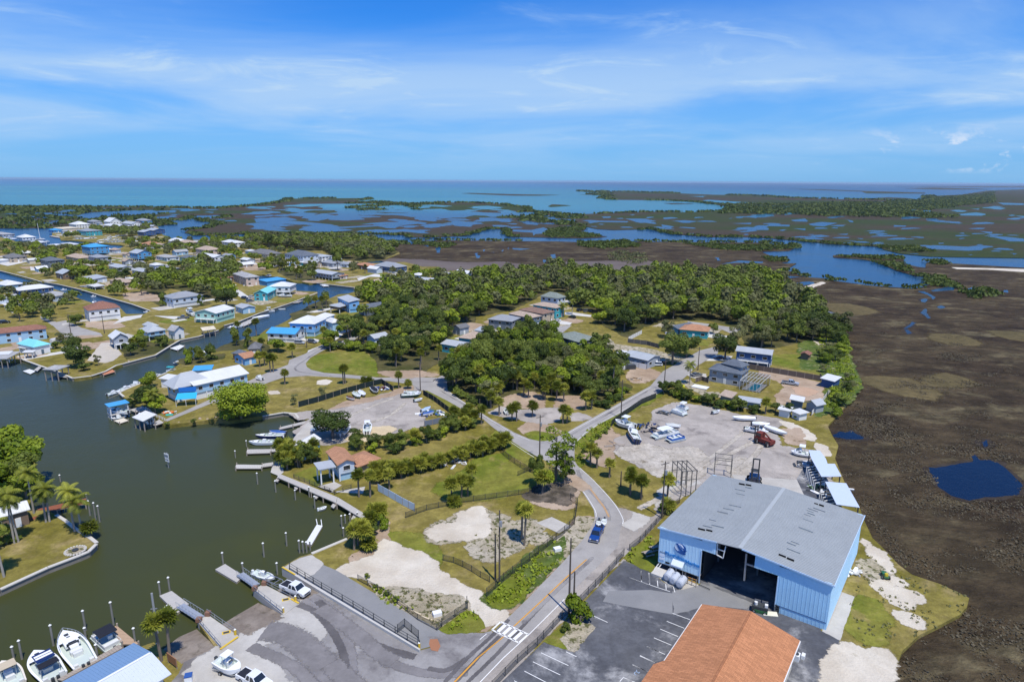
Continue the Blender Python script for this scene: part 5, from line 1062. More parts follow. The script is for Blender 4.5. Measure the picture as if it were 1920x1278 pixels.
rm.add(V, [(0, 4, 1), (1, 4, 5, 2), (3, 5, 4, 0), (2, 5, 3), (6, 7, 10), (7, 8, 11, 10), (9, 6, 10, 11), (8, 9, 11), (0, 1, 7, 6), (1, 2, 8, 7), (2, 3, 9, 8), (3, 0, 6, 9)]); rm.build('roof', OSH, r)
pw = W(*T('G8 150,740')[0], 5); pv = M_ @ Vector((pw.x-OA.x, pw.y-OA.y, 0)); y1 = -15.2
rm = MB(); V = [(0.3, y1, 5.02), (pv.x, pv.y, 5.02), (pv.x, pv.y-10, 5.02), (.3, y1-14, 5.02), (g.x*.62, y1-6, 6.55), (pv.x+3.5, pv.y-5.2, 5.95)]
V = [(1.0, y1+.6, 5.25), (pv.x, pv.y, 4.9), (pv.x, pv.y-12, 4.9), (1.0, y1-14, 5.25), (g.x-.2, y1-6.0, 7.0), (g.x-.2, y1-6.4, 7.0)]; rm.add(V, [(0, 4, 5, 1)[::-1], (1, 5, 2)[::-1], (2, 5, 4, 3)[::-1]]); rm.add([(x, y, z-.2) for x, y, z in V], [(0, 4, 5, 1), (1, 5, 2), (2, 5, 4, 3)]); rm.build('wing_roof', OSH, r)
MB().bar((g.x, g.y-.2, 7.22), (g.x, -L_+3, 7.22), .32, .1).build('ridge_cap', shingle('dark_orange_shingles', (.34, .15, .075)), r)
MB().box((OW/2, -L_/2, 2.38), (OW-1.2, L_-1.2, 4.76)).build('wall', WM['cream'], r)
MB().box((-.06, -L_/2, 4.84), (.12, L_, .2)).build('gutter', M_TRIM, r); MB().box((OW+.06, -L_/2, 4.84), (.12, L_, .2)).build('gutter', M_TRIM, r)
MB().box((OW/2, .05, 4.86), (OW, .1, .2)).build('fascia', M_TRIM, r)
p = W(*T('G8 1750,690')[0]); ac = empty('air_conditioner', p, orz, 'white air conditioning unit beside the right edge of the orange roof', 'air conditioner'); MB().box((0, 0, .5), (1.1, 1.1, 1.0)).build('housing', M_WHITE, ac); MB().cone((0, 0, 1.0), (0, 0, 1.08), .42, .42, 16).build('fan_grille', M_DARK, ac); MB().box((.9, .9, .35), (.5, .9, .7)).build('box', M_TRIM, ac)
# handicap symbol painted in the bay
p = W(*T('B3 1800,1200')[0]); wc = MB(); n = 20
for i in range(14): a, b = 2*math.pi*i/n, 2*math.pi*(i+1)/n; wc.bar((math.cos(a)*.35, math.sin(a)*.35, 0), (math.cos(b)*.35, math.sin(b)*.35, 0), .09, .004)
wc.box((.1, .45, 0), (.09, .6, .004)).box((.35, .25, 0), (.4, .09, .004)); o = wc.build('wheelchair_symbol', plain('pale_blue_paint', (.35, .45, .6), .8)); o.location = (p.x, p.y, .08); tag(o, kind='structure')

# ------------------------------------------------------------------ roof by the harbour, bottom left
q = TW('G9 1440,420 1660,500 600,950 1690,500 1000,890 1900,760', 4.6); RIDGE = TW('G9 1690,500 1110,828', 5.3)
ee = (RIDGE[0]-RIDGE[1]).normalized(); brz = math.atan2(ee.y, ee.x); r = empty('boat_shed', (RIDGE[0].x, RIDGE[0].y, 0), brz, 'shed with blue and pale ribbed metal roof by the harbour wall, bottom left corner', 'shed')
eN, eS = W(*T('G9 1440,420')[0], 4.4), W(*T('G9 1900,750')[0], 4.2); mr = Matrix.Rotation(-brz, 3, 'Z'); n1_ = (mr @ Vector((eN.x-RIDGE[0].x, eN.y-RIDGE[0].y, 0))).y; s1_ = (mr @ Vector((eS.x-RIDGE[0].x, eS.y-RIDGE[0].y, 0))).y; Ls = 26
for nm, y1_, z1_, mt in (('roof', n1_, 4.4, plain('blue_grey_metal_roof', (.17, .28, .44), .5, var=.08)), ('roof', s1_, 4.2, plain('pale_metal_roof', (.54, .58, .64), .5, var=.08))):
    m = MB(); V = [(.2, 0, 5.3), (-Ls, 0, 5.3), (-Ls, y1_, z1_), (.2, y1_, z1_)]; V += [(x, y, z-.1) for x, y, z in V]; F = [(0, 1, 2, 3), (7, 6, 5, 4), (0, 3, 7, 4), (2, 3, 7, 6)]; m.add(V, F if y1_ < 0 else [f[::-1] for f in F]); o = m.build(nm, mt, r)
    rb = MB()
    for i in range(60): x = .05-i*.44; rb.bar((x, 0, 5.315), (x, y1_, z1_+.015), .04, .04)
    o = rb.build('roof_rib', mt, r); o['kind'] = 'stuff'
MB().box((-Ls/2, 0, 5.33), (Ls, .4, .05)).build('ridge_cap', M_TRIM, r); MB().box((-Ls/2-.4, (n1_+s1_)/2, 2.1), (Ls-.6, abs(n1_-s1_)-1.4, 4.2)).build('wall', WM['white'], r)

# ------------------------------------------------------------------ launch ramps, piers and floating docks
def slab_thing(name, label, cat, s, z0, z1, mat, group=None):
    q = TW(s, z1); c = sum(q, Vector())/len(q); r = empty(name, (c.x, c.y, 0), 0, label, cat, group); MB().slab([(p.x-c.x, p.y-c.y) for p in q], z0, z1).build('slab', mat, r); return r, c
RAMPM = ground('ramp_concrete', (.19, .155, .125), (.26, .22, .18), (.12, .10, .075), s1=.2, s3=.5, t3=(.5, .7), fine=.2, fs=1.2, bumpd=.01)
def ramp(top, bot, zb=-2.6):
    a, b = TW(top, .02); c, d = TW(bot, -2.2); me = bpy.data.meshes.new('launch_ramp'); me.from_pydata([tuple(a), tuple(b), (d.x, d.y, zb), (c.x, c.y, zb)], [], [(0, 1, 2, 3)]); me.materials.append(RAMPM); o = link_mesh('launch_ramp', me); tag(o, kind='structure')
ramp('P 461,1206 541,1156', 'P 352,1140 425,1098'); ramp('P 340,1244 406,1213', 'P 262,1190 330,1140'); ramp('P 560,1130 604,1107', 'P 478,1078 520,1050')
def barrier(r, pts, c, mat=None):
    m = MB(); n = len(pts)
    for i in range(n-1):
        a, b = pts[i]-c, pts[i+1]-c; L = (b-a).length; k = max(1, int(L/2))
        for z in (.45, 1.0): m.bar((a.x, a.y, z), (b.x, b.y, z), .08, n=6)
        for j in range(k+1): p = a.lerp(b, j/k); m.bar((p.x, p.y, 0), (p.x, p.y, 1.05), .09, n=6)
    m.build('guard_rail', mat or M_STEEL, r)
YELP = plain('yellow_kerb_paint', (.62, .42, .04), .7)
for lab, s, rail, yel in (('concrete launch pier with yellow corners, nearest the palm', 'P 370,1164 389,1151 448,1192 416,1217', 'P 372,1166 415,1216', 'P 413,1216 446,1193'), ('concrete launch pier left of the white pickup', 'P 474,1105 494,1094 562,1129 532,1152', 'P 475,1107 531,1151', 'P 546,1122 560,1130')):
    r, c = slab_thing('launch_pier', lab, 'pier', s, -2.2, .14, CONC, 'concrete piers between the launch ramps')
    barrier(r, TW(rail), c); q4 = TW(s); barrier(r, [q4[1], q4[2]], c)
    a, b = TW(yel, .2); a -= c; b -= c; MB().bar((a.x, a.y, .2), (b.x, b.y, .2), .3, .12).build('painted_kerb', YELP, r)
    for k in (0, 1): q = q4[k]-c; MB().box((q.x*.9, q.y*.9, .5), (.8, .8, .7)).build('brick_pillar', plain('brick_brown', (.22, .12, .08), .9), r)
    for k, mt in ((.93, YELP), (.90, M_BLACK)):
        pass
    qq = c.lerp(TW(s)[2], .45)-c; MB().box((qq.x, qq.y, .155), (1.3, .8, .012), .4).build('painted_symbol', YELP, r); MB().box((qq.x, qq.y, .165), (.9, .5, .012), .4).build('painted_symbol', M_DARK, r)
for lab, s, g1, g2 in (('floating dock section beyond the nearer launch pier', 'B1 1365,530 1470,488 1620,600 1520,680', 'B1 1545,610 1720,720', 'B1 1600,600 1700,700'), ('floating dock section beyond the farther launch pier', 'B2 15,305 100,258 260,360 200,415', 'B2 230,340 370,440', '')):
    dock(lab, s, z=-.75, group='floating docks at the launch ramps', piles=False, name='floating_dock', th=.5)
    a, b = TW(g1, -.2); c = (a+b)/2; r = empty('gangway', (c.x, c.y, 0), math.atan2(b.y-a.y, b.x-a.x), 'aluminium gangway leading from '+('the nearer' if 'nearer' in lab else 'the farther')+' launch pier to its floating dock', 'gangway', 'gangways at the launch ramps'); L = (b-a).length
    MB().box((0, 0, -.3), (L, 1.4, .12)).build('walkway', ALU, r); m = MB()
    for sy in (-.7, .7):
        m.bar((-L/2, sy, .75), (L/2, sy, .75), .07, n=6)
        for i in range(7): x = -L/2+i*L/6; m.bar((x, sy, -.25), (x, sy, .75), .05, n=6)
        for i in range(6): x = -L/2+i*L/6; m.bar((x, sy, -.25), (x+L/6, sy, .75), .04, n=6)
    m.build('handrail', ALU, r)
    MB().cone((L/2+.4, 0, -.3), (L/2+.4, 0, .2), .2, .2, 8).build('hinge', M_STEEL, r)
# long kerb wall with fence along the truck ramp
r, c = slab_thing('kerb_wall', 'long concrete kerb wall with white stones beside the launch lane', 'wall', 'P 528,1063 531,1061 B2 935,478 1775,985 1765,995 920,492', -2.2, .55, M_CONC)
for a, b in (('B2 590,285', 'B2 700,350'),): p, q = TW(a+' '+b.split()[1], .6); p -= c; q -= c; MB().bar((p.x, p.y, .6), (q.x, q.y, .6), .3, .1).build('painted_kerb', YELP, r)
fence('dark railing along the kerb wall beside the launch lane', 'B2 655,310 930,480 1200,640 1560,865 1770,985', 1.5, 2.6, kind='rail', postmat=M_DARK, cat='railing', name='railing')
fence('chain link gate panel at the lower end of the kerb wall', 'B2 1580,850 1640,800 1760,900 1765,980', 1.6, 2.2)
for k, s in enumerate(('B2 1765,985', 'B2 190,870', 'B2 600,680', 'B2 705,580')):
    p = W(*T(s)[0]); r = empty('bollard', p, 0, ['yellow bollard at the lower end of the kerb wall', 'yellow bollard at the lower end of the nearer launch pier', 'yellow bollard between farther pier and middle ramp', 'yellow bollard by the white pickup lane'][k], 'bollard', 'yellow bollards at the launch ramps')
    MB().cone((0, 0, 0), (0, 0, 1.1), .2, .2, 10).build('post', YELP, r); MB().cone((0, 0, 1.1), (0, 0, 1.25), .2, .05, 10).build('cap', M_WHITE, r)
# ------------------------------------------------------------------ houses
TA, TB = W(*T('Q0 640,795')[0]), W(*T('Q0 1480,1020')[0]); TRZ = math.atan2((TB-TA).y, (TB-TA).x)
HS = []
def HE(label, s, H, oh=.5, **kw):
    k = .72 if H > 5 else .85; H *= k; kw['stilts'] = kw.get('stilts', 0)*k; kw['rise'] = kw.get('rise', 1.8)*1.12
    loc, rz, w, d = rect_from(s, H); HS.append((loc[0], loc[1], max(w, d)/2)); return house(label, loc, rz, max(3, w-2*oh), max(3, d-2*oh), H, oh=oh, **kw)
def HP(label, s, w, d, h, rz=0.0, **kw):
    p = W(*T(s)[0]); dirv = Vector((p.x, p.y, 0)).normalized(); c = p+dirv*(d*.35); HS.append((c.x, c.y, max(w, d)/2)); h *= .68; kw['stilts'] = kw.get('stilts', 0)*.6; return house(label, (c.x, c.y), TRZ+rz, w*.92, d*.92, h, **kw)
GT = 'houses of the canal town'
# the marina building on its point
HE('marina building pavilion with pale grey hip roof and blue awning', 'G6 790,250 930,320 1440,228', 7, wall='lblue', roof='silver', rise=3.2, z0=0, stilts=2.8, lower='white', oh=1.2)
HE('long white-roofed marina wing with light blue upper wall behind the pavilion', 'G6 1170,280 1840,128 1750,14', 7.2, wall='lblue', roof='white', kind='gable', rise=1.7, stilts=3.2, lower='white', axis='x', oh=.6)
p = TW('G6 970,385 1205,370', 3.4); c = (p[0]+p[1])/2; d = p[1]-p[0]; r = empty('awning', (c.x, c.y, 0), math.atan2(d.y, d.x), 'bright blue canvas awning over the marina terrace', 'awning'); L = d.length
m = MB(); m.add([(-L/2, 1.2, 3.6), (L/2, 1.2, 3.6), (L/2+.3, -2.2, 2.5), (-L/2-.1, -2.2, 2.5)], [(3, 2, 1, 0)]); m.add([(-L/2, 1.2, 3.55), (L/2, 1.2, 3.55), (L/2+.3, -2.2, 2.45), (-L/2-.1, -2.2, 2.45)], [(0, 1, 2, 3)]); m.build('canvas', plain('bright_blue_canvas', (.03, .38, .68), .7), r)
for x in (-L/2, 0, L/2): MB().bar((x, -2.1, 0), (x, -2.1, 2.5), .12).build('post', M_TRIM, r)
m = MB(); m.box((0, 1.5, 4.6), (L*.9, .1, 1.6)); m.build('screen_panel', plain('blue_screen', (.02, .16, .50), .6), r)
HE('low building with bright blue roof behind the marina pavilion', 'G6 1150,98 1385,85 1400,42', 4.2, wall='white', roof='blue', kind='shed', rise=.5, win=False)
HE('white sheet canopy roof in front of the blue-roofed building', 'G6 850,205 960,150 1050,70', 3.6, wall='white', roof='white', kind='shed', rise=.4, win=False)
# blue houses on the right bank of the canal
HE('two-storey blue house with white hip roof by the canal', 'Q2 722,935 1020,947 1130,880', 8.6, wall='sky', roof='white', rise=2.4, stilts=2.8, lower='lblue')
HE('pale blue wing with white roof behind the two-storey blue house', 'Q2 1125,905 1215,935 1245,895', 6, wall='lblue', roof='white', rise=1.5); HE('white-roofed annex behind the blue house by the canal', 'Q2 1000,870 1140,880 1180,835', 8, wall='lblue', roof='white', rise=1.4, win=False)
HE('white house with bright blue metal roof beside the blue house', 'Q2 470,1047 800,1062 822,1000', 5.6, wall='white', roof='blue', kind='gable', rise=1.5, stilts=2.2, lower='white', stair=True)
HE('low house with brown-grey hip roof among palms near the canal', 'N2 290,250 400,245 475,205', 3.6, wall='tan', roof='dgrey', rise=1.7); HE('small blue cottage with terracotta gable roof near the marina', 'N2 165,302 262,332 322,290', 3.4, wall='sky', roof='terra', kind='gable', rise=1.2, axis='y')
HE('dark brown shed with slate roof behind the terracotta cottage', 'N2 160,285 235,262 310,258', 3.2, wall='brown', roof='slate', rise=1.0, win=False)
HE('low house with pale blue metal roof under trees right of the street', 'Q2 1590,1085 1690,1112 1810,1062', 4.2, wall='pale', roof='silver', kind='gable', rise=1.2)
HE('tall bright blue house with tilted grey roof on the canal bank', 'Q2 1268,645 1400,702 1492,672', 8.4, wall='sky', roof='silver', kind='shed', rise=.9, stilts=2.6, lower='sky'); HE('grey-roofed carport beside the tall bright blue house', 'Q2 1180,745 1300,757 1312,712', 4.2, wall='brown', roof='silver', kind='shed', rise=.4, stilts=2.6, win=False)
HE('dark blue-grey gable shed right of the tall blue house', 'Q2 1500,745 1600,770 1590,650', 5, wall='dgrey', roof='slate', kind='gable', rise=1.4)
# peninsula
HE('teal house with aqua metal gable roof on the canal point', 'Q2 325,602 490,602 547,528', 6.2, wall='teal', roof='aqua', kind='gable', rise=1.8); HE('large white stilt house with white hip roof at the canal point', 'Q2 497,522 745,524 797,490', 8.6, wall='white', roof='white', rise=1.9, stilts=3.4)
HE('big pinkish grey house with low hip roof left of the canal pool', 'Q2 95,378 240,425 375,402', 8.2, wall='pink', roof='lgrey', rise=1.6, stair=True); HE('low aqua house with silver roof on the left canal bank', 'Q2 118,740 205,772 317,737', 3.6, wall='lblue', roof='silver', kind='gable', rise=.9, axis='x')
HE('blue metal canopy roof over the canal edge beside the pink house', 'Q2 375,455 480,470 495,410', 3.6, wall='blue', roof='blue', kind='shed', rise=.5, win=False)
HE('mint green house with white roof and balconies on the canal bank', 'Q1 975,1112 1230,1128 1268,1055', 7.2, wall='mint', roof='white', kind='gable', rise=1.5, stilts=2.8, lower='mint', deck=1.6)
HE('grey stilt house with white gable roof on the pale shell lot', 'N1 962,166 1110,146 1135,106', 6.4, wall='grey', roof='white', kind='gable', rise=2.0, stilts=3.0, deck=1.6, axis='y')
HE('light blue house with wide grey hip porch roof near the yellow boathouse', 'N1 1185,78 1262,108 1425,82', 4.8, wall='lblue', roof='silver', rise=1.8, stilts=2.4); HE('upper storey with white gables above the grey porch roof', 'N1 1215,38 1290,58 1345,42', 7.4, wall='white', roof='silver', rise=1.2)
HE('white wing with steep roof and dark window beside the light blue house', 'N1 1425,85 1490,98 1500,62', 5.6, wall='white', roof='lgrey', kind='gable', rise=1.8)
HE('wide white house with brown hip roof at the end of the left canal', 'O1 705,892 748,924 1022,887', 8.4, wall='white', roof='red', rise=2.8, stilts=3.2, lower='white', posts=True); HE('light grey house with broad grey hip roof and white porch among palms', 'Q1 620,932 740,963 1048,908', 7.6, wall='pale', roof='grey', rise=2.2, stilts=3.0, lower='white')
HE('long blue-grey house with brown shingle roofs at left frame edge', 'G5 -160,700 705,607 700,566', 6.6, wall='lblue', roof='red', rise=1.6); HE('house with aqua hip roof by the harbour lawn', 'G5 240,832 500,888 770,836', 5.2, wall='white', roof='aqua', rise=1.8)
HE('small white flat canopy in front of the long brown-roofed house', 'G5 0,690 130,690 125,655', 5.5, wall='white', roof='white', kind='shed', rise=.3, win=False); HE('white flat-roofed carport in front of the aqua roof', 'G5 275,885 400,900 410,865', 3, wall='white', roof='white', kind='shed', rise=.2, stilts=2.4, win=False)
HE('white patio cover on the lawn below the aqua roof', 'G5 330,975 490,965 510,930', 3, wall='tan', roof='white', kind='shed', rise=.2, stilts=2.4, win=False); HE('white boat shed roof at the water, left frame edge', 'G5 -100,1005 140,990 170,955', 4, wall='white', roof='white', kind='shed', rise=.3, stilts=3, win=False)
HE('light blue house with white hip roof at the left canal', 'Q0 -70,790 60,813 222,778', 7, wall='lblue', roof='white', rise=2.0, stilts=2.8, lower='lblue'); HE('long navy house with white hip roof and raised deck at the left canal', 'Q0 130,852 205,872 585,822', 7, wall='navy', roof='white', rise=1.8, stilts=2.8)
# far left town
K = dict(cat='house', group=GT)
HP('far house with charcoal hip roof and tan walls at the left edge of town', 'Q0 175,545', 20, 14, 6.5, wall='tan', roof='dgrey', rise=2.6, **K); HP('far two-level slate-roofed house left of the bright green tree', 'Q0 600,600', 20, 13, 8, wall='dgrey', roof='slate', rise=2.4, **K)
HP('dark brown house with silver gable roof by the left canal', 'Q0 765,735', 15, 11, 6, wall='brown', roof='silver', kind='gable', rise=2.4, **K); HP('long low house with tan roof left of the bright blue house', 'Q0 900,530', 32, 13, 4.5, wall='tan', roof='tan', rise=2.4, **K)
HP('bright blue two-storey house with blue roof in the town', 'Q0 1085,470', 22, 18, 12, wall='blue', roof='blue', rise=2.6, stilts=3, **K); HP('grey house with white posts in front of the bright blue house', 'Q0 1130,560', 20, 12, 8, wall='grey', roof='grey', rise=1.8, stilts=3, **K)
HP('blue house with big silver gable roof near the marina', 'Q0 1590,530', 18, 13, 10, wall='blue', roof='silver', kind='gable', rise=2.6, stilts=3, **K); HP('low house with silver roof right of the bright green tree', 'Q0 1370,640', 24, 11, 4, wall='white', roof='silver', kind='gable', rise=1.5, **K)
HP('low pale house with silver roof behind the round dark tree', 'Q0 1625,685', 22, 10, 4, wall='pale', roof='silver', kind='gable', rise=1.5, **K); HP('low house with white metal roofs above the canal lawn', 'Q0 1070,770', 20, 10, 4, wall='pale', roof='silver', kind='shed', rise=.8, **K); HP('open carport with white roof on the canal lawn', 'Q0 1080,850', 14, 6, 3.2, wall='grey', roof='white', kind='shed', rise=.3, stilts=2.4, win=False, **K)
HP('low house with tan grey roof behind dark hedge trees', 'Q0 1390,805', 22, 10, 3.6, wall='tan', roof='tan', rise=1.6, **K); HP('house with salmon hip roof behind the marina', 'Q0 1712,385', 22, 16, 5, wall='tan', roof='terra', rise=3, **K)
HP('far house with white hip roof right of the salmon roof', 'Q1 800,352', 24, 14, 6, wall='white', roof='white', rise=3, **K); HP('far house with low tan roof beside the white hip roof', 'Q1 915,368', 24, 12, 6, wall='tan', roof='tan', rise=2.4, **K)
HP('far house with pinkish tiered hip roof in the middle of town', 'Q1 1150,470', 24, 15, 8, wall='pink', roof='tan', rise=3, **K); HP('long white-roofed house in front of the tiered hip roof', 'Q1 1190,540', 34, 13, 7, wall='white', roof='white', kind='gable', rise=1.6, stilts=3, **K)
HP('navy and white house left of the long white roof', 'Q1 955,560', 20, 12, 7, wall='mint', roof='slate', rise=1.8, **K); HP('grey house with pale roof near the silver gable house', 'Q1 690,530', 22, 12, 5, wall='pale', roof='lgrey', rise=1.6, **K)
HP('dark green house with white carport in the town middle', 'Q1 690,665', 20, 10, 5, wall='dgrey', roof='grey', rise=1.2, **K); HP('white far house with jagged white roof under tall trees', 'Q1 1425,375', 30, 13, 7, wall='white', roof='white', rise=2.2, **K)
HP('wide charcoal-roofed house with cream walls near the marsh edge', 'Q1 1790,490', 34, 16, 5, wall='cream', roof='dgrey', rise=3.4, **K); HP('low house with brown roof hidden behind trees left of the pink house', 'Q1 1290,755', 20, 10, 3.6, wall='brown', roof='red', rise=1.5, **K)
HP('large blue-grey house with slate hip roof near the marsh edge', 'Q2 880,245', 30, 18, 9, wall='pale', roof='slate', rise=3.6, **K); HP('white-roofed house right of the large slate hip roof', 'Q2 1085,235', 22, 12, 6.5, wall='white', roof='silver', rise=1.4, **K)
HP('grey-roofed house left of the tall dark pine', 'Q2 1210,300', 18, 11, 5, wall='grey', roof='grey', rise=1.8, **K); HP('low grey house right of the tall dark pine', 'Q2 1355,300', 20, 10, 4, wall='pale', roof='grey', rise=1.4, **K)
HP('long grey house with silver roof above the canal pool', 'Q2 1175,440', 26, 12, 6.5, wall='grey', roof='silver', kind='gable', rise=1.4, stilts=2.6, **K); HP('small house with salmon roof at the canal pool', 'Q2 1310,440', 10, 8, 4, wall='pink', roof='terra', rise=1.4, **K)
HP('house with brown terracotta roof near the marsh', 'Q2 1610,330', 20, 12, 5, wall='brown', roof='terra', rise=1.6, **K); HP('large house with blue-grey hip roof and white columns near the marsh', 'Q3 150,140', 26, 14, 7, wall='navy', roof='grey', rise=3, stilts=2.8, lower='white', **K)
HP('small white-roofed house behind a dark tree near the marsh', 'Q3 392,200', 9, 8, 5, wall='lblue', roof='white', rise=1.2, **K); HP('low house with grey-brown roof left of the tall white house', 'Q3 640,200', 18, 10, 5, wall='tan', roof='lgrey', rise=1.6, **K)
HP('tall white stilt house with white roof at the marsh edge', 'Q3 785,220', 14, 12, 9, wall='white', roof='white', kind='gable', rise=1.8, stilts=4, **K); HP('house with teal walls glimpsed between palms below the slate hip roof', 'Q2 940,290', 14, 8, 4, wall='teal', roof='white', rise=1.0, **K)
# marina village at the river
K = dict(cat='building', group='marina village by the river')
HP('white marina building with cupola roof at the river', 'G4 400,220', 30, 20, 8, wall='white', roof='white', rise=4, **K); HP('white A-frame roof building at the river', 'G4 900,185', 26, 18, 9, wall='white', roof='white', kind='gable', rise=6, **K)
HP('long low white building right of the A-frame roof', 'G4 1000,235', 80, 18, 6, wall='white', roof='white', kind='gable', rise=2, **K); HP('white gabled hall right end of the marina village', 'G4 1180,200', 40, 16, 7, wall='white', roof='silver', kind='gable', rise=3, **K)
HP('blue-grey building behind the white hall', 'G4 1360,150', 30, 16, 7, wall='blue', roof='grey', rise=3, **K); HP('teal-walled boat store with grey roof in the marina village', 'G4 550,330', 34, 20, 9, wall='teal', roof='grey', rise=2, **K)
HP('dark blue pier house with two silver roofs, left roof', 'G4 1410,350', 20, 16, 9, wall='navy', roof='silver', kind='gable', rise=2, stilts=3, **K); HP('dark blue pier house with two silver roofs, right roof', 'G4 1540,320', 24, 16, 9, wall='navy', roof='silver', kind='gable', rise=2, stilts=3, **K)
HP('blue-roofed kiosk at the tip of the marina village', 'G4 40,285', 20, 12, 5, wall='blue', roof='blue', rise=1.4, **K); HP('pale green flat roof beside the cupola building', 'G4 200,260', 40, 22, 5, wall='cream', roof='cream', kind='shed', rise=.5, win=False, **K)
HP('grey-roofed house behind the cupola building', 'G4 620,160', 26, 14, 6, wall='grey', roof='grey', rise=2.4, **K); HP('white dock house with white hip roof at the river, left', 'Q0 300,300', 22, 15, 5, wall='white', roof='white', rise=3, **K)
HP('grey long roof at the left river bank', 'Q0 50,255', 40, 14, 4, wall='grey', roof='lgrey', rise=1.6, **K); HP('long white boat-slip roof left of the bright blue house', 'Q0 790,375', 30, 10, 4, wall='white', roof='white', kind='shed', rise=.4, stilts=3, win=False, **K)
HP('low white boat-slip roof left of the long one', 'Q0 640,385', 26, 9, 3.6, wall='white', roof='white', kind='shed', rise=.4, stilts=3, win=False, **K); HP('white dock roof beside the sailboat mast', 'Q0 430,345', 30, 9, 3.4, wall='white', roof='white', kind='shed', rise=.4, stilts=3, win=False, **K)
# row of houses beyond the wood
HE('house with blue-grey metal roof, nearest of the row beyond the wood', 'Q3 975,540 1185,562 1262,527', 6.5, wall='dgrey', roof='grey', rise=1.8); HE('house with tan hip roof, second of the row beyond the wood', 'Q3 1150,492 1342,532 1417,506', 7.5, wall='slate', roof='tan', rise=1.4)
HE('house with brown-grey roof, third of the row beyond the wood', 'Q3 1240,458 1450,497 1527,468', 7.8, wall='tan', roof='brown', rise=1.4); HE('teal house with tan roof, fourth of the row beyond the wood', 'Q3 1358,416 1560,447 1612,422', 8, wall='teal', roof='tan', rise=1.3)
HE('white house with green-grey hip roof, farthest of the row beyond the wood', 'Q3 1425,342 1580,364 1642,346', 8, wall='pale', roof='green', rise=2.2); HE('square dark green house with low grey-green roof behind the wood', 'Q3 1540,674 1750,738 1885,692', 8.2, wall='slate', roof='green', rise=.8, stilts=3, lower='white')
HE('teal cottage with silver metal roof left of the wood', 'Q3 572,750 742,780 806,737', 4.2, wall='teal', roof='silver', kind='gable', rise=1.0); HE('teal house with tan hip roof among palms left of the wood', 'Q3 718,697 842,712 970,668', 5, wall='teal', roof='tan', rise=1.5)
HE('flat pale blue carport roof behind the tan hip roof', 'Q3 860,640 960,648 955,610', 3.4, wall='pale', roof='silver', kind='shed', rise=.3, stilts=2.6, win=False); HE('charcoal gable roof peeking between trees left of the carport roof', 'Q3 668,605 740,622 770,590', 4, wall='grey', roof='dgrey', kind='gable', rise=1.2)
HE('white garage block partly hidden behind the wood', 'Q3 1160,655 1260,665 1290,640', 3, wall='white', roof='white', kind='shed', rise=.2)
# right-hand road
HE('long low house with silver metal roof behind a white wall', 'N4 215,482 432,532 545,492', 4, wall='grey', roof='silver', kind='gable', rise=1.0); HE('white-roofed canopy left end of the long silver-roofed house', 'N4 112,478 205,497 245,450', 3.2, wall='white', roof='white', kind='shed', rise=.2, stilts=2.6, win=False)
fence('solid white wall in front of the long silver-roofed house', 'N4 100,545 420,605', 2.2, 3.5, kind='panel', mat=M_WHITE, cat='wall', name='wall')
HE('dark blue stilt house with silver roof behind the brown fence', 'N4 1180,447 1497,485 1533,455', 7.6, wall='navy', roof='silver', kind='gable', rise=1.3, stilts=2.8, lower='navy', deck=1.4)
HE('large grey house with dark slate hip roof beside the pool cage', 'N4 947,602 1240,652 1322,602', 6.4, wall='grey', roof='slate', rise=1.8, deck=0, storeys=2); HE('upper storey with slate hip roof on the large grey house', 'N4 1055,552 1235,592 1305,565', 9.2, wall='grey', roof='slate', rise=1.6, oh=.7)
HE('low teal house with terracotta hip roof by the upper street', 'N4 698,262 952,284 980,246', 4.2, wall='teal', roof='terra', rise=1.8); HE('slate-roofed wing with solar sheen left of the terracotta roof', 'N4 590,240 690,262 770,215', 4, wall='blue', roof='slate', kind='gable', rise=1.0)
HE('tan flat-roofed shed near the boat yard hedge', 'N4 1040,832 1150,852 1190,802', 3, wall='tan', roof='tan', kind='shed', rise=.3, win=False); HE('long pale sheet roof behind the hedge', 'N4 1190,868 1400,900 1420,868', 2.8, wall='pale', roof='silver', kind='shed', rise=.3, win=False)
HE('white-roofed navy shed at the corner of the dirt lot', 'G7 705,642 960,692 1032,602', 3.4, wall='navy', roof='white', kind='shed', rise=.3, win=False); HE('long shed with white roof at the edge of the marsh lots', 'G7 180,1005 432,1042 482,962', 3.2, wall='slate', roof='white', kind='shed', rise=.3, win=False)
HE('grey gable shed joined to the long white-roofed shed', 'G7 440,1040 650,1112 742,1048', 3.0, wall='grey', roof='silver', kind='gable', rise=1.2, axis='y', win=False); HE('small white roof shed under trees below the dirt lot', 'G7 20,1165 165,1192 190,1130', 2.8, wall='white', roof='white', kind='shed', rise=.2, win=False)
HE('second small white roof shed below the long white-roofed shed', 'G7 240,1185 370,1240 415,1195', 2.6, wall='white', roof='white', kind='shed', rise=.2, win=False); HE('dark red shed on the lawn behind the navy house', 'G7 360,215 520,240 545,195', 2.6, wall='brown', roof='red', kind='gable', rise=.8, win=False)
HP('blue-roofed lookout house at the marsh edge behind trees', 'N5 190,470', 10, 9, 6, wall='white', roof='slate', rise=1.4, stilts=2.6)
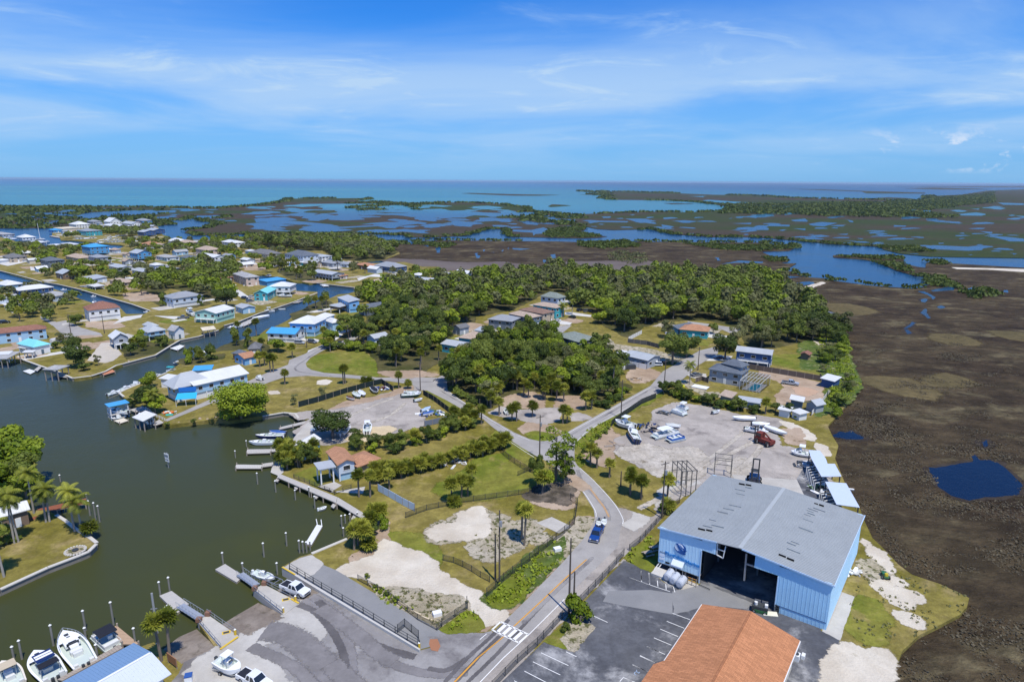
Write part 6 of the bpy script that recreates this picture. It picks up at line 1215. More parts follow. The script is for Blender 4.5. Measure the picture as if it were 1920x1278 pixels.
# pool cage beside the large grey house
q = TW('N4 1215,775 1390,808 1490,742', .0); a, b, c = q; ex = (b-a).normalized(); ey = Vector((-ex.y, ex.x, 0)); dd = max(6, (c-b).dot(ey)); r = empty('pool_cage', (a.x, a.y, 0), math.atan2(ex.y, ex.x), 'dark screened pool enclosure with white frame beside the large grey house', 'pool enclosure'); L = (b-a).length
MB().slab([(.6, .6), (L-.6, .6), (L-.6, dd-.6), (.6, dd-.6)], .0, .16).build('patio', CONCW, r); MB().slab([(L*.35, 1.4), (L-2, 1.4), (L-2, dd-2.2), (L*.35, dd-2.2)], .17, .2).build('pool_water', plain('pool_water', (.02, .28, .30), .05, spec=.6), r)
fr = MB()
for i in range(7): x = L*i/6; fr.bar((x, 0, 0), (x, 0, 3.4), .1).bar((x, 0, 3.4), (x, dd, 3.8), .1).bar((x, dd, 0), (x, dd, 3.8), .1)
for y in (0, dd/2, dd): fr.bar((0, y, 3.4+.4*y/dd), (L, y, 3.4+.4*y/dd), .1)
fr.build('frame', M_TRIM, r); s_ = MB()
for V in ([(0, 0, .1), (L, 0, .1), (L, 0, 3.4), (0, 0, 3.4)], [(L, 0, .1), (L, dd, .1), (L, dd, 3.8), (L, 0, 3.4)], [(0, 0, 3.42), (L, 0, 3.42), (L, dd, 3.82), (0, dd, 3.82)]): s_.add(V, [(0, 1, 2, 3)])
s_.build('screen', SCREEN, r)
fence('long brown board fence behind the dirt lot', 'N4 1290,600 1560,645 1917,705 G7 700,640', 2.2, 3.2, kind='panel', mat=plain('brown_fence_boards', (.14, .11, .09), .9, var=.2), cat='fence')
fence('grey board fence in front of the terracotta-roofed house', 'N4 260,375 420,395 530,425', 2.0, 3, kind='panel', mat=plain('grey_fence_boards', (.12, .115, .11), .9, var=.2), cat='fence'); fence('pale board fence rising left of the grey board fence', 'N4 265,360 380,300', 1.9, 3, kind='panel', mat=M_TRIM, cat='fence')
fence('white fence along the marsh lots', 'G7 560,1270 700,1110 880,860 1030,650', 1.6, 2.6, kind='panel', mat=M_TRIM, cat='fence'); fence('brown board fence beside the grey house drive', 'N4 840,715 890,700 950,720', 1.8, 2, kind='panel', mat=plain('brown_fence_boards', (.14, .11, .09), .9, var=.2), cat='fence')
# the tan-roofed house on the middle shore
HE('grey house with tan shingle roof facing the harbour', 'M2 1060,425 1228,388 1168,262', 6.2, wall='pale', roof='terra', kind='gable', rise=.9, stilts=2.6, lower='lblue', axis='y'); HE('low wing with reddish tan roof beside the grey harbour house', 'M2 1235,440 1440,362 1300,292', 3.8, wall='tan', roof='terra', rise=1.2, oh=.7)
HE('balcony roof with pale metal sheets on the harbour side of the grey house', 'M2 900,468 1052,435 1035,370', 5, wall='white', roof='silver', kind='shed', rise=.2, stilts=4.6, deck=0, win=False)
HE('blue shed with white gable roof beside the boat slips', 'M2 640,278 768,296 898,190', 3.6, wall='blue', roof='white', kind='gable', rise=1.1, axis='y', oh=.4)
HE('white-roofed house behind palms on the left lawn', 'M1 -160,915 260,797 215,722', 4, wall='brown', roof='white', kind='gable', rise=.9)

q = random.Random(8)
for s in 'Q0 30,560|Q0 380,560|Q0 470,655|Q0 1440,500|Q0 1300,450|Q0 1560,600|Q0 1850,520|Q0 60,1010|Q0 640,985|Q0 1210,440|Q0 300,470|Q1 620,395|Q1 260,500|Q1 570,630|Q1 1240,575|Q1 1330,640|Q1 1620,455|Q1 1590,560|Q1 1090,615|Q1 240,575|Q1 1010,350|Q1 480,440|Q1 830,470|Q2 230,310|Q2 60,215|Q2 720,285|Q2 1000,305|Q2 1250,255|G4 250,330|G4 330,310|G4 1250,265|G4 1150,300|G4 1000,265|G4 760,250|G4 1500,225|G4 180,310|G4 700,180|G4 1270,170|Q3 60,260|Q3 480,240|Q3 300,250|Q2 1450,300|Q2 1700,370'.split('|'):
    HP('small outbuilding with pale roof among the trees of the canal town', s, q.uniform(7, 15), q.uniform(6, 9), q.uniform(3.4, 5.5), q.choice([0, 1.57, .3]), wall=q.choice(['white', 'pale', 'tan', 'cream', 'lblue', 'grey']), roof=q.choice(['white', 'silver', 'lgrey', 'white', 'tan', 'grey']), kind=q.choice(['hip', 'gable', 'gable']), rise=q.uniform(1, 2), win=q.random() < .6, cat='outbuilding', group='small outbuildings of the canal town')

q = random.Random(21)
for i, (a, b, r_) in enumerate(HS):     # drives, worn ground and greener lawns round the houses of the town
    if math.hypot(a, b) < 300: continue
    for k in range(3):
        t = q.uniform(0, 6.28); d = r_+q.uniform(3, 12); c = Vector((a+math.cos(t)*d, b+math.sin(t)*d, 0)); u, v = q.uniform(3, 9), q.uniform(2, 5); rz = TRZ+q.choice([0, 1.57])
        P_ = [c+Matrix.Rotation(rz, 3, 'Z') @ Vector((x*u, y*v, 0)) for x, y in ((-1, -1), (1, -1), (1, 1), (-1, 1))]
        if all(inpoly(p.x, p.y, DEV) for p in P_): m_ = q.choice([CONCW, CONC, SANDW, LUSH, LUSH, DIRT]); sheet('driveway' if m_ in (CONC, CONCW) else 'lawn_patch', P_, m_, lvl=2, rough=0 if m_ in (CONC, CONCW) else 1.2, step=3)
# ------------------------------------------------------------------ sea walls, docks, boat lifts
CAPM = plain('seawall_cap_concrete', (.52, .49, .43), .9, var=.14); WALLM = plain('seawall_panel', (.20, .18, .15), .9, var=.3)
def seawall(label, s, wd=.7, group='sea walls along the canals and harbour', panels=True):
    pts = TW(s, 0); r = empty('sea_wall', tuple(pts[0]), 0, label, 'sea wall', group); o = pts[0]; f = MB()
    for i in range(len(pts)-1):
        a, b = pts[i]-o, pts[i+1]-o; L = (b-a).length; n = max(1, min(20, int(L/6)))
        for j in range(n):
            p, q = a.lerp(b, (j+.006)/n), a.lerp(b, (j+.994)/n); MB().bar((p.x, p.y, .06), (q.x, q.y, .06), wd, .2).build('cap_block', CAPM, r)
        f.bar((a.x, a.y, -1.0), (b.x, b.y, -1.0), .22, 2.1)
    f.build('wall_face', WALLM, r)
    return r
for lab, s in (('concrete sea wall round the left lawn corner', 'B1 -200,540 0,480 410,292 690,185 760,155 825,92'), ('sea wall on the dock side of the left lawn', 'M1 828,1085 770,1040 640,960 560,895 480,845'), ('sea wall of the harbour lawn with the round tree', 'N1 180,332 340,390 490,440 620,497 780,478 900,440 1000,385 1050,375'),
  ('sea wall below the stilt houses on the left canal bank', 'N1 1050,375 1180,340 1330,300 1460,218 1540,172 1700,140 1870,86'), ('long sea wall of the canal point', 'Q2 0,962 180,912 400,822 560,772 740,712 820,682 1050,592'), ('pale sea wall above the left canal', 'Q0 -300,580 20,650 250,708 470,770'),
  ('sea wall above the left canal, from the lawn to its end', 'Q0 500,775 640,795 920,860 1100,915 1480,1020 1690,1095'), ('sea wall across the canal pool', 'Q2 1040,482 1200,502 1450,532 1540,540'), ('sea wall between the launch lane and the palm clump', 'P 584,1038 651,1010'),
  ('low bank wall of the big grass lot near the shore tree', 'N2 420,822 600,792 700,800 730,840'), ('sea wall behind the marina boat strip', 'N1 1060,655 1020,622 1080,592 1420,452')):
    seawall(lab, s)
dock('long boardwalk along the middle harbour shore', 'M2 545,520 1050,740 1060,690 565,490', z=.25, pz=-.1); dock('right half of the long harbour boardwalk', 'M2 1052,742 1300,890 1340,860 1062,690', z=.26, pz=-.1)
GD = 'finger docks off the boardwalk'
for lab, s in (('first finger dock from the left end of the boardwalk', 'M2 525,548 545,560 580,530 560,515'), ('second finger dock from the left end of the boardwalk', 'M2 690,610 710,628 742,598 722,582'), ('third finger dock from the left end of the boardwalk', 'M2 858,692 880,705 915,672 893,655'),
  ('fourth finger dock, with white rails, off the boardwalk', 'M2 1005,770 1030,785 1065,742 1040,722'), ('fifth finger dock, nearest the palm clump', 'M2 1178,878 1205,888 1235,845 1205,830')): dock(lab, s, z=-.3, group=GD, piles=False, pz=.9)
for lab, s in (('longest finger dock, lowest of the boat slips', 'M2 185,445 420,445 425,415 195,412'), ('lower finger dock below the moored boats', 'M2 280,318 495,312 500,280 290,282'), ('narrow walkway joining the lowest slip dock to shore', 'M2 425,432 515,420 512,392 420,405'), ('narrow walkway joining the lower slip dock to shore', 'M2 500,302 600,290 598,265 498,282'), ('long finger dock at the top of the boat slips', 'N2 560,935 800,880 815,855 570,915')):
    dock(lab, s, z=-.5, group='finger docks of the boat slips', piles='narrow' not in lab, mat=M_CONC if 'longest' in lab else M_WOODG)
dock('detached white floating dock in the harbour', 'M2 785,1090 840,1098 935,935 885,925', z=-.75, piles=False, mat=M_TRIM, name='floating_dock', th=.45)
for k, s in enumerate(('M2 880,880 890,925', 'M2 922,885 928,935')): a, b = TW(s, -.7); r = empty('pole', tuple(a), 0, ['left', 'right'][k]+' white pipe arm of the detached floating dock', 'pole'); MB().bar((0, 0, 0), tuple(b-a), .16).build('pipe', M_PIPE, r)
dock('reddish brown private dock by the left lawn', 'M1 290,800 480,800 740,745 735,700 330,790', z=.1, mat=plain('red_brown_deck', (.25, .085, .045), .9, var=.2), pz=-.1); dock('orange-red deck strip in front of the white-roofed house', 'M1 160,935 300,880 320,850 150,900', z=.06, mat=plain('red_brown_deck', (.25, .085, .045), .9, var=.2), piles=False)
dock('tan wooden dock end beside the covered pontoon boat', 'B1 1050,945 1195,945 1000,785 945,805', z=-.2, mat=plain('tan_dock_wood', (.42, .29, .19), .9, var=.15)); dock('narrow wooden dock along the blue roof', 'G9 700,810 1380,440 1340,400 640,800', z=-.1, mat=M_WOOD, piles=False)
dock('small white floating dock below the grey boathouse', 'N1 195,435 260,460 310,435 250,418', z=-.8, mat=M_TRIM, piles=False); dock('gangplank from the lawn wall to the small white dock', 'N1 290,425 320,435 355,402 335,392', z=-.2, piles=False)
dock('orange-brown dock below the dark red shrub', 'N1 855,440 885,470 985,440 960,420', z=-.4, mat=plain('orange_deck', (.52, .22, .12), .9, var=.15)); dock('white dock platform on the left canal bank', 'N1 1455,240 1520,258 1580,220 1540,210', z=-.5, mat=M_TRIM); dock('small dock beside the grey boathouse', 'N1 490,480 575,490 575,465 500,445', z=-.2)
dock('cream floating platform at the marina boathouse', 'G6 215,692 285,725 390,690 330,660', z=-.7, mat=plain('cream_deck', (.66, .60, .48), .9)); dock('main walkway of the marina docks', 'G6 400,560 470,590 640,560 560,520', z=.1); dock('marina dock deck beside the ramp', 'G6 660,730 710,750 815,715 760,680', z=.05)
dock('white walkway strip along the marina boats', 'G6 150,425 280,370 840,150 800,140', z=-.1, mat=M_CONC, piles=False); dock('low dock ledge on the canal point', 'Q2 740,715 840,700 890,680 800,690', z=-.4); dock('dock ledge below the mint green house', 'Q1 1480,1250 1540,1270 1700,1200 1640,1180', z=-.4)
dock('dock beside the canal pool sea wall', 'Q2 1080,500 1120,520 1180,515 1150,495', z=-.4, mat=M_TRIM); dock('white dock at the right end of the canal pool', 'Q2 1460,540 1480,555 1560,550 1560,530', z=-.2, mat=M_TRIM)
dock('riverside dock at the tip of the marina village', 'G4 -60,340 120,370 200,365 60,320', z=-.3, boards=False); dock('long marina pier of the village basin', 'G4 640,430 700,450 1340,420 1330,400', z=-.3, boards=False); dock('dock row in front of the white dock house', 'Q0 300,350 320,360 560,320 540,308', z=-.3, boards=False)
def boat_lift(label, s, H, roof='grey', wd=None, kind='hip', group=None, z=-1.2):
    loc, rz, w, d = rect_from(s, H); r = empty('boathouse', (loc[0], loc[1], z), rz, label, 'boathouse', group); hh = H-z
    roof_mesh(w-.8, d-.8, hh, .9 if kind != 'arch' else .3, kind if kind != 'arch' else 'hip', .4).build('roof', RM[roof], r)
    for i in range(3):
        for sy in (-1, 1): MB().bar(((i-1)*(w/2-.5), sy*(d/2-.5), -1.5), ((i-1)*(w/2-.5), sy*(d/2-.5), hh), .26).build('post', M_TRIM if 'white' in label or 'blue' in label else M_WOOD, r)
    for sy in (-1, 1): MB().bar((-w/2+.5, sy*(d/2-.5), hh-.3), (w/2-.5, sy*(d/2-.5), hh-.3), .2).build('beam', M_TRIM, r)
    if 'deck' in label: MB().box((0, 0, 1.5), (w-.6, d-.6, .2)).build('deck', M_WOODG, r); m = MB(); [m.bar((-w/2+.4, sy*(d/2-.4), q), (w/2-.4, sy*(d/2-.4), q), .07) for sy in (-1, 1) for q in (2.0, 2.5)]; m.build('railing', M_TRIM, r)
    return r
boat_lift('white boathouse with arched bright blue roof and deck at the marina point', 'G6 100,490 150,528 395,470', 3.4, 'blue', kind='arch'); boat_lift('grey boathouse with lavender grey roof on tall posts at the harbour lawn', 'N1 360,420 490,425 478,382', 3.4, 'lgrey')
boat_lift('boathouse with yellow roof at the bend of the left canal', 'N1 1735,90 1850,75 1870,58', 2.4, 'cream', kind='shed'); boat_lift('open boat lift frame beside the marina boathouse', 'G6 430,650 560,700 700,640', 2.4, 'white', kind='shed'); boat_lift('dark boathouse roof at left frame edge by the harbour', 'N1 -60,330 60,330 90,285', 2.8, 'lgrey', kind='shed')
# pilings
GP = 'grey pilings standing in the harbour'
for k, (s, h) in enumerate((('B1 190,1075', 2.2), ('B1 460,958', 2.6), ('B1 735,830', 2.6), ('B1 738,905', 1.0), ('B1 975,782', 3.2), ('B1 1375,530', 1.6), ('B1 1455,490', 1.6), ('B1 1165,965', 2.2), ('B1 840,1080', 1.6), ('B1 120,1070', 1.0), ('B2 85,260', 1.3), ('B2 435,200', 1.9), ('B2 630,105', 1.8), ('B2 740,165', 1.6), ('B2 550,350', 1.3), ('B2 255,330', .8),
   ('M2 380,582', 1.8), ('M2 535,650', 1.8), ('M2 703,715', 1.3), ('M2 822,690', 1.4), ('M2 870,790', 1.9), ('M2 1100,950', 1.6), ('M2 1115,1030', .9), ('M2 190,355', .8), ('M2 545,340', .9), ('M2 605,235', 1.0), ('M2 285,260', .6), ('M1 772,850', 2.4), ('M1 820,885', 2.9), ('M1 855,905', 2.7), ('M1 748,740', 1.0), ('M1 518,560', .6), ('M2 770,1170', 1.4), ('M2 800,1165', 1.2), ('M2 830,1150', 1.0), ('M2 1130,915', .8), ('M2 1170,905', .8), ('M2 1235,890', .8))):
    piling(s, h, ('tall' if h > 2 else 'mid-height' if h > 1.2 else 'low')+' grey piling with pale cap '+{'B1': 'by the blue-roofed shed and nearer launch pier', 'B2': 'near the farther launch pier', 'M1': 'beside the red-brown dock', 'M2': 'in the water off the boardwalk'}[s[:2]], GP)
r = empty('utility_pole', tuple(W(*T('B1 1348,850')[0], -1.2)), .2, 'bare slanting steel pole in the water beside the nearer launch pier', 'pole'); MB().cone((0, 0, -1), (0, 0, 7.5), .2, .17, 10).build('pole', plain('grey_steel_pole', (.30, .31, .31), .6), r); MB().bar((-.5, 0, 4.6), (.5, 0, 4.6), .12).build('crossbar', M_STEEL, r)
for k, s in enumerate(('B1 1328,700 1435,608', 'B1 1235,995 1350,935')): a, b = TW(s, -.2); r = empty('boom_pole', tuple(a), 0, ['white pipe bracing the floating dock to the steel pole', 'white pipe rail at the grassy corner below the palm'][k], 'pipe'); MB().bar((0, 0, 0), tuple(b-a), .16, n=8).build('pipe', M_PIPE, r)
p = W(*T('M1 1443,440')[0], -1.2); r = empty('channel_marker', (p.x, p.y, -1.2), math.atan2(-p.x, p.y)*-1, 'white channel marker sign on a post in the open harbour', 'sign'); MB().cone((0, 0, -1), (0, 0, 4.2), .16, .15, 8).build('post', M_STEEL, r)
MB().box((0, -.2, 3.5), (1.8, .08, 1.1)).build('sign_board', M_WHITE, r); MB().box((.1, -.2, 2.3), (1.6, .08, 1.0)).build('sign_board', M_WHITE, r); text('SLOW SPEED', -.78, 3.5, .26, M_DARK, r, y=-.25); text('MINIMUM WAKE', -.8, 3.2, .2, M_DARK, r, y=-.25); text('NO WAKE', -.5, 2.3, .26, M_DARK, r, y=-.25)

# ------------------------------------------------------------------ boats
GBA = 'boats moored at the blue-roofed shed'
boat('large white fishing boat with open cockpit, second slip from the right by the blue roof', 'G9 960,640 730,275', None, 'cruiser', beam=3.9, z=-1.35, group=GBA) if False else None
A_, B_ = TW('G9 965,640 715,280', -.2); boat('large white open fishing boat moored bow out by the blue roof', A_, B_, 'console', beam=3.9, z=-1.35, group=GBA, H=1.5)
A_, B_ = TW('G9 620,780 385,490', -.2); boat('white boat with dark blue and white striped canopy left of the fishing boat', A_, B_, 'ttop', beam=3.9, z=-1.35, group=GBA, canopy=NAVY, H=1.3)
rb_ = [o for o in bpy.data.objects if o.get('label', '').startswith('white boat with dark blue and white')][0]; Lb = (B_-A_).length
for k, x in enumerate((.0, .07)): MB().box((Lb*(x-.07), 0, 3.01), (Lb*.05, 2.2, .04)).build('canopy_stripe', M_WHITE, rb_)
MB().box((-Lb*.24, 0, 2.55), (Lb*.16, 2.6, .08)).build('rear_canopy', BLKC, rb_)
for sy in (-1, 1):
    for x in (-.31, -.17): MB().bar((x*Lb, sy*1.2, .9), (x*Lb, sy*1.2, 2.5), .07).build('canopy_post', ALU, rb_)
o = MB(); A2, B2_ = TW('G9 610,560 400,620', 1.6); c = (A2+B2_)/2; 
A_, B_ = TW('G9 170,860 20,600', -.2); boat('tan and white boat at the bottom left frame corner', A_, B_, 'ttop', beam=3.4, z=-1.35, group=GBA, canopy=TANC, hull=GELC, H=1.2)
A_, B_ = TW('G9 1290,440 1100,270', -.6); boat('covered pontoon boat with dark navy canopy beside the tan dock', A_, B_, 'pontoon', beam=2.7, z=-1.3, group=GBA, canopy=BLKC, hull=VINYL)
A_, B_ = TW('B2 345,325 525,385', -.6); boat('small white skiff on a trailer behind the white pickup', A_, B_, 'console', beam=2.0, z=-1.3, H=.75); trailer('galvanised boat trailer backed into the water by the white pickup', 'B2 460,390 610,455', z=-.7)
A_, B_ = TW('B2 35,1090 235,1185', 1.0); boat('white centre console boat with white hardtop on a trailer at the bottom', A_, B_, 'ttop', beam=2.5, z=.35, H=1.15, canopy=GEL); trailer('black boat trailer under the white hardtop boat at the bottom', 'B2 30,1150 260,1235')
car('dark pickup truck towing the hardtop boat at the bottom frame edge', 'B2 270,1240', 'B2 440,1330', 'pickup', 'white')
GS = 'boats in the middle slips'
for lab, s, k, bm, kw in (('grey skiff moored in the middle boat slips', 'N2 560,1040 305,1045', 'console', 2.6, {}), ('dark blue open boat in the upper boat slips', 'N2 610,985 360,990', 'console', 2.3, dict(hull=NAVY)), ('blue-grey boat above the dark blue one in the slips', 'N2 620,955 480,945', 'covered', 2.0, dict(canopy=BLUEC)), ):
    A_, B_ = TW(s, -.5); boat(lab, A_, B_, k, beam=bm, z=-1.3, group=GS, **kw)
A_, B_ = TW('M2 905,790 970,770', -.6); boat('grey jet ski floating by the boardwalk', A_, B_, 'skiff', beam=1.3, z=-1.25, hull=GREYH, H=.6)
GM = 'boats moored along the marina point'
for k, (s, kd) in enumerate((('G6 135,370 290,325', 'console'), ('G6 290,320 420,265', 'console'), ('G6 420,270 530,225', 'cruiser'), ('G6 520,225 640,180', 'console'), ('G6 640,185 770,130', 'cruiser'))):
    A_, B_ = TW(s, -.4); boat(['outermost', 'second', 'third', 'fourth', 'innermost'][k]+' white boat in the row moored along the marina point', A_, B_, kd, beam=2.7, z=-1.3, group=GM)
A_, B_ = TW('G6 930,85 870,110', -.4); boat('boat under a bright aqua canopy beside the marina terrace', A_, B_, 'pontoon', beam=2.8, z=-1.2, canopy=TEALC)
A_, B_ = TW('G6 650,700 520,610', 1.2); boat('white sport boat lifted beside the marina boathouse', A_, B_, 'cruiser', beam=2.7, z=.2, canopy=GEL); A_, B_ = TW('G6 340,630 180,660', -.4); boat('dark boat tied beside the marina boathouse', A_, B_, 'console', beam=2.4, z=-1.3, hull=GREYH)
A_, B_ = TW('G6 380,590 140,560', .8); boat('white boat hanging under the blue marina boathouse roof', A_, B_, 'console', beam=2.6, z=.1)
GC = 'boats moored in the canals'
for lab, s, kd, kw in (('white motor yacht moored below the canal point houses', 'Q2 570,790 425,800', 'bigcruiser', {}), ('long white covered boat on the left canal bank', 'Q2 495,850 320,885', 'covered', dict(canopy=GEL)), ('blue and white boat tied near the mint green house', 'Q2 200,960 40,985', 'cruiser', dict(canopy=BLUEC)),
   ('white boat at the canal pool sea wall', 'Q2 1180,510 1085,505', 'console', {}), ('white cabin boat under the canal point house', 'Q2 760,650 590,650', 'bigcruiser', {}), ('small boat at the lower canal point ledge', 'Q2 690,765 610,770', 'skiff', {}), ('boat with blue cover near the red cottage', 'N2 170,310 90,320', 'covered', dict(canopy=BLUEC)),
   ('white boat by the palms on the right canal bank', 'N1 1760,265 1710,270', 'covered', dict(canopy=GEL)), ('grey boat beside the marina shrubs', 'N1 1560,370 1480,360', 'cruiser', dict(hull=GREYH)), ('white dinghy in the left canal', 'Q0 740,850 680,855', 'console', {}), ('white runabout in the left canal', 'Q0 1070,925 1020,930', 'console', {}), ('white boat near the brown-roofed house', 'Q0 1075,985 1040,1000', 'cruiser', {}),
   ('small white boat by the pale sea wall', 'Q0 320,785 280,780', 'console', {}), ('white boat at the end of the left canal', 'O1 1280,935 1225,930', 'console', {}), ('pale cruiser by the pink house', 'Q2 330,500 215,520', 'covered', dict(canopy=GEL)), ('grey boat near the canal pool', 'Q2 1020,470 960,465', 'console', dict(hull=GREYH))):
    A_, B_ = TW(s, -.4); boat(lab, A_, B_, kd, beam=min(4, (B_-A_).length*.33), z=-1.3 if 'under' not in lab else .2, group=GC, **kw)
rr = random.Random(5)      # village basin: two long rows of small boats
for row, (s0, s1, n) in enumerate((('G4 330,400', 'G4 640,385', 6), ('G4 660,455', 'G4 1320,430', 14), ('G4 700,415', 'G4 1300,385', 13), ('G4 800,380', 'G4 1100,345', 7), ('Q0 20,275', 'Q0 180,300', 4), ('Q0 250,352', 'Q0 560,332', 6), ('G4 1140,500', 'G4 1330,480', 4))):
    a, b = W(*T(s0)[0], -1.2), W(*T(s1)[0], -1.2)
    for i in range(n):
        p = a.lerp(b, (i+.5)/n); d = Vector((rr.uniform(-.3, .3), 1, 0)).normalized()*rr.uniform(4, 6.5); boat(['rear row', 'front row', 'second row', 'back corner', 'river dock', 'white dock', 'near bank'][row]+' boat, '+['left end', 'left half', 'right half', 'right end'][int(4*i/n)]+', berthed in the village marina'+(' basin' if row < 4 else ''), p-d, p+d, rr.choice(['cruiser', 'bigcruiser', 'ttop', 'covered']), beam=3.4, z=-1.3, group='boats berthed in the village marina', canopy=GEL)
p = W(*T('Q0 455,300')[0], -1.2); boat('white sailboat with tall mast on the river', p-Vector((6, 0, 0)), p+Vector((6, 0, 0)), 'cruiser', beam=3.4, z=-1.3); r = empty('mast', (p.x, p.y, 0), 0, 'tall white mast of the sailboat on the river', 'mast'); MB().cone((0, 0, 0), (-.6, 0, 19), .3, .18, 8).build('mast', M_TRIM, r); MB().bar((0, 0, 2), (-5, 0, 2), .2).build('boom', M_TRIM, r)

# ------------------------------------------------------------------ boats on land, right-hand yard
GY = 'old boats stored in the gravel yard'
for lab, s, kd, bm, kw in (('big white cabin cruiser resting at the hedge corner of the yard', 'H6 600,640 160,520', 'bigcruiser', 3.4, dict(H=1.5)), ('navy-hulled white cruiser tilted beside the big cabin cruiser', 'H6 640,960 460,660', 'cruiser', 2.9, dict(hull=NAVY, H=1.4, roll=.25)), ('pale grey pontoon boat with white canopy in the yard', 'H6 1560,700 1000,840', 'pontoon', 2.7, dict(canopy=GEL)),
    ('blue and white pontoon boat in front of the canopied one', 'H6 1690,830 1330,910', 'pontoon', 2.6, dict(canopy=None, hull=plain('blue_rail', (.03, .12, .42), .5))), ('grey-green pontoon boat below the hedge, front one', 'H6 1460,230 1760,330', 'pontoon', 2.6, dict(canopy=None)), ('pontoon boat with tan top behind the grey-green one', 'H6 1560,150 1800,215', 'pontoon', 2.4, dict(canopy=GEL)),
    ('slim white speedboat below the palm hedge', 'N4 1350,1030 1155,1025', 'covered', 2.3, dict(canopy=GEL)), ('white cuddy boat with grey top near the red truck', 'M4 990,110 1190,145', 'bigcruiser', 2.8, {}), ('white boat hull behind the cuddy boat', 'M4 1050,65 1200,75', 'covered', 2.3, dict(canopy=GEL)), ('long slim white raceboat pointing to the marsh', 'M4 1165,95 1350,165', 'covered', 2.0, dict(canopy=GEL)), ('white cruiser beside the blue-white sheet roofs', 'M4 1555,335 1380,305', 'bigcruiser', 3.0, {}),
    ('small tender on a trailer in the middle of the yard', 'N4 985,975 1045,960', 'skiff', 1.6, {}), ('white catamaran on the gravel left of the rubble', 'H6 1600,590 1290,560', 'covered', 2.2, dict(canopy=plain('pale_grey_cover', (.5, .52, .5), .8)))):
    A_, B_ = TW(s, .6); boat(lab, A_, B_, kd, beam=bm, z=.25 if kd != 'pontoon' else .1, group=GY, **kw)
GN = 'boats parked in the middle boat yard'
for lab, s, kd, kw in (('dark green boat by the end of the yard entrance', 'N2 1610,650 1780,640', 'console', dict(hull=plain('green_hull', (.03, .08, .06), .4))), ('black boat with raised engine beside the dark green boat', 'N2 1640,620 1785,625', 'skiff', dict(hull=plain('black_hull', (.02, .02, .02), .4))), ('brown boat leaning at the black fence', 'N2 1150,660 1210,680', 'covered', dict(canopy=plain('brown_cover', (.12, .05, .03), .8))),
    ('pale green boat at the black fence', 'N2 1205,625 1255,665', 'skiff', dict(hull=plain('pale_green_hull', (.3, .42, .34), .4))), ('white narrow boat at the black fence', 'N2 1255,610 1295,650', 'covered', dict(canopy=GEL)), ('dark boat near the sand heap at the black fence', 'N2 1360,580 1400,625', 'covered', {}), ('white boat beside the shade tree', 'N2 900,900 840,960', 'console', {}),
    ('white and black sport boat right of the shade tree', 'N2 1090,990 1165,910', 'cruiser', dict(hull=GREYH)), ('white boat standing on the sand patch', 'N2 1315,975 1325,885', 'ttop', dict(canopy=GEL)), ('white boat at the ramp of the boat yard', 'N2 1000,830 1060,805', 'console', {}), ('blue boat by the green weeds in the yard corner', 'N2 1790,810 1890,790', 'covered', dict(canopy=BLUEC)), ('blue tarped boat beside the yard fence corner', 'N2 1780,780 1860,750', 'covered', dict(canopy=plain('pale_blue_tarp', (.3, .42, .6), .7))), ('small white boat with red trim near the dark green boat', 'N2 1720,690 1790,675', 'skiff', {})):
    A_, B_ = TW(s, .6); boat(lab, A_, B_, kd, beam=min(2.6, max(1.5, (B_-A_).length*.36)), z=.25, group=GN, **kw)
A_, B_ = TW('M3 190,385 300,340', .6); boat('white kayak-like hull lying beside the palm hedge', A_, B_, 'covered', beam=1.3, z=.2, canopy=GEL, H=.5)
A_, B_ = TW('N3 690,800 680,765', .5); boat('white motorboat on a trailer in the clearing', A_, B_, 'console', beam=2.0, z=.3)
boat('grey boat on a drive by the mint green house', *TW('Q1 980,1150 900,1110', .6), 'bigcruiser', beam=3.0, z=.3); boat('white boat parked on the marina drive', *TW('N2 420,505 370,490', .6), 'cruiser', beam=2.3, z=.2)

# ------------------------------------------------------------------ vehicles
car('white pickup truck backing a trailer down the launch ramp', 'B2 625,470', 'B2 780,530', 'pickup', 'white'); car('dark blue pickup truck driving on the main road towing jet skis', 'M3 1485,965', 'M3 1425,1095', 'pickup', 'blue')
for k, s in enumerate(('M3 1475,900 1468,955', 'M3 1522,890 1515,945')): A_, B_ = TW(s, .6); boat(['black jet ski', 'white jet ski'][k]+' on the trailer behind the blue pickup', A_, B_, 'skiff', beam=1.15, z=.42, hull=[plain('black_hull', (.02, .02, .02), .4), GEL][k], H=.6, name='jet_ski', cat='jet ski')
trailer('two-place jet ski trailer behind the dark blue pickup', 'M3 1500,885 1480,965')
car('silver pickup truck parked on the dirt lot', 'N4 1590,725', 'N4 1710,742', 'pickup', 'silver'); car('white suv parked beside the long silver-roofed house', 'N4 560,575', 'N4 450,570', 'suv', 'white'); car('dark car parked behind the white suv', 'N4 580,560', 'N4 500,550', 'suv', 'black'); car('bright yellow car at the corner of the hedge', 'N4 740,765', 'N4 645,755', 'sedan', 'yellow')
car('blue car on the drive left of the navy house', 'N4 1080,515', 'N4 1000,510', 'sedan', 'navy'); car('dark car on the oval drive of the grey house', 'N4 815,665', 'N4 880,655', 'sedan', 'grey'); car('black car parked beyond the row of houses', 'Q3 1740,475', 'Q3 1800,465', 'suv', 'black'); car('dark car beside the black car beyond the houses', 'Q3 1800,480', 'Q3 1860,475', 'suv', 'grey')
car('white car on the white drive beyond the row of houses', 'Q3 1595,560', 'Q3 1540,555', 'sedan', 'white'); car('dark car by the palms at the teal house', 'Q3 1720,535', 'Q3 1680,525', 'suv', 'black'); car('dark car on the street below the blue-roofed house', 'N2 820,190', 'N2 875,200', 'suv', 'grey'); car('silver car beside the dark one below the blue roof', 'N2 700,200', 'N2 780,205', 'suv', 'silver')
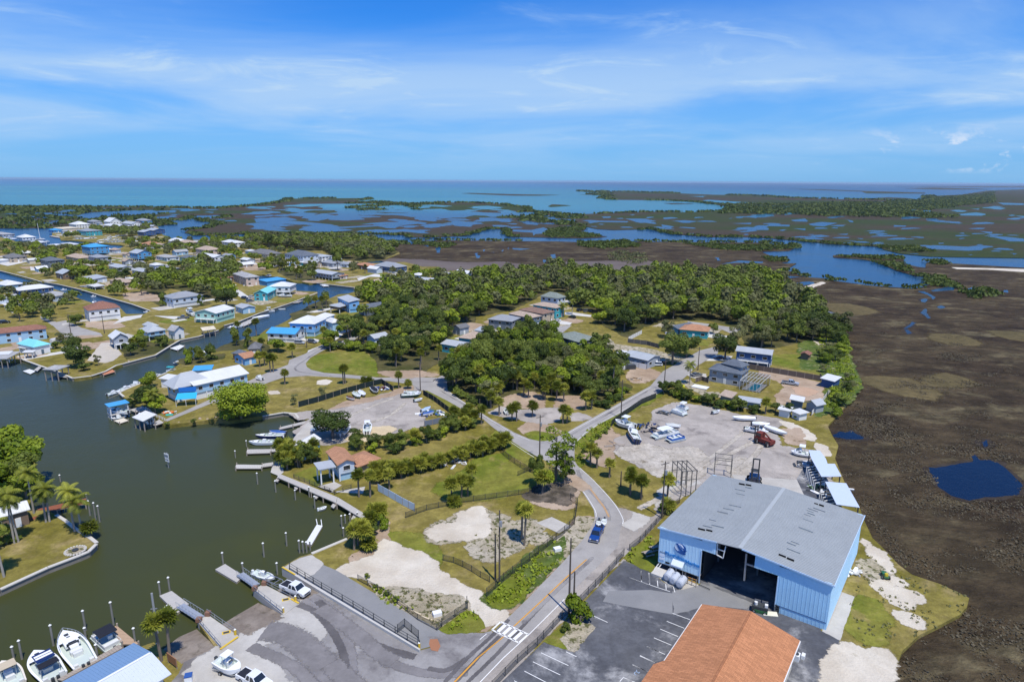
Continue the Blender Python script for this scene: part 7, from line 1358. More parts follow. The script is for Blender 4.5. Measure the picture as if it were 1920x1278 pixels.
car('red-brown car in front of the terracotta house', 'Q3 1370,590', 'Q3 1390,605', 'sedan', 'red'); car('black car near the teal roof house', 'Q2 210,660', 'Q2 260,665', 'suv', 'black'); car('white car near the teal roof house', 'Q2 290,655', 'Q2 350,650', 'suv', 'white'); car('dark pickup near the mint green house', 'Q1 900,1180', 'Q1 830,1185', 'pickup', 'grey')
car('white van parked by the aqua roof', 'G5 740,915', 'G5 590,950', 'van', 'white', length=7); car('dark suv at the left frame edge', 'G5 20,530', 'G5 130,520', 'suv', 'black'); car('white camper by the shrubs near the aqua roof', 'G5 820,830', 'G5 920,810', 'van', 'white'); car('dark car by the brown-roofed wide house', 'G5 1230,455', 'G5 1130,470', 'suv', 'black')
for k, (a, b, c_) in enumerate((('Q1 330,610', 'Q1 380,600', 'white'), ('Q1 1580,1000', 'Q1 1650,990', 'grey'), ('Q1 1100,600', 'Q1 1170,600', 'white'), ('Q1 1250,630', 'Q1 1200,640', 'white'), ('Q0 60,535', 'Q0 130,530', 'silver'), ('Q0 250,545', 'Q0 320,540', 'white'), ('Q0 1280,580', 'Q0 1230,585', 'white'), ('Q1 1050,610', 'Q1 1000,615', 'silver'), ('Q2 700,280', 'Q2 640,285', 'white'), ('Q2 520,410', 'Q2 480,405', 'white'))): car('far car parked at a house of the canal town', a, b, 'suv', c_, group='far cars in the canal town')

# ------------------------------------------------------------------ poles and fences
GU = 'wooden utility poles along the roads'
for lab, s, h, kw in (('tall leaning utility pole beside the parking lot bush', 'B3 1218,690', 14.5, dict(arm=False)), ('short pole with street light next to the parking lot pole', 'B3 1258,680', 8, dict(arm=False, lamp=False)), ('utility pole in the grass corner with a transformer', 'B3 624,435', 15, dict(tf=True, arm=False)), ('second pole standing left of the grass corner pole', 'B3 588,400', 9.5, dict(arm=False)),
    ('utility pole at the road fork with equipment', 'N3 966,1190', 12.5, dict(tf=True)), ('utility pole on the verge by the yard hedge', 'N3 1662,838', 12.5, {}), ('utility pole by the warehouse palm', 'H4 200,1160', 13.5, dict(tf=True)), ('utility pole beside the yellow car corner', 'N4 570,790', 11.5, {}), ('utility pole by the oval drive', 'N4 860,612', 9.5, {}),
    ('utility pole at the boat yard entrance', 'N2 1772,605', 10.5, {}), ('utility pole beside the lone shrub on the far harbour street', 'G5 1065,700', 10, {}), ('pale pole on the vacant lot of the left town', 'G5 1565,680', 9, dict(arm=False)), ('utility pole at the row of houses, left', 'Q3 1515,690', 11, {}), ('utility pole near the fork in the palm hedge', 'N3 455,800', 5, dict(arm=False)), ('tall pole left of the clump of palms', 'M3 1660,600', 4, dict(arm=False)), ('pole beside the blue-roofed house', 'N2 800,235', 9, {}), ('pole beside the street right of the blue house', 'N2 1157,165', 7, {})):
    utility_pole(s, h, lab, group=GU, **kw)
GF = 'chain link fences around the lots'
for lab, s, h, kw in (('black chain link fence between the sidewalk and the parking lot', 'B3 560,1340 780,1110 950,960 1000,905 1160,730 1320,590 1560,340 1690,190', 1.6, {}), ('dark chain link fence of the grass corner lot along the road', 'B3 515,540 660,410 880,240 1180,0 M3 1265,920 1290,760 1230,720', 1.8, {}), ('wire fence with posts across the grass corner lot', 'B3 140,230 230,250 310,285 385,325 460,375 540,415', 1.3, {}),
    ('long dark wire fence between the two vacant lots', 'M3 -180,870 0,805 300,740 600,700 880,660', 1.4, {}), ('black gate fence beside the crossing-side grass', 'B3 130,790 350,645 345,600', 1.5, {}), ('wire fence along the verge near the fork tree', 'M3 610,290 700,370 800,440 890,480', 1.6, {}), ('low fence beside the hedge near the fork tree', 'M3 780,510 890,460', 1.3, {}), ('dark fence along the launch sand lot', 'B2 1240,400 1500,540 1750,740 1917,830 B3 130,800', 1.2, {}),
    ('dark green screened fence of the storage yard along the right road', 'N4 500,850 380,900 220,1010 120,1090', 1.9, dict(mat=seethrough('green_screen', (.04, .05, .05), .8))), ('fence along the warehouse drive', 'M4 0,1150 90,1080 270,880 430,740', 1.5, {})):
    fence(lab, s, h, group=GF, **kw)
fence('black screened fence behind the boat yard', 'N2 730,745 900,700 1150,620 1300,580 1440,545', 2.0, 3, kind='panel', mat=plain('black_screen_cloth', (.015, .028, .028), .9), group=None); fence('short black screened fence at the boat yard corner', 'N2 1440,545 1540,610', 2.0, 3, kind='panel', mat=plain('black_screen_cloth', (.015, .028, .028), .9)); fence('black screened fence right of the dark green boat', 'N3 -30,640 60,690 190,790 300,830', 1.9, 3, kind='panel', mat=plain('black_screen_cloth', (.015, .028, .028), .9))
fence('grey corrugated wall at the corner of the boat yard', 'N3 -20,910 120,880 210,855', 1.8, 3, kind='panel', mat=plain('blue_grey_sheet', (.16, .19, .26), .6)); fence('light blue vinyl fence by the three palms', 'M2 1410,640 1500,690 1620,760 1725,815', 1.9, 2.4, kind='panel', mat=plain('pale_blue_vinyl', (.50, .62, .74), .5)); fence('black railing on the terrace of the harbour house', 'M2 690,530 870,600 1040,670 1180,620', 1.1, 2, kind='rail', postmat=M_DARK, cat='railing', name='railing')
fence('white rail fence along the marina drive', 'G6 600,560 700,640 830,700', 1.0, 2, kind='rail', postmat=M_TRIM, cat='railing', name='railing')
# ------------------------------------------------------------------ yard machines and frames
FRM = plain('weathered_frame_steel', (.13, .125, .115), .8, var=.2)
def steel_frame(label, s, h, bays=4, group=None, roofed=False):
    a, b, c = TW(s); ex = (b-a); L = ex.length; ex.normalize(); ey = Vector((-ex.y, ex.x, 0)); d = abs((c-b).dot(ey)) or 3; r = empty('steel_frame', tuple(a), math.atan2(ex.y, ex.x), label, 'steel frame', group)
    for i in range(bays+1):
        for y in (0, d): MB().bar((L*i/bays, y, 0), (L*i/bays, y, h), .16).build('column', FRM, r)
        MB().bar((L*i/bays, -.3, h), (L*i/bays, d+.3, h), .16).build('beam', FRM, r)
    for y in (0, d):
        for z in (h*.66, h): MB().bar((-.2, y, z), (L+.2, y, z), .13).build('beam', FRM, r)
steel_frame('dark steel boat rack frame left of the warehouse back corner', 'H4 540,780 800,760 760,560', 6.5, 3); steel_frame('tall steel rack frame with wide beams behind the warehouse', 'H4 1140,400 1440,440 1450,360', 5.0, 1)
r = empty('forklift', tuple(W(*T('H4 1860,520')[0])), wrz+.3, 'tall black boat forklift behind the warehouse roof', 'forklift'); MB().box((0, 0, 1.1), (2.4, 3.6, 1.3)).build('body', CARP['navy'], r)
for x in (-.7, .7): MB().bar((x, -2.1, .2), (x, -2.1, 7.2), .3).build('mast', M_DARK, r); MB().bar((x*.8, -2.1, .5), (x*.8, -4.2, .5), .18).build('fork', M_DARK, r)
for z in (2.2, 4.4, 7.1): MB().bar((-.8, -2.1, z), (.8, -2.1, z), .25).build('crossbar', M_DARK, r)
m = MB(); [m.bar((x, y, 1.7), (x, y, 3.2), .1) for x in (-.8, .8) for y in (-.8, .8)]; m.box((0, 0, 3.25), (1.9, 1.9, .1)); m.build('cab_frame', M_DARK, r)
for x in (-1.2, 1.2):
    for y in (-1.3, 1.3): wheel(r, x, y, .6)
A_ = W(*T('M4 1155,240')[0]); r = empty('loader_truck', tuple(A_), .6, 'rusty red loader truck with black mast in the storage yard', 'truck'); rust = plain('rusty_red', (.16, .035, .025), .8, var=.25)
MB().box((0, 0, 1.3), (2.4, 5.2, 1.0)).build('body', rust, r); MB().box((0, 1.5, 2.5), (2.0, 1.7, 1.4)).build('cab', rust, r); MB().box((0, 1.5, 2.7), (2.06, 1.4, .7)).build('window', M_GLASS, r)
for x in (-.6, .6): MB().bar((x, 2.9, .4), (x, 2.9, 4.6), .25).build('mast', M_DARK, r)
MB().box((0, 2.9, 4.4), (1.6, .3, .4)).build('mast_head', M_DARK, r); MB().bar((0, -2.2, 1.8), (0, .5, 3.6), .3).build('boom', rust, r)
for x in (-1.25, 1.25):
    for y in (-1.7, 1.7): o = wheel(r, x, y, .8)
# blue-white sheet roofs over the boat racks at the marsh edge
for lab, s, cover in (('upper pale blue sheet roof at the marsh edge', 'H5 590,380 770,700 1130,695 1010,470 880,470 850,380 740,232 540,225', 0), ('lower pale blue sheet roof at the marsh edge', 'H5 835,790 1040,1200 1460,1255 1215,820', 1)):
    q = TW(s, 4.2); c = sum(q, Vector())/len(q); r = empty('sheet_roof', (c.x, c.y, 0), 0, lab, 'shelter roof', 'pale sheet roofs at the marsh edge'); m = MB(); m.slab([(p.x-c.x, p.y-c.y) for p in q], 4.1, 4.22); m.build('roof', plain('pale_blue_sheet_roof', (.50, .57, .68), .55, var=.08), r)
    for p in q: MB().bar(((p.x-c.x)*.93, (p.y-c.y)*.93, 0), ((p.x-c.x)*.93, (p.y-c.y)*.93, 4.1), .2).build('post', M_DARK, r)
    a, b = (q[0], q[1]); d_ = (b-a); n = 7
    for i in range(n): p = a.lerp(b, (i+.5)/n)-c; MB().bar((p.x-1.5, p.y-.6, 2.4), (p.x+1.5, p.y+.6, 2.4), .14).build('rack_arm', M_TRIM, r); MB().bar((p.x-1.4, p.y-.6, 0), (p.x-1.4, p.y-.6, 2.6), .14).build('rack_post', M_TRIM, r)
S('rack_floor', 'H5 320,740 460,1040 880,1190 1040,1200 770,700 590,380 520,430', ASPHD, 5)
GJ = 'scrap piles in the storage yards'
def scrap(label, s, rad, n, mats, hgt=1.2, seed=1, group=GJ):
    q = random.Random(seed); p = W(*T(s)[0]); r = empty('scrap_pile', tuple(p), 0, label, 'scrap pile', group)
    for k, mt in enumerate(mats):
        m = MB()
        for i in range(n//len(mats)):
            a = q.uniform(0, 6.28); d = rad*math.sqrt(q.random()); x, y = math.cos(a)*d, math.sin(a)*d*.7; z = hgt*(1-d/rad)*q.random()+.15; m.box((x, y, z), (q.uniform(.3, 2.4), q.uniform(.1, .7), q.uniform(.06, .4)), M=Matrix.Rotation(q.uniform(0, 3.1), 3, 'Z') @ Matrix.Rotation(q.uniform(-.4, .4), 3, 'X'))
        o = m.build('debris', mt, r); o['kind'] = 'stuff'
scrap('dark pile of frames and timber between the stored boats', 'H6 860,640', 5, 60, [M_DARK, NAVY, M_WOOD], 2.0, 1); scrap('small scrap heap with wheels below the hedge', 'H6 1250,290', 2.2, 24, [M_DARK, M_STEEL], .8, 2); scrap('white and green debris under the sheet roofs', 'H5 900,940', 5, 80, [M_WHITE, plain('green_junk', (.12, .2, .08), .8), M_DARK], 1.0, 3)
scrap('white and dark debris beside the upper sheet roof', 'H5 560,520', 4, 60, [M_WHITE, M_DARK, M_STEEL], 1.2, 4); scrap('timber beams on the bare ground by the tilted boat', 'H6 150,1010', 3, 8, [M_WOOD], .3, 5); scrap('coloured junk heap at the black fence corner', 'N2 1430,590', 3.2, 50, [BLUEC, M_WHITE, M_WOOD, rust], 1.1, 6); scrap('white rubble at the warehouse side corner', 'B5 430,335', 2.0, 24, [M_WHITE, M_CONC], .5, 7)
scrap('timber stacks beside the dirt lot road', 'N4 320,690', 3, 26, [M_WOOD, plain('tan_timber', (.42, .30, .18), .9)], .9, 8); scrap('blue and green junk at the yard corner', 'N3 40,800', 4.5, 70, [BLUEC, plain('green_junk', (.12, .2, .08), .8), M_WHITE], 1.2, 9); scrap('colourful floats on the marina lawn', 'G6 880,610', 2.4, 26, [M_WHITE, plain('orange_junk', (.7, .2, .04), .7), plain('teal_junk', (.05, .45, .35), .7)], .9, 10); scrap('planks lying beside the hedge', 'M3 240,410', 3, 16, [M_WOOD, M_WHITE], .3, 11)
# small things
def picnic(label, s, rz=0):
    p = W(*T(s)[0]); r = empty('picnic_table', tuple(p), rz, label, 'picnic table'); MB().box((0, 0, .75), (2, .8, .06)).build('table_top', M_WOOD, r)
    for sy in (-1, 1): MB().box((0, sy*.8, .45), (2, .3, .05)).build('bench', M_WOOD, r)
    for x in (-.7, .7): MB().bar((x, -.8, 0), (x, 0, .74), .09).bar((x, .8, 0), (x, 0, .74), .09).build('leg', M_WOOD, r)
picnic('dark picnic table on grass beside the warehouse', 'B4 160,185', .4); picnic('second dark picnic table nearer the warehouse corner', 'B4 222,140', .4)
p = W(*T('B5 725,375')[0]); r = empty('riding_mower', tuple(p), 1.4, 'green riding mower parked on sand beside the warehouse', 'mower'); MB().box((.3, 0, .6), (1.1, .8, .5)).build('hood', CARP['green'], r); MB().box((-.5, 0, .55), (.8, .9, .3)).build('body', CARP['green'], r); MB().box((-.55, 0, .95), (.5, .5, .5)).build('seat', plain('mower_yellow', (.5, .4, .03), .6), r); MB().box((0, 0, .25), (1.1, 1.2, .2)).build('cutting_deck', M_DARK, r)
for x, ra in ((.7, .26), (-.6, .36)):
    for sy in (-1, 1): wheel(r, x, sy*.55, ra, .2)
for k, (s, c_) in enumerate((('B3 1120,145', 'white concrete block lying on the verge by the sandy drive'), ('B3 90,700', 'white box in the weeds near the crossing'))): r = empty('block', tuple(W(*T(s)[0])), .4, c_, 'block'); MB().box((0, 0, .35), (1.5, 1.0, .7)).build('block', M_WHITE, r)
for k, s in enumerate(('B2 1360,460', 'B2 1440,500', 'B2 1560,570', 'B2 1640,620', 'B2 1735,680', 'B2 1830,730')): p = W(*T(s)[0]); r = empty('timber', tuple(p), 2.2+k*.1, 'short pale timber lying along the weedy edge of the sand lot', 'timber', 'pale timbers along the sand lot'); MB().box((0, 0, .12), (2.2, .25, .22)).build('beam', plain('pale_timber', (.6, .5, .34), .9), r)
p = W(*T('N4 880,760')[0]); r = empty('slab', tuple(p), wrz, 'white flat slab on the ground beside the grey house', 'slab'); MB().box((0, 0, .3), (5.5, 3.4, .3)).build('slab', M_WHITE, r)
r = empty('dumpster', tuple(W(*T('N4 275,600')[0])), 0.2, 'dark dumpster with pale panel on the dirt lot', 'dumpster'); MB().box((0, 0, .9), (4.6, 2, 1.6)).build('container', M_DARK, r); MB().box((-2.6, 0, .9), (1.6, 2.0, 1.5)).build('crate', M_TRIM, r)
for k, s in enumerate(('B1 1480,1130', )):
    r = empty('sign', tuple(W(*T(s)[0])), -.6, 'brown wooden information board by the palm at the launch lot', 'sign'); MB().box((0, 0, 1.1), (2.6, .12, 1.4)).build('board', plain('brown_sign', (.30, .15, .08), .8), r); [MB().box((x, 0, .6), (.12, .12, 1.3)).build('post', M_WOOD, r) for x in (-1.2, 1.2)]
r = empty('portable_toilet', tuple(W(*T('B1 1620,1262')[0])), .3, 'small white box with blue lid at the bottom frame edge', 'box'); MB().box((0, 0, .5), (1.0, 1.0, 1.0)).build('box', M_WHITE, r); MB().box((0, 0, 1.06), (1.05, 1.05, .12)).build('lid', BLUEC, r)
fp = W(*T('M1 645,1150')[0]); r = empty('fire_pit', tuple(fp), 0, 'round white pebble ring with a dark fire pit on the left lawn', 'fire pit')
q = random.Random(2)
for i in range(22): a = 6.283*i/22; MB().box((math.cos(a)*1.75, math.sin(a)*1.75, .06), (.42, .32, .2), a).build('stone', CAPM, r)
MB().cone((0, 0, 0), (0, 0, .04), 1.7, 1.7, 24).build('gravel', SANDW, r); MB().cone((0, 0, 0), (0, 0, .35), .5, .6, 12).build('pit', M_DARK, r)
RK = [MB().cone((0, 0, -.1), (.1, 0, .5), .55, .25, 6).mesh('rock', plain('shore_rock', (.42, .33, .25), .9, var=.25))]
for s in ('N1 1460,890 1650,868 1860,862', 'N2 0,850 100,860', 'N1 1060,372 1180,345'):
    pts = TW(s, -.6)
    for i in range(len(pts)-1):
        n = int((pts[i+1]-pts[i]).length/1.1)
        for j in range(n): p = pts[i].lerp(pts[i+1], j/n); o = link_mesh('rock', RK[0], None, (p.x+q.uniform(-.8, .8), p.y+q.uniform(-.8, .8), q.uniform(-.9, -.1))); o.rotation_euler = (0, 0, q.uniform(0, 6)); o.scale = (q.uniform(.6, 1.4),)*3; tag(o, 'tan shore rock at the foot of the grassy bank', 'rock', 'shore rocks below the grassy bank')
# ------------------------------------------------------------------ planting
def near(s): return W(*T(s)[0])
tree('N2 240,850', 'dome', 11, 19, 'huge round light green tree leaning over the harbour water', z=-.4); tree('N2 1020,1010', 'oak', 7.5, 13, 'spreading shade tree in the boat yard beside the blue shed')
tree('M3 1105,545', 'sparse', 13.5, 10, 'tall thin open-crowned tree at the road bend'); tree('M3 1180,585', 'sparse', 12.5, 8, 'second tall thin tree right of the open-crowned one'); tree('M3 945,600', 'dense', 7.5, 5, 'dark leafy tree left of the tall thin trees'); tree('M3 1195,570', 'dense', 6.5, 5, 'dense green tree right below the tall thin trees'); tree('M3 1010,640', 'bright', 6, 6, 'yellow-green tree at the foot of the tall thin trees')
tree('M3 990,660', 'sabal', 6, None, 'palm in front of the yellow-green tree at the road bend')
S('leaf_litter', 'M3 870,690 950,600 1060,580 1230,600 1240,660 1190,740 1080,740 980,720', ground('leaf_litter', (.07, .06, .045), (.16, .13, .10), (.20, .17, .12), s1=.3, s3=.6, fine=.4, fs=1.5, bumpd=.1), 4, .8)
for s, h, lab in (('B1 1385,1090', 8.5, 'palm with slender trunk by the launch lot, left of two'), ('B1 1455,1060', 8.5, 'palm by the launch lot, right of two'), ('M2 1247,690', 7.2, 'left of two palms on the lawn beside the light blue fence'), ('M2 1343,690', 6.8, 'right of two palms on the lawn beside the light blue fence'), ('M2 1507,625', 5.5, 'palm at the end of the light blue fence'), ('M3 835,1105', 9.5, 'right trunk of the palm pair on the sandy lot'), ('M3 812,1060', 8.5, 'left trunk of the palm pair on the sandy lot'),
   ('H4 295,830', 6.8, 'lone palm by the utility pole at the warehouse'), ('M3 215,735', 6.4, 'left palm of the small group in the vacant lot'), ('M3 300,690', 6.0, 'middle palm of the small group in the vacant lot'), ('M3 350,680', 5.2, 'right palm of the small group in the vacant lot'), ('M3 385,560', 5.0, 'rear palm of the small group in the vacant lot'), ('M3 235,760', 2.6, 'short palm at the foot of the vacant lot group'),
   ('N3 620,815', 6.2, 'palm at the left end of the gravel clearing'), ('N3 770,865', 6.4, 'palm beside the motorboat in the clearing'), ('N3 730,860', 5.6, 'palm leaning left of the clearing'), ('N3 905,825', 5.4, 'palm in the middle of the gravel clearing'), ('N3 1165,885', 6.2, 'orange-tinged palm at the tip of the fork'), ('N3 1200,880', 5.6, 'palm right of the tip of the fork'), ('N3 1360,770', 6.6, 'palm left of the right-hand road'), ('N3 1410,765', 6.4, 'palm nearest the right-hand road'), ('N3 870,665', 6.0, 'palm at the wood edge above the clearing'), ('N3 830,650', 6.6, 'second palm at the wood edge above the clearing'),
   ('N3 1170,700', 6.6, 'palm at the wood edge left of the dirt patch'), ('N3 1110,690', 7, 'palm in the wood edge behind the dirt patch'), ('N2 613,550', 5.8, 'round-headed palm on the lawn by the street bend'), ('N2 1115,550', 7.2, 'left palm of the pair on the long lawn'), ('N2 1130,545', 7.6, 'right palm of the pair on the long lawn'), ('N2 1587,582', 6.4, 'palm by the black fence corner'), ('N2 1665,585', 3.5, 'low palm near the yard entrance'), ('N2 1290,555', 3.2, 'low shrubby palm by the black fence'), ('N2 1335,548', 3.0, 'second low shrubby palm by the black fence'),
   ('N2 490,448', 7.5, 'left palm of the pair behind the marina drive'), ('N2 515,445', 7.5, 'right palm of the pair behind the marina drive'), ('N2 400,400', 6.4, 'palm beside the marina drive wall'), ('N2 440,390', 6.0, 'palm right of the one beside the marina drive wall'), ('N2 678,322', 6.4, 'palm on the lawn below the blue roof'), ('N2 945,180', 7, 'palm beside the blue house corner'), ('N2 1000,270', 6.6, 'palm at the shrubby street corner'), ('N2 370,140', 9, 'tall palm on the canal bank before the blue roof'), ('N2 215,150', 8, 'palm leaning over the right canal bank'),
   ('M2 1335,1140', 3, 'palm seedling by the palm clump') ):
    tree(s, 'sabal', h, None, lab)
for s, h, lab in (('M1 640,985', 10.5, 'tall feather palm at the left lawn sea wall'), ('M1 705,1005', 9, 'leaning feather palm over the left harbour water'), ('M1 395,905', 8.5, 'left of two feather palms beside the red-brown dock'), ('M1 425,900', 9, 'right of two feather palms beside the red-brown dock'), ('M1 158,1075', 10.5, 'feather palm in front of the white roof'), ('M1 125,1085', 12, 'shaggy palm trunk beside the white roof'), ('M1 290,830', 11, 'feather palm behind the white roof'), ('B1 35,370', 12, 'tall palm cut by the left frame edge'),
   ('N1 1330,800', 8, 'palm right of the marina lawn tree'), ('Q3 1620,520', 8, 'palm beside the teal house, left'), ('Q3 1700,500', 8.5, 'palm beside the teal house, right'), ('N4 790,730', 8.5, 'slim palm in front of the large grey house')): tree(s, 'tall', h, None, lab)
tree('M1 770,1010', 'sabal', 3.2, 4.6, 'low palm hanging over the left sea wall'); tree('M1 60,1090', 'bush', 3.6, 7, 'dark leafy shrub at the left frame edge of the lawn', z=0)
for s, h, w_, k in (('M1 60,640', 13, 15, 'oak'), ('M1 180,560', 13, 13, 'oak'), ('M1 20,500', 13, 15, 'bright'), ('M1 230,700', 10, 9, 'dense'), ('M1 120,720', 9, 10, 'oak'), ('M1 -60,760', 11, 14, 'oak')): tree(s, k if k != 'oak' else 'bright', h, w_, {15: 'large', 13: 'tall', 9: 'small dark', 10: 'low broad', 14: 'wide'}[w_]+' leafy tree, '+('top' if h > 12 else 'bottom')+' of the clump above the left lawn', 'tall leafy trees above the left lawn')
tree('B3 1315,770', 'bush', 4.6, 5.6, 'bright green round bush beside the parking lot pole'); tree('B3 1180,830', 'bush', 1.2, 2.2, 'low green bush at the rubble bed'); tree('H4 310,1040', 'sabal', 3.2, 4.5, 'bushy low palm at the foot of the warehouse pole'); tree('H4 260,1080', 'bush', 2.2, 3.4, 'green shrub beside the warehouse drive')
tree('N1 690,400', 'dense', 8.5, 11, 'round dark green tree on the harbour lawn'); tree('N1 640,330', 'oak', 9, 8, 'darker tree behind the round lawn tree'); tree('N1 740,430', 'bush', 2.6, 6, 'dark red shrub in front of the lawn tree', cat='shrub'); tree('N1 845,385', 'grey', 4, 3.4, 'thin bare young tree on the shell lot'); tree('G5 985,820', 'grey', 4.6, 8, 'pale grey bare tree by the dirt drive'); tree('G5 870,905', 'bush', 3, 5, 'dark bush beside the aqua roof lot'); tree('G5 1130,560', 'dense', 5.5, 8, 'round bush tree on the vacant corner lot')
tree('N1 1280,770', 'oak', 8, 8.5, 'leafy tree on the marina lawn'); tree('N1 1330,800', 'bright', 7, 7, 'second leafy tree on the marina lawn'); tree('G6 660,300', 'bright', 6, 8, 'yellow-green bush behind the marina boats'); tree('G6 440,500', 'bush', 3, 6, 'shrub beside the marina boathouse')
tree('N4 640,560', 'oak', 11.5, 14, 'big spreading oak at the bend of the right-hand road'); tree('N4 760,500', 'oak', 9, 12, 'oak crown right of the big spreading oak'); tree('N4 1090,520', 'oak', 10, 12, 'oak beside the navy stilt house'); tree('N4 1400,420', 'grey', 10, 12, 'grey-green oak behind the navy stilt house'); tree('N4 1180,400', 'grey', 9, 10, 'grey-green tree above the navy house')
tree('N4 990,300', 'dense', 5, 6, 'small tree beside the terracotta roof'); tree('N4 600,330', 'grey', 8, 9, 'silver-leaved tree by the grey board fence'); tree('Q1 1350,1050', 'oak', 10, 15, 'big dark tree beside the mint green house'); tree('N2 560,270', 'bright', 6, 10, 'bright green bush tree below the blue roof'); tree('Q0 920,740', 'bright', 11, 17, 'bright green tree on the canal lawn of the town'); tree('Q0 1405,760', 'dense', 9, 11, 'round dark tree among the low silver roofs')
tree('Q2 1280,340', 'dense', 17, 10, 'tall dark pine standing above the far houses', name='tree'); tree('Q1 1830,380', 'dense', 13, 14, 'dark tree right of the far white roof')
# hedges of palms and shrubs
def row(s, step, kinds, h, wd, label, group, jit=.8, two=0.0):
    pts = TW(s); tot = sum((pts[i+1]-pts[i]).length for i in range(len(pts)-1)); run = 0
    for i in range(len(pts)-1):
        a, b = pts[i], pts[i+1]; f0 = run/tot; run += (b-a).length; n = max(1, int((b-a).length/step)); e = (b-a).normalized(); nv = Vector((-e.y, e.x, 0))
        for j in range(n):
            for t in ((0,) if not two else (-two/2, two/2)):
                p = a.lerp(b, (j+rnd.random()*.5)/n)+nv*(t+rnd.uniform(-jit, jit)); k = rnd.choice(kinds); hh = h*rnd.uniform(.82, 1.2)
                tree(p, k, hh*(1.0 if k in ('sabal', 'dense', 'oak', 'bright', 'grey') else .55), (wd or 0)*rnd.uniform(.85, 1.2) or None, ('tall ' if hh > h*1.1 else 'low ' if hh < h*.92 else '')+label.replace('palm', 'dark shrub' if k in ('dense', 'bush') and label.startswith('palm') else 'palm', 1)+(['', ', start', ', left part', ', middle', ', right part', ', far end'][1+int(4.99*(f0+(b-a).length*j/n/tot))] if tot > 25 else ''), group, name='palm_tree' if k == 'sabal' else 'shrub', cat='palm tree' if k == 'sabal' else 'shrub')
row('M2 1380,555 1500,520 1650,500 1800,450 1917,430 M3 200,400 400,340 560,300 680,240', 1.9, ['sabal'], 4.0, None, 'palm in the long lower hedge row between the two vacant lots', 'palms in the lower hedge row', .7, 1.8)
row('N2 1200,1085 1350,1110 1500,1120 1700,1080 1917,1000 N3 120,960 300,930 480,900', 3.0, ['bush', 'dense', 'bush', 'sabal'], 4.2, 4.4, 'shrub in the upper hedge row behind the harbour house', 'shrubs in the upper hedge row', .8, 2.0)
row('N3 250,900 330,870 420,880 520,905', 2.6, ['sabal'], 6, None, 'palm at the roadside end of the upper hedge', 'palms at the roadside hedge end', 1.2, 2.6)
row('M2 620,440 700,430 780,400 860,370 960,360', 2.3, ['sabal', 'sabal', 'dense'], 4.6, 4.2, 'palm in the hedge between the blue shed and the harbour house', 'palms beside the blue shed', .8, 2.6); row('M2 600,320 640,400 690,470', 2.4, ['sabal'], 4.6, None, 'palm at the quay end of the hedge', 'palms beside the blue shed', .8, 2)
row('M2 1200,1120 1280,1120 1360,1110', 2.2, ['sabal'], 5.2, None, 'palm in the dense clump by the sand lot', 'palms in the clump by the sand lot', .8, 2.4); row('M2 1310,1040 1370,990 1400,930 1390,880', 2.3, ['sabal', 'bush'], 5.0, 4.4, 'palm in the dense clump by the sand lot', 'palms in the clump by the sand lot', .8, 2)
row('M3 1375,405 1440,430 1475,460', 2.6, ['sabal'], 5.6, None, 'palm in the first group right of the road bend', 'palms right of the road bend', .6); row('M3 1520,520 1600,545', 2.6, ['sabal'], 5.8, None, 'palm in the second group right of the road bend', 'palms right of the road bend', .5); row('M3 1720,650 1800,700 1880,725', 2.4, ['sabal'], 5.8, None, 'palm in the third group right of the road bend', 'palms right of the road bend', .8, 1.6)
row('N4 570,800 760,850 930,900 1100,930 1300,960 1440,985', 2.8, ['bush', 'dense', 'bush'], 4.0, 5.0, 'shrub in the hedge along the top of the storage yard', 'shrubs along the storage yard', .8, 1.6); row('N4 1430,980 1500,990', 3, ['sabal'], 5, None, 'palm at the right end of the storage yard hedge', 'palms at the storage yard hedge end', 1)
row('N3 1320,1200 1400,1060 1500,980 1600,900', 3.0, ['bush'], 1.8, 2.2, 'small shrub along the ditch of the right-hand road', 'small shrubs along the ditch', .5); row('N4 1530,960 1650,1020 1760,1040', 2.6, ['bush', 'dense'], 3.4, 4.6, 'shrub by the marsh end of the yard', 'shrubs at the marsh end of the yard', 1.4)
row('N2 940,240 1100,235 1300,270 1400,260', 3, ['bush', 'bright'], 4.5, 6, 'bright shrub in the thicket at the street corner', 'bright shrubs at the street corner', 1, 3); row('N1 1440,895 1600,880 1750,870', 3, ['bush'], 2, 2.6, 'small shrub on the harbour bank', 'small shrubs on the harbour bank', .6); row('N2 660,740 740,700', 3, ['grey', 'bush'], 4, 3.4, 'thin shrub at the end of the black fence', 'thin shrubs at the fence end', .6); row('N2 920,670 930,650', 2, ['grey'], 3.5, 3, 'thin sapling on the big lawn', 'saplings on the big lawn')
row('B2 1280,360 1380,450 1560,560 1700,640', 2.8, ['bush'], 1.3, 1.6, 'low weed shrub along the sand lot edge', 'weed shrubs along the sand lot', .4)
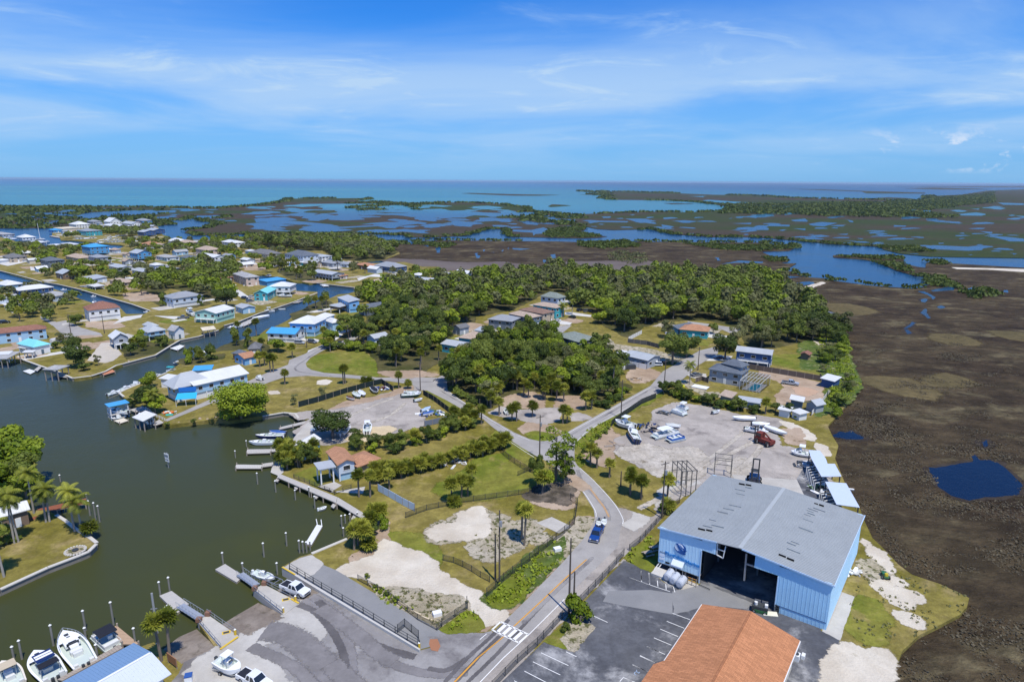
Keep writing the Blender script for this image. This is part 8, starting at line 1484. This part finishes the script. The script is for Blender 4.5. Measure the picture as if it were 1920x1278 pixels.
# woods and town trees as zones
def hides(p, a, b, r):
    "true where a tree would stand in a house or close in front of it"
    L = math.hypot(a, b); dx, dy = p.x-a, p.y-b; al = (dx*a+dy*b)/L; la = abs(dx*b-dy*a)/L
    return dx*dx+dy*dy < (r*.85+2)**2 or (-(r+(10 if L > 330 else 6)) < al < 0 and la < r*(.75 if L > 330 else .55))
def zone(s, step, kinds, h, wd, label, group, seed, avoid=(), hv=.2, floor=True):
    if floor and step < 11 and group != 'shrubs at the marsh edge': S('woodland_floor', s, LITTER, 1, .8, 4)
    poly = TW(s); out = []
    for p in scatter(poly, step, seed, avoid=avoid):
        if any(hides(p, a, b, r_) for a, b, r_ in HS): continue
        out.append([p, rnd.choice(kinds), h*rnd.uniform(1-hv, 1+hv), wd*rnd.uniform(.82, 1.25), label, group])
    if out:
        xs = sorted(o[0].x for o in out); ys = sorted(o[0].y for o in out); n = len(out)
        for o in out:
            a = sum(o[0].x > xs[int(n*f)] for f in (.2, .4, .6, .8)); b = sum(o[0].y > ys[int(n*f)] for f in (.2, .4, .6, .8))
            o[4] = {'oak': 'broad-crowned tree', 'dense': 'dark rounded tree', 'bright': 'bright green tree', 'grey': 'thin grey-green tree', 'sabal': 'fan palm', 'bush': 'low shrub'}[o[1]]+', '+('front', 'near', 'middle', 'rear', 'far back')[b]+' '+('far left', 'left', 'centre', 'right', 'far right')[a]+', '+group
    return [tuple(o) for o in out]
AV = [TW(s) for s in ('Q3 1440,660 1480,640 1600,600 1700,590 1640,640 1560,700 1500,720', 'Q3 1340,570 1500,520 1640,470 1890,500 1700,590 1560,650 1340,620', 'N4 560,620 880,440 1010,410 1040,430 1030,480 860,580 740,690 560,800', 'N4 0,330 110,340 520,430 850,490 760,570 0,420', 'N4 770,180 960,205 1240,250 1230,300 1150,310 950,250', 'N4 380,250 570,240 620,340 250,390', 'N4 560,180 720,180 1000,230 1080,330 540,300')]
LOTS = []
Z1 = zone('N3 185,420 330,330 480,290 560,230 660,170 760,140 900,160 1080,190 1180,260 1400,280 1560,310 1600,420 1640,530 1740,560 1720,600 1620,660 1500,720 1440,700 1330,650 1240,650 1120,640 1000,600 900,610 820,600 700,660 640,720 440,735 330,660 240,590 180,560', 6.4, ['oak', 'dense', 'bright', 'grey', 'dense', 'oak', 'bright', 'sabal'], 8.6, 9.0, 'broadleaf tree in the dense wood at the road fork', 'trees of the wood at the road fork', 31, hv=.34)
for p, k, h, w_, l, g in Z1: tree(p, k, h, (w_ if k != 'sabal' else None), l, g)
for s in ('N3 470,745 640,735', 'N3 560,700 700,690', 'N3 1040,640 1200,650', 'N3 740,600 880,590', 'N3 1000,690 1060,660'): row(s, 3.4, ['sabal'], 7, 5.0, 'palm on the lower edge of the wood at the road fork', 'palms along the lower wood edge', 1.2, 2)
row('N3 200,600 330,700 460,760', 4, ['bush'], 3.6, 5, 'shrub at the wood edge along the road', 'shrubs at the wood edge', .8)
row('N3 1480,740 1600,690 1740,600', 3.6, ['bush'], 3.4, 5, 'shrub between the wood and the right-hand road', 'shrubs between wood and road', 1, 2.4)
Z2 = zone('N2 1000,210 1100,120 1250,60 1340,30 1320,-80 1500,-160 1750,-150 1917,-60 N3 100,80 180,200 150,330 0,420 N2 1750,470 1500,440 1400,400 1350,280 1200,240', 9.5, ['oak', 'dense', 'bright', 'oak', 'sabal'], 8.2, 9.5, 'tree among the houses left of the wood', 'trees left of the wood', 32)
Z2b = zone('N2 1380,330 1500,330 1550,440 1400,430 N2 1650,330 1700,440', 8, ['dense', 'oak'], 8, 7, 'tree at the edge of the sandy corner', 'trees left of the wood', 36)
for p, k, h, w_, l, g in Z2+Z2b: tree(p, k, h, (w_ if k != 'sabal' else None), l, g)
Z3 = zone('Q3 -40,300 200,280 420,290 640,250 900,180 1190,160 1620,130 1700,150 Q4 380,175 620,170 700,140 900,150 1200,160 1500,180 1650,150 1900,230 N5 0,270 120,330 240,440 340,520 380,590 300,620 100,640 0,640 N4 1500,420 1300,420 1250,300 1200,240 960,190 780,180 600,190 400,240 250,330 Q3 1917,560 1880,480 1700,430 1640,330 1430,330 1200,460 980,500 860,520 860,600 700,600 640,760 440,820 200,700 0,520', 9.0, ['oak', 'dense', 'oak', 'grey', 'bright', 'dense', 'bright', 'grey'], 9.0, 10.5, 'broadleaf tree in the wide wood between the houses and the marsh', 'trees of the wide wood by the marsh', 33, AV, hv=.35)
Z4 = zone('Q0 0,340 500,380 980,340 1000,470 700,560 480,600 0,470', 12.5, ['oak', 'dense', 'bright', 'grey', 'sabal'], 6.5, 9.5, 'broadleaf tree in the far left of town', 'trees of the canal town', 41)
Z5 = zone('Q0 480,700 640,600 1300,560 1300,700 1640,760 1700,900 1500,980 1200,900 900,830 640,760', 11.2, ['oak', 'dense', 'bright', 'grey', 'sabal'], 6, 7.5, 'broadleaf tree in the town above the left canal', 'trees of the canal town', 42)
Z6 = zone('Q0 0,830 560,900 900,970 900,1060 560,1100 300,1230 0,1200', 11.2, ['oak', 'dense', 'bright', 'grey', 'sabal'], 7, 8, 'broadleaf tree between the left canal and the harbour street', 'trees of the canal town', 43)
Z7 = zone('Q1 380,640 560,620 1300,560 1500,640 1400,760 1320,900 1400,960 1100,980 950,880 700,840 600,920 400,900', 10.5, ['oak', 'dense', 'oak', 'bright', 'grey'], 8, 10.5, 'broadleaf tree in the town grove behind the grey hip roof', 'trees of the canal town', 44)
Z8 = zone('Q1 200,330 600,310 1000,330 1340,260 1917,280 Q2 420,120 760,120 800,230 560,380 420,350 330,260 0,180 Q1 1500,600 1300,560 900,470 560,480 480,640 420,580 300,440', 12, ['oak', 'dense', 'bright', 'grey', 'sabal'], 6.5, 9, 'broadleaf tree in the far middle of town', 'trees of the canal town', 45)
Z9 = zone('G3 0,395 600,395 1000,440 1070,490 960,540 780,560 600,540 520,480 380,480 0,440', 10, ['dense', 'grey', 'dense'], 9, 12, 'tree of the grove on the marsh edge behind the town', 'trees of the grove behind the town', 46)
Z10 = zone('Q2 600,340 800,280 1100,260 1060,330 1040,450 900,460 760,440 640,380', 9, ['sabal', 'oak', 'dense', 'sabal'], 7.5, 8, 'palm or tree in the thicket beside the canal pool', 'trees beside the canal pool', 47)
Z11 = zone('Q2 1340,320 1500,330 1900,400 1900,560 1640,520 1500,500 1600,640 1700,700 1800,800 1640,900 1560,860 1400,780 1500,640 Q3 0,180 400,150 900,200 800,320 300,280 0,250', 11.5, ['oak', 'dense', 'bright', 'grey', 'sabal'], 6.5, 8, 'tree in the right part of the canal town', 'trees of the canal town', 48, [TW('Q2 1300,460 1620,440 1620,540 1300,520')])
Z12 = zone('Q2 760,830 880,790 960,740 1100,680 1200,690 1240,740 1120,820 1000,810 900,850 800,900', 7, ['sabal', 'dense'], 7.5, 7, 'palm or bush on the right canal bank', 'plants on the right canal bank', 49)
Z13 = zone('N2 0,270 60,230 180,180 300,170 460,220 500,330 420,290 300,240 100,260', 8, ['sabal', 'bush'], 6, 5, 'palm or bush near the terracotta cottage', 'plants near the terracotta cottage', 50)
Z14 = zone('N1 1020,190 1200,180 1480,160 1480,190 1300,290 1100,330', 7, ['sabal', 'bush', 'dense'], 4.6, 5.5, 'shrub or palm on the bank below the stilt houses', 'plants below the stilt houses', 51)
Z15 = zone('Q1 500,980 760,1000 1000,960 1180,1010 1000,1060 640,1060', 8, ['sabal', 'bush', 'bright'], 6, 6, 'palm or bush near the light grey house', 'plants near the light grey house', 52)
Z16 = zone('N1 1500,360 1560,330 1740,320 1900,290 1900,330 1700,370 1600,380', 6, ['sabal', 'bush', 'dense'], 5, 5.5, 'shrub or palm on the bank right of the marina', 'plants right of the marina', 53)
Z17 = zone('G4 120,390 240,390 240,450 130,440 G4 640,240 900,230 1400,220 1400,330 1300,380 1000,340 700,320', 12, ['dense', 'oak'], 8, 12, 'tree among the marina village buildings', 'trees of the marina village', 54)
Z18 = zone('O1 80,900 380,880 640,1000 560,1010 420,1060 300,1010 60,1010', 11, ['oak', 'dense', 'sabal'], 8, 8, 'tree along the left harbour street', 'trees along the harbour street', 55)
Z19 = zone('N5 100,380 330,500 380,600 340,700 240,660 60,560', 7, ['grey', 'oak', 'dense'], 7, 9, 'grey-green tree at the right tip of the wide wood', 'trees at the right tip of the wide wood', 56)
Z20 = zone('G7 560,480 800,500 1000,580 1150,520 1230,600 1330,760 1300,900 1180,1100 1000,1270 760,1270 860,1000 1060,640 900,580', 5.5, ['bush', 'bush', 'grey'], 3.2, 5.5, 'shrub in the green thicket at the marsh edge', 'shrubs at the marsh edge', 57)
Z21 = zone('G7 700,180 900,60 1150,100 1180,280 1050,420 800,480 640,420', 7, ['dense', 'bush', 'grey', 'bright'], 4.5, 7.5, 'shrubby tree on the marsh edge right of the lawn', 'shrubby trees at the marsh edge', 58)
Z22 = zone('Q3 300,520 640,560 640,640 520,700 300,600', 9, ['sabal', 'oak', 'bright'], 7.5, 8, 'tree between the blue house and the teal cottage', 'trees left of the wood', 59)
cand = Z3+Z4+Z5+Z6+Z7+Z8+Z9+Z10+Z11+Z12+Z13+Z14+Z15+Z16+Z17+Z18+Z19+Z20+Z21+Z22
cand.sort(key=lambda c: (c[0].x**2+c[0].y**2))
WATERP = [TW(s) for s in ('Q2 360,400 500,400 1040,480 1540,540 1500,570 1050,620 820,690 0,960 0,1150 480,1005 780,850 1100,690 1300,610 1500,570', 'Q0 0,640 470,765 920,860 1480,1010 1700,1095 1400,1130 900,960 580,835 0,740')]
nt = {'tree': NTREE.get('tree', 0), 'palm_tree': NTREE.get('palm_tree', 0), 'shrub': NTREE.get('shrub', 0)}
left = []
for p, k, h, w_, l, g in cand:
    if not inpoly(p.x, p.y, DEV) or any(inpoly(p.x, p.y, A) for A in WATERP): continue
    nm = {'sabal': 'palm_tree', 'bush': 'shrub'}.get(k, 'tree')
    if nt[nm] < 300: tree(p, k, h, (w_ if k != 'sabal' else None), l, g); nt[nm] += 1
    else: left.append((p.x, p.y, 0, w_/2*(1 if k != 'bush' else 1), h if k != 'bush' else h*.8, k))
print('trees', NTREE, 'joined', len(left))
grp = {}
for i, t_ in enumerate(left): grp.setdefault(('bright' if t_[5] == 'bright' else 'grey' if t_[5] == 'grey' or i % 7 == 0 else 'leaf'), []).append(t_[:5])
for k, m_ in (('leaf', LEAF), ('bright', LEAFG), ('grey', LEAFY)):
    if grp.get(k): clump_mesh(grp[k], 'distant_woodland', m_, .55, 340, 5)
# mangroves on the far marsh, marsh edges and river banks
def in_any(p, L): return any(inpoly(p.x, p.y, A) for A in L)
FARP = TW(FAR_S, -.7); q = random.Random(9); it = []
for poly_s, step, w_, h_ in (('F1 0,205 1200,212 1600,165 F2 200,175 900,190 1170,240 1370,245 1370,330 1100,320 860,325 720,350 300,370 0,352 F1 1500,358 1100,360 1050,345 1240,298 1100,275 850,300 0,318', 34, 34, 3.2), ('F3 200,190 560,190 1200,175 1600,140 1750,120 1750,180 1300,230 1560,270 900,262 600,250 200,240', 22, 26, 9), ('F3 900,262 1560,275 1900,290 1900,320 1300,320 900,300', 30, 26, 5)):
    P_ = TW(poly_s, -.7)
    for p in scatter(P_, step, 71):
        if not inpoly(p.x, p.y, FARP) or in_any(p, PW): continue
        if noise.noise(Vector((p.x*.0022, p.y*.0012, 3))) > (.10 if step != 22 else -.45): it.append((p.x, p.y, -.8, w_*q.uniform(.45, .7), h_*q.uniform(.4, .9)))
clump_mesh(it, 'mangrove_thicket', MANGL, .6, 36, 8)
print('mangroves', len(it)); it = []
for s in (FAR_S, NEAR_S):
    pts = TW(s, -.7)
    for i in range(len(pts)-1):
        a, b = pts[i], pts[i+1]
        if max(a.length, b.length) > 5200 or min(a.y, b.y) < 250: continue
        L = (b-a).length; st = max(5, a.length*.010); n = int(L/st)
        for j in range(n):
            p = a.lerp(b, (j+q.random())/n)
            if inpoly(p.x, p.y, DEV) or noise.noise(Vector((p.x*.004, p.y*.004, 1))) < -.25: continue
            it.append((p.x+q.uniform(-3, 3), p.y+q.uniform(-3, 3), -.8, st*.9, q.uniform(1.5, 3.2)))
for s in ('G1 270,400 480,380 560,385 485,425 620,440 700,452 560,462 280,460 230,440', 'F3 0,410 300,420 600,422 610,440 440,452 250,450', 'F3 450,490 590,492 590,512 500,512', 'F3 850,480 1220,482 1240,500 1060,500', 'F3 1060,510 1240,520 1300,590 1440,600 1520,640 1600,680 1480,660 1300,595 1180,550', 'F3 1130,430 1300,425 1420,460 1200,455', 'F3 1380,500 1500,510 1500,525 1400,530', 'G1 500,500 900,495 960,530 700,550 520,530', 'G3 1210,420 1500,430 1400,470 1250,440', 'F3 1380,640 1480,640 1520,665 1400,655', 'F3 1540,670 1700,660 1780,700 1640,720'):
    for p in scatter(TW(s, -.7), 7, 5):
        if not in_any(p, PW): it.append((p.x, p.y, -.8, 5.5, q.uniform(1.4, 3)))
clump_mesh(it, 'mangrove_fringe', MANGL, .7, 40, 9); print('fringe', len(it))
it = [(p.x, p.y, -.75, q.uniform(3, 6), q.uniform(1.5, 3)) for p in scatter(TW('F2 1500,470 1560,455 1700,470 1710,520 1640,530 1520,505', -.7), 8, 6)]; clump_mesh(it, 'dead_brush', LEAFY, .5, 40, 4)
# marsh tussocks close by on the right
NP = TW('M5 560,860 300,380 330,200 200,0 N5 420,900 430,640 700,560 1917,640 2300,700 M5 2100,0 2100,1400 B5 2200,1500 820,1400 830,1120 880,1000 1020,870 1370,690 1450,550 1200,430 840,260', -.7); PN = [p for p in PW if p[0].y < 330]; P_ = []; N_ = []; S_ = []
gq = np.random.default_rng(3)
for p in scatter(NP, .95, 77):
    f = noise.noise(Vector((p.x*.05, p.y*.09, 2)))+.6*noise.noise(Vector((p.x*.22, p.y*.3, 5))); fade = max(0, (math.hypot(p.x, p.y)-170)/230)
    if f < -.05+fade*.6 or inpoly(p.x, p.y, DEV) or in_any(p, PN): continue
    k = 4; c = np.array([p.x, p.y, -.72]); d = gq.normal(size=(k, 3)); d[:, 2] = np.abs(d[:, 2])+.3; P_.append(c+d*np.array([.42, .42, .10])*(1+f)); N_.append(d*np.array([.5, .5, 1])); S_.append(np.full(k, .15+.12*max(0, f)))
V, F = quads(np.concatenate(P_), np.concatenate(N_), np.concatenate(S_), .8); tag(link_mesh('marsh_tussocks', np_mesh('marsh_tussocks', V, F, MARSHT)), kind='stuff'); print('tussock quads', len(F))
# weeds on the lots
def weeds(name, zones, step, mat, size, hgt, keep, seed):
    P_ = []; N_ = []; gq = np.random.default_rng(seed)
    for s in zones:
        for p in scatter(TW(s), step, seed):
            if noise.noise(Vector((p.x*.25, p.y*.25, seed))) < keep: continue
            k = 5; d = gq.normal(size=(k, 3)); d[:, 2] = np.abs(d[:, 2])+.2; P_.append(np.array([p.x, p.y, .06])+d*np.array([size, size, hgt])*.5); N_.append(d)
    P_ = np.concatenate(P_); V, F = quads(P_, np.concatenate(N_), size*.45, .8); tag(link_mesh(name, np_mesh(name, V, F, mat)), kind='stuff')
weeds('roadside_weeds', ['B3 510,560 560,480 760,300 900,200 1100,60 1180,20 1200,180 1000,360 850,530 760,600 620,640', 'M3 1270,260 1380,120 1600,0 1700,0 1500,160 1370,420 1290,420', 'B3 1700,210 1917,20 1917,120 1760,260', 'N5 150,560 380,560 430,800 520,1020 400,1170 200,1270 280,980 200,880', 'B2 1240,380 1400,450 1600,560 1750,690 1700,720 1500,600', 'B3 120,830 345,660 440,700 490,800'], 1.0, LEAFG, .55, .5, -.05, 21)
weeds('dry_weeds', ['B2 1500,480 1917,520 1917,780 1600,640', 'B3 0,520 300,570 340,660 120,830 0,740', 'M3 360,1020 680,900 1040,1040 740,1110 480,1190', 'B5 560,80 860,260 1450,545 1370,690 1000,880 850,1060 700,1100 480,900 430,560', 'M5 380,560 540,870 620,1040 560,1040 500,850'], 1.3, DRYL, .35, .22, .05, 22)
# ------------------------------------------------------------------ air
hm = bpy.data.materials.new('haze'); hm.use_nodes = True; ht = NT(hm.node_tree); ht.n.clear()
ho = ht.n.new('ShaderNodeOutputMaterial'); hv = ht.n.new('ShaderNodeVolumePrincipled'); hv.inputs['Color'].default_value = (.72, .84, 1, 1); hv.inputs['Density'].default_value = HAZE_D; hv.inputs['Anisotropy'].default_value = .2
ht.link(hv.outputs[0], ho.inputs['Volume'])
hb = MB().box((0, 20970, 36.9), (90400, 42400, 80.2)); h = hb.build('haze', hm); tag(h, kind='stuff')
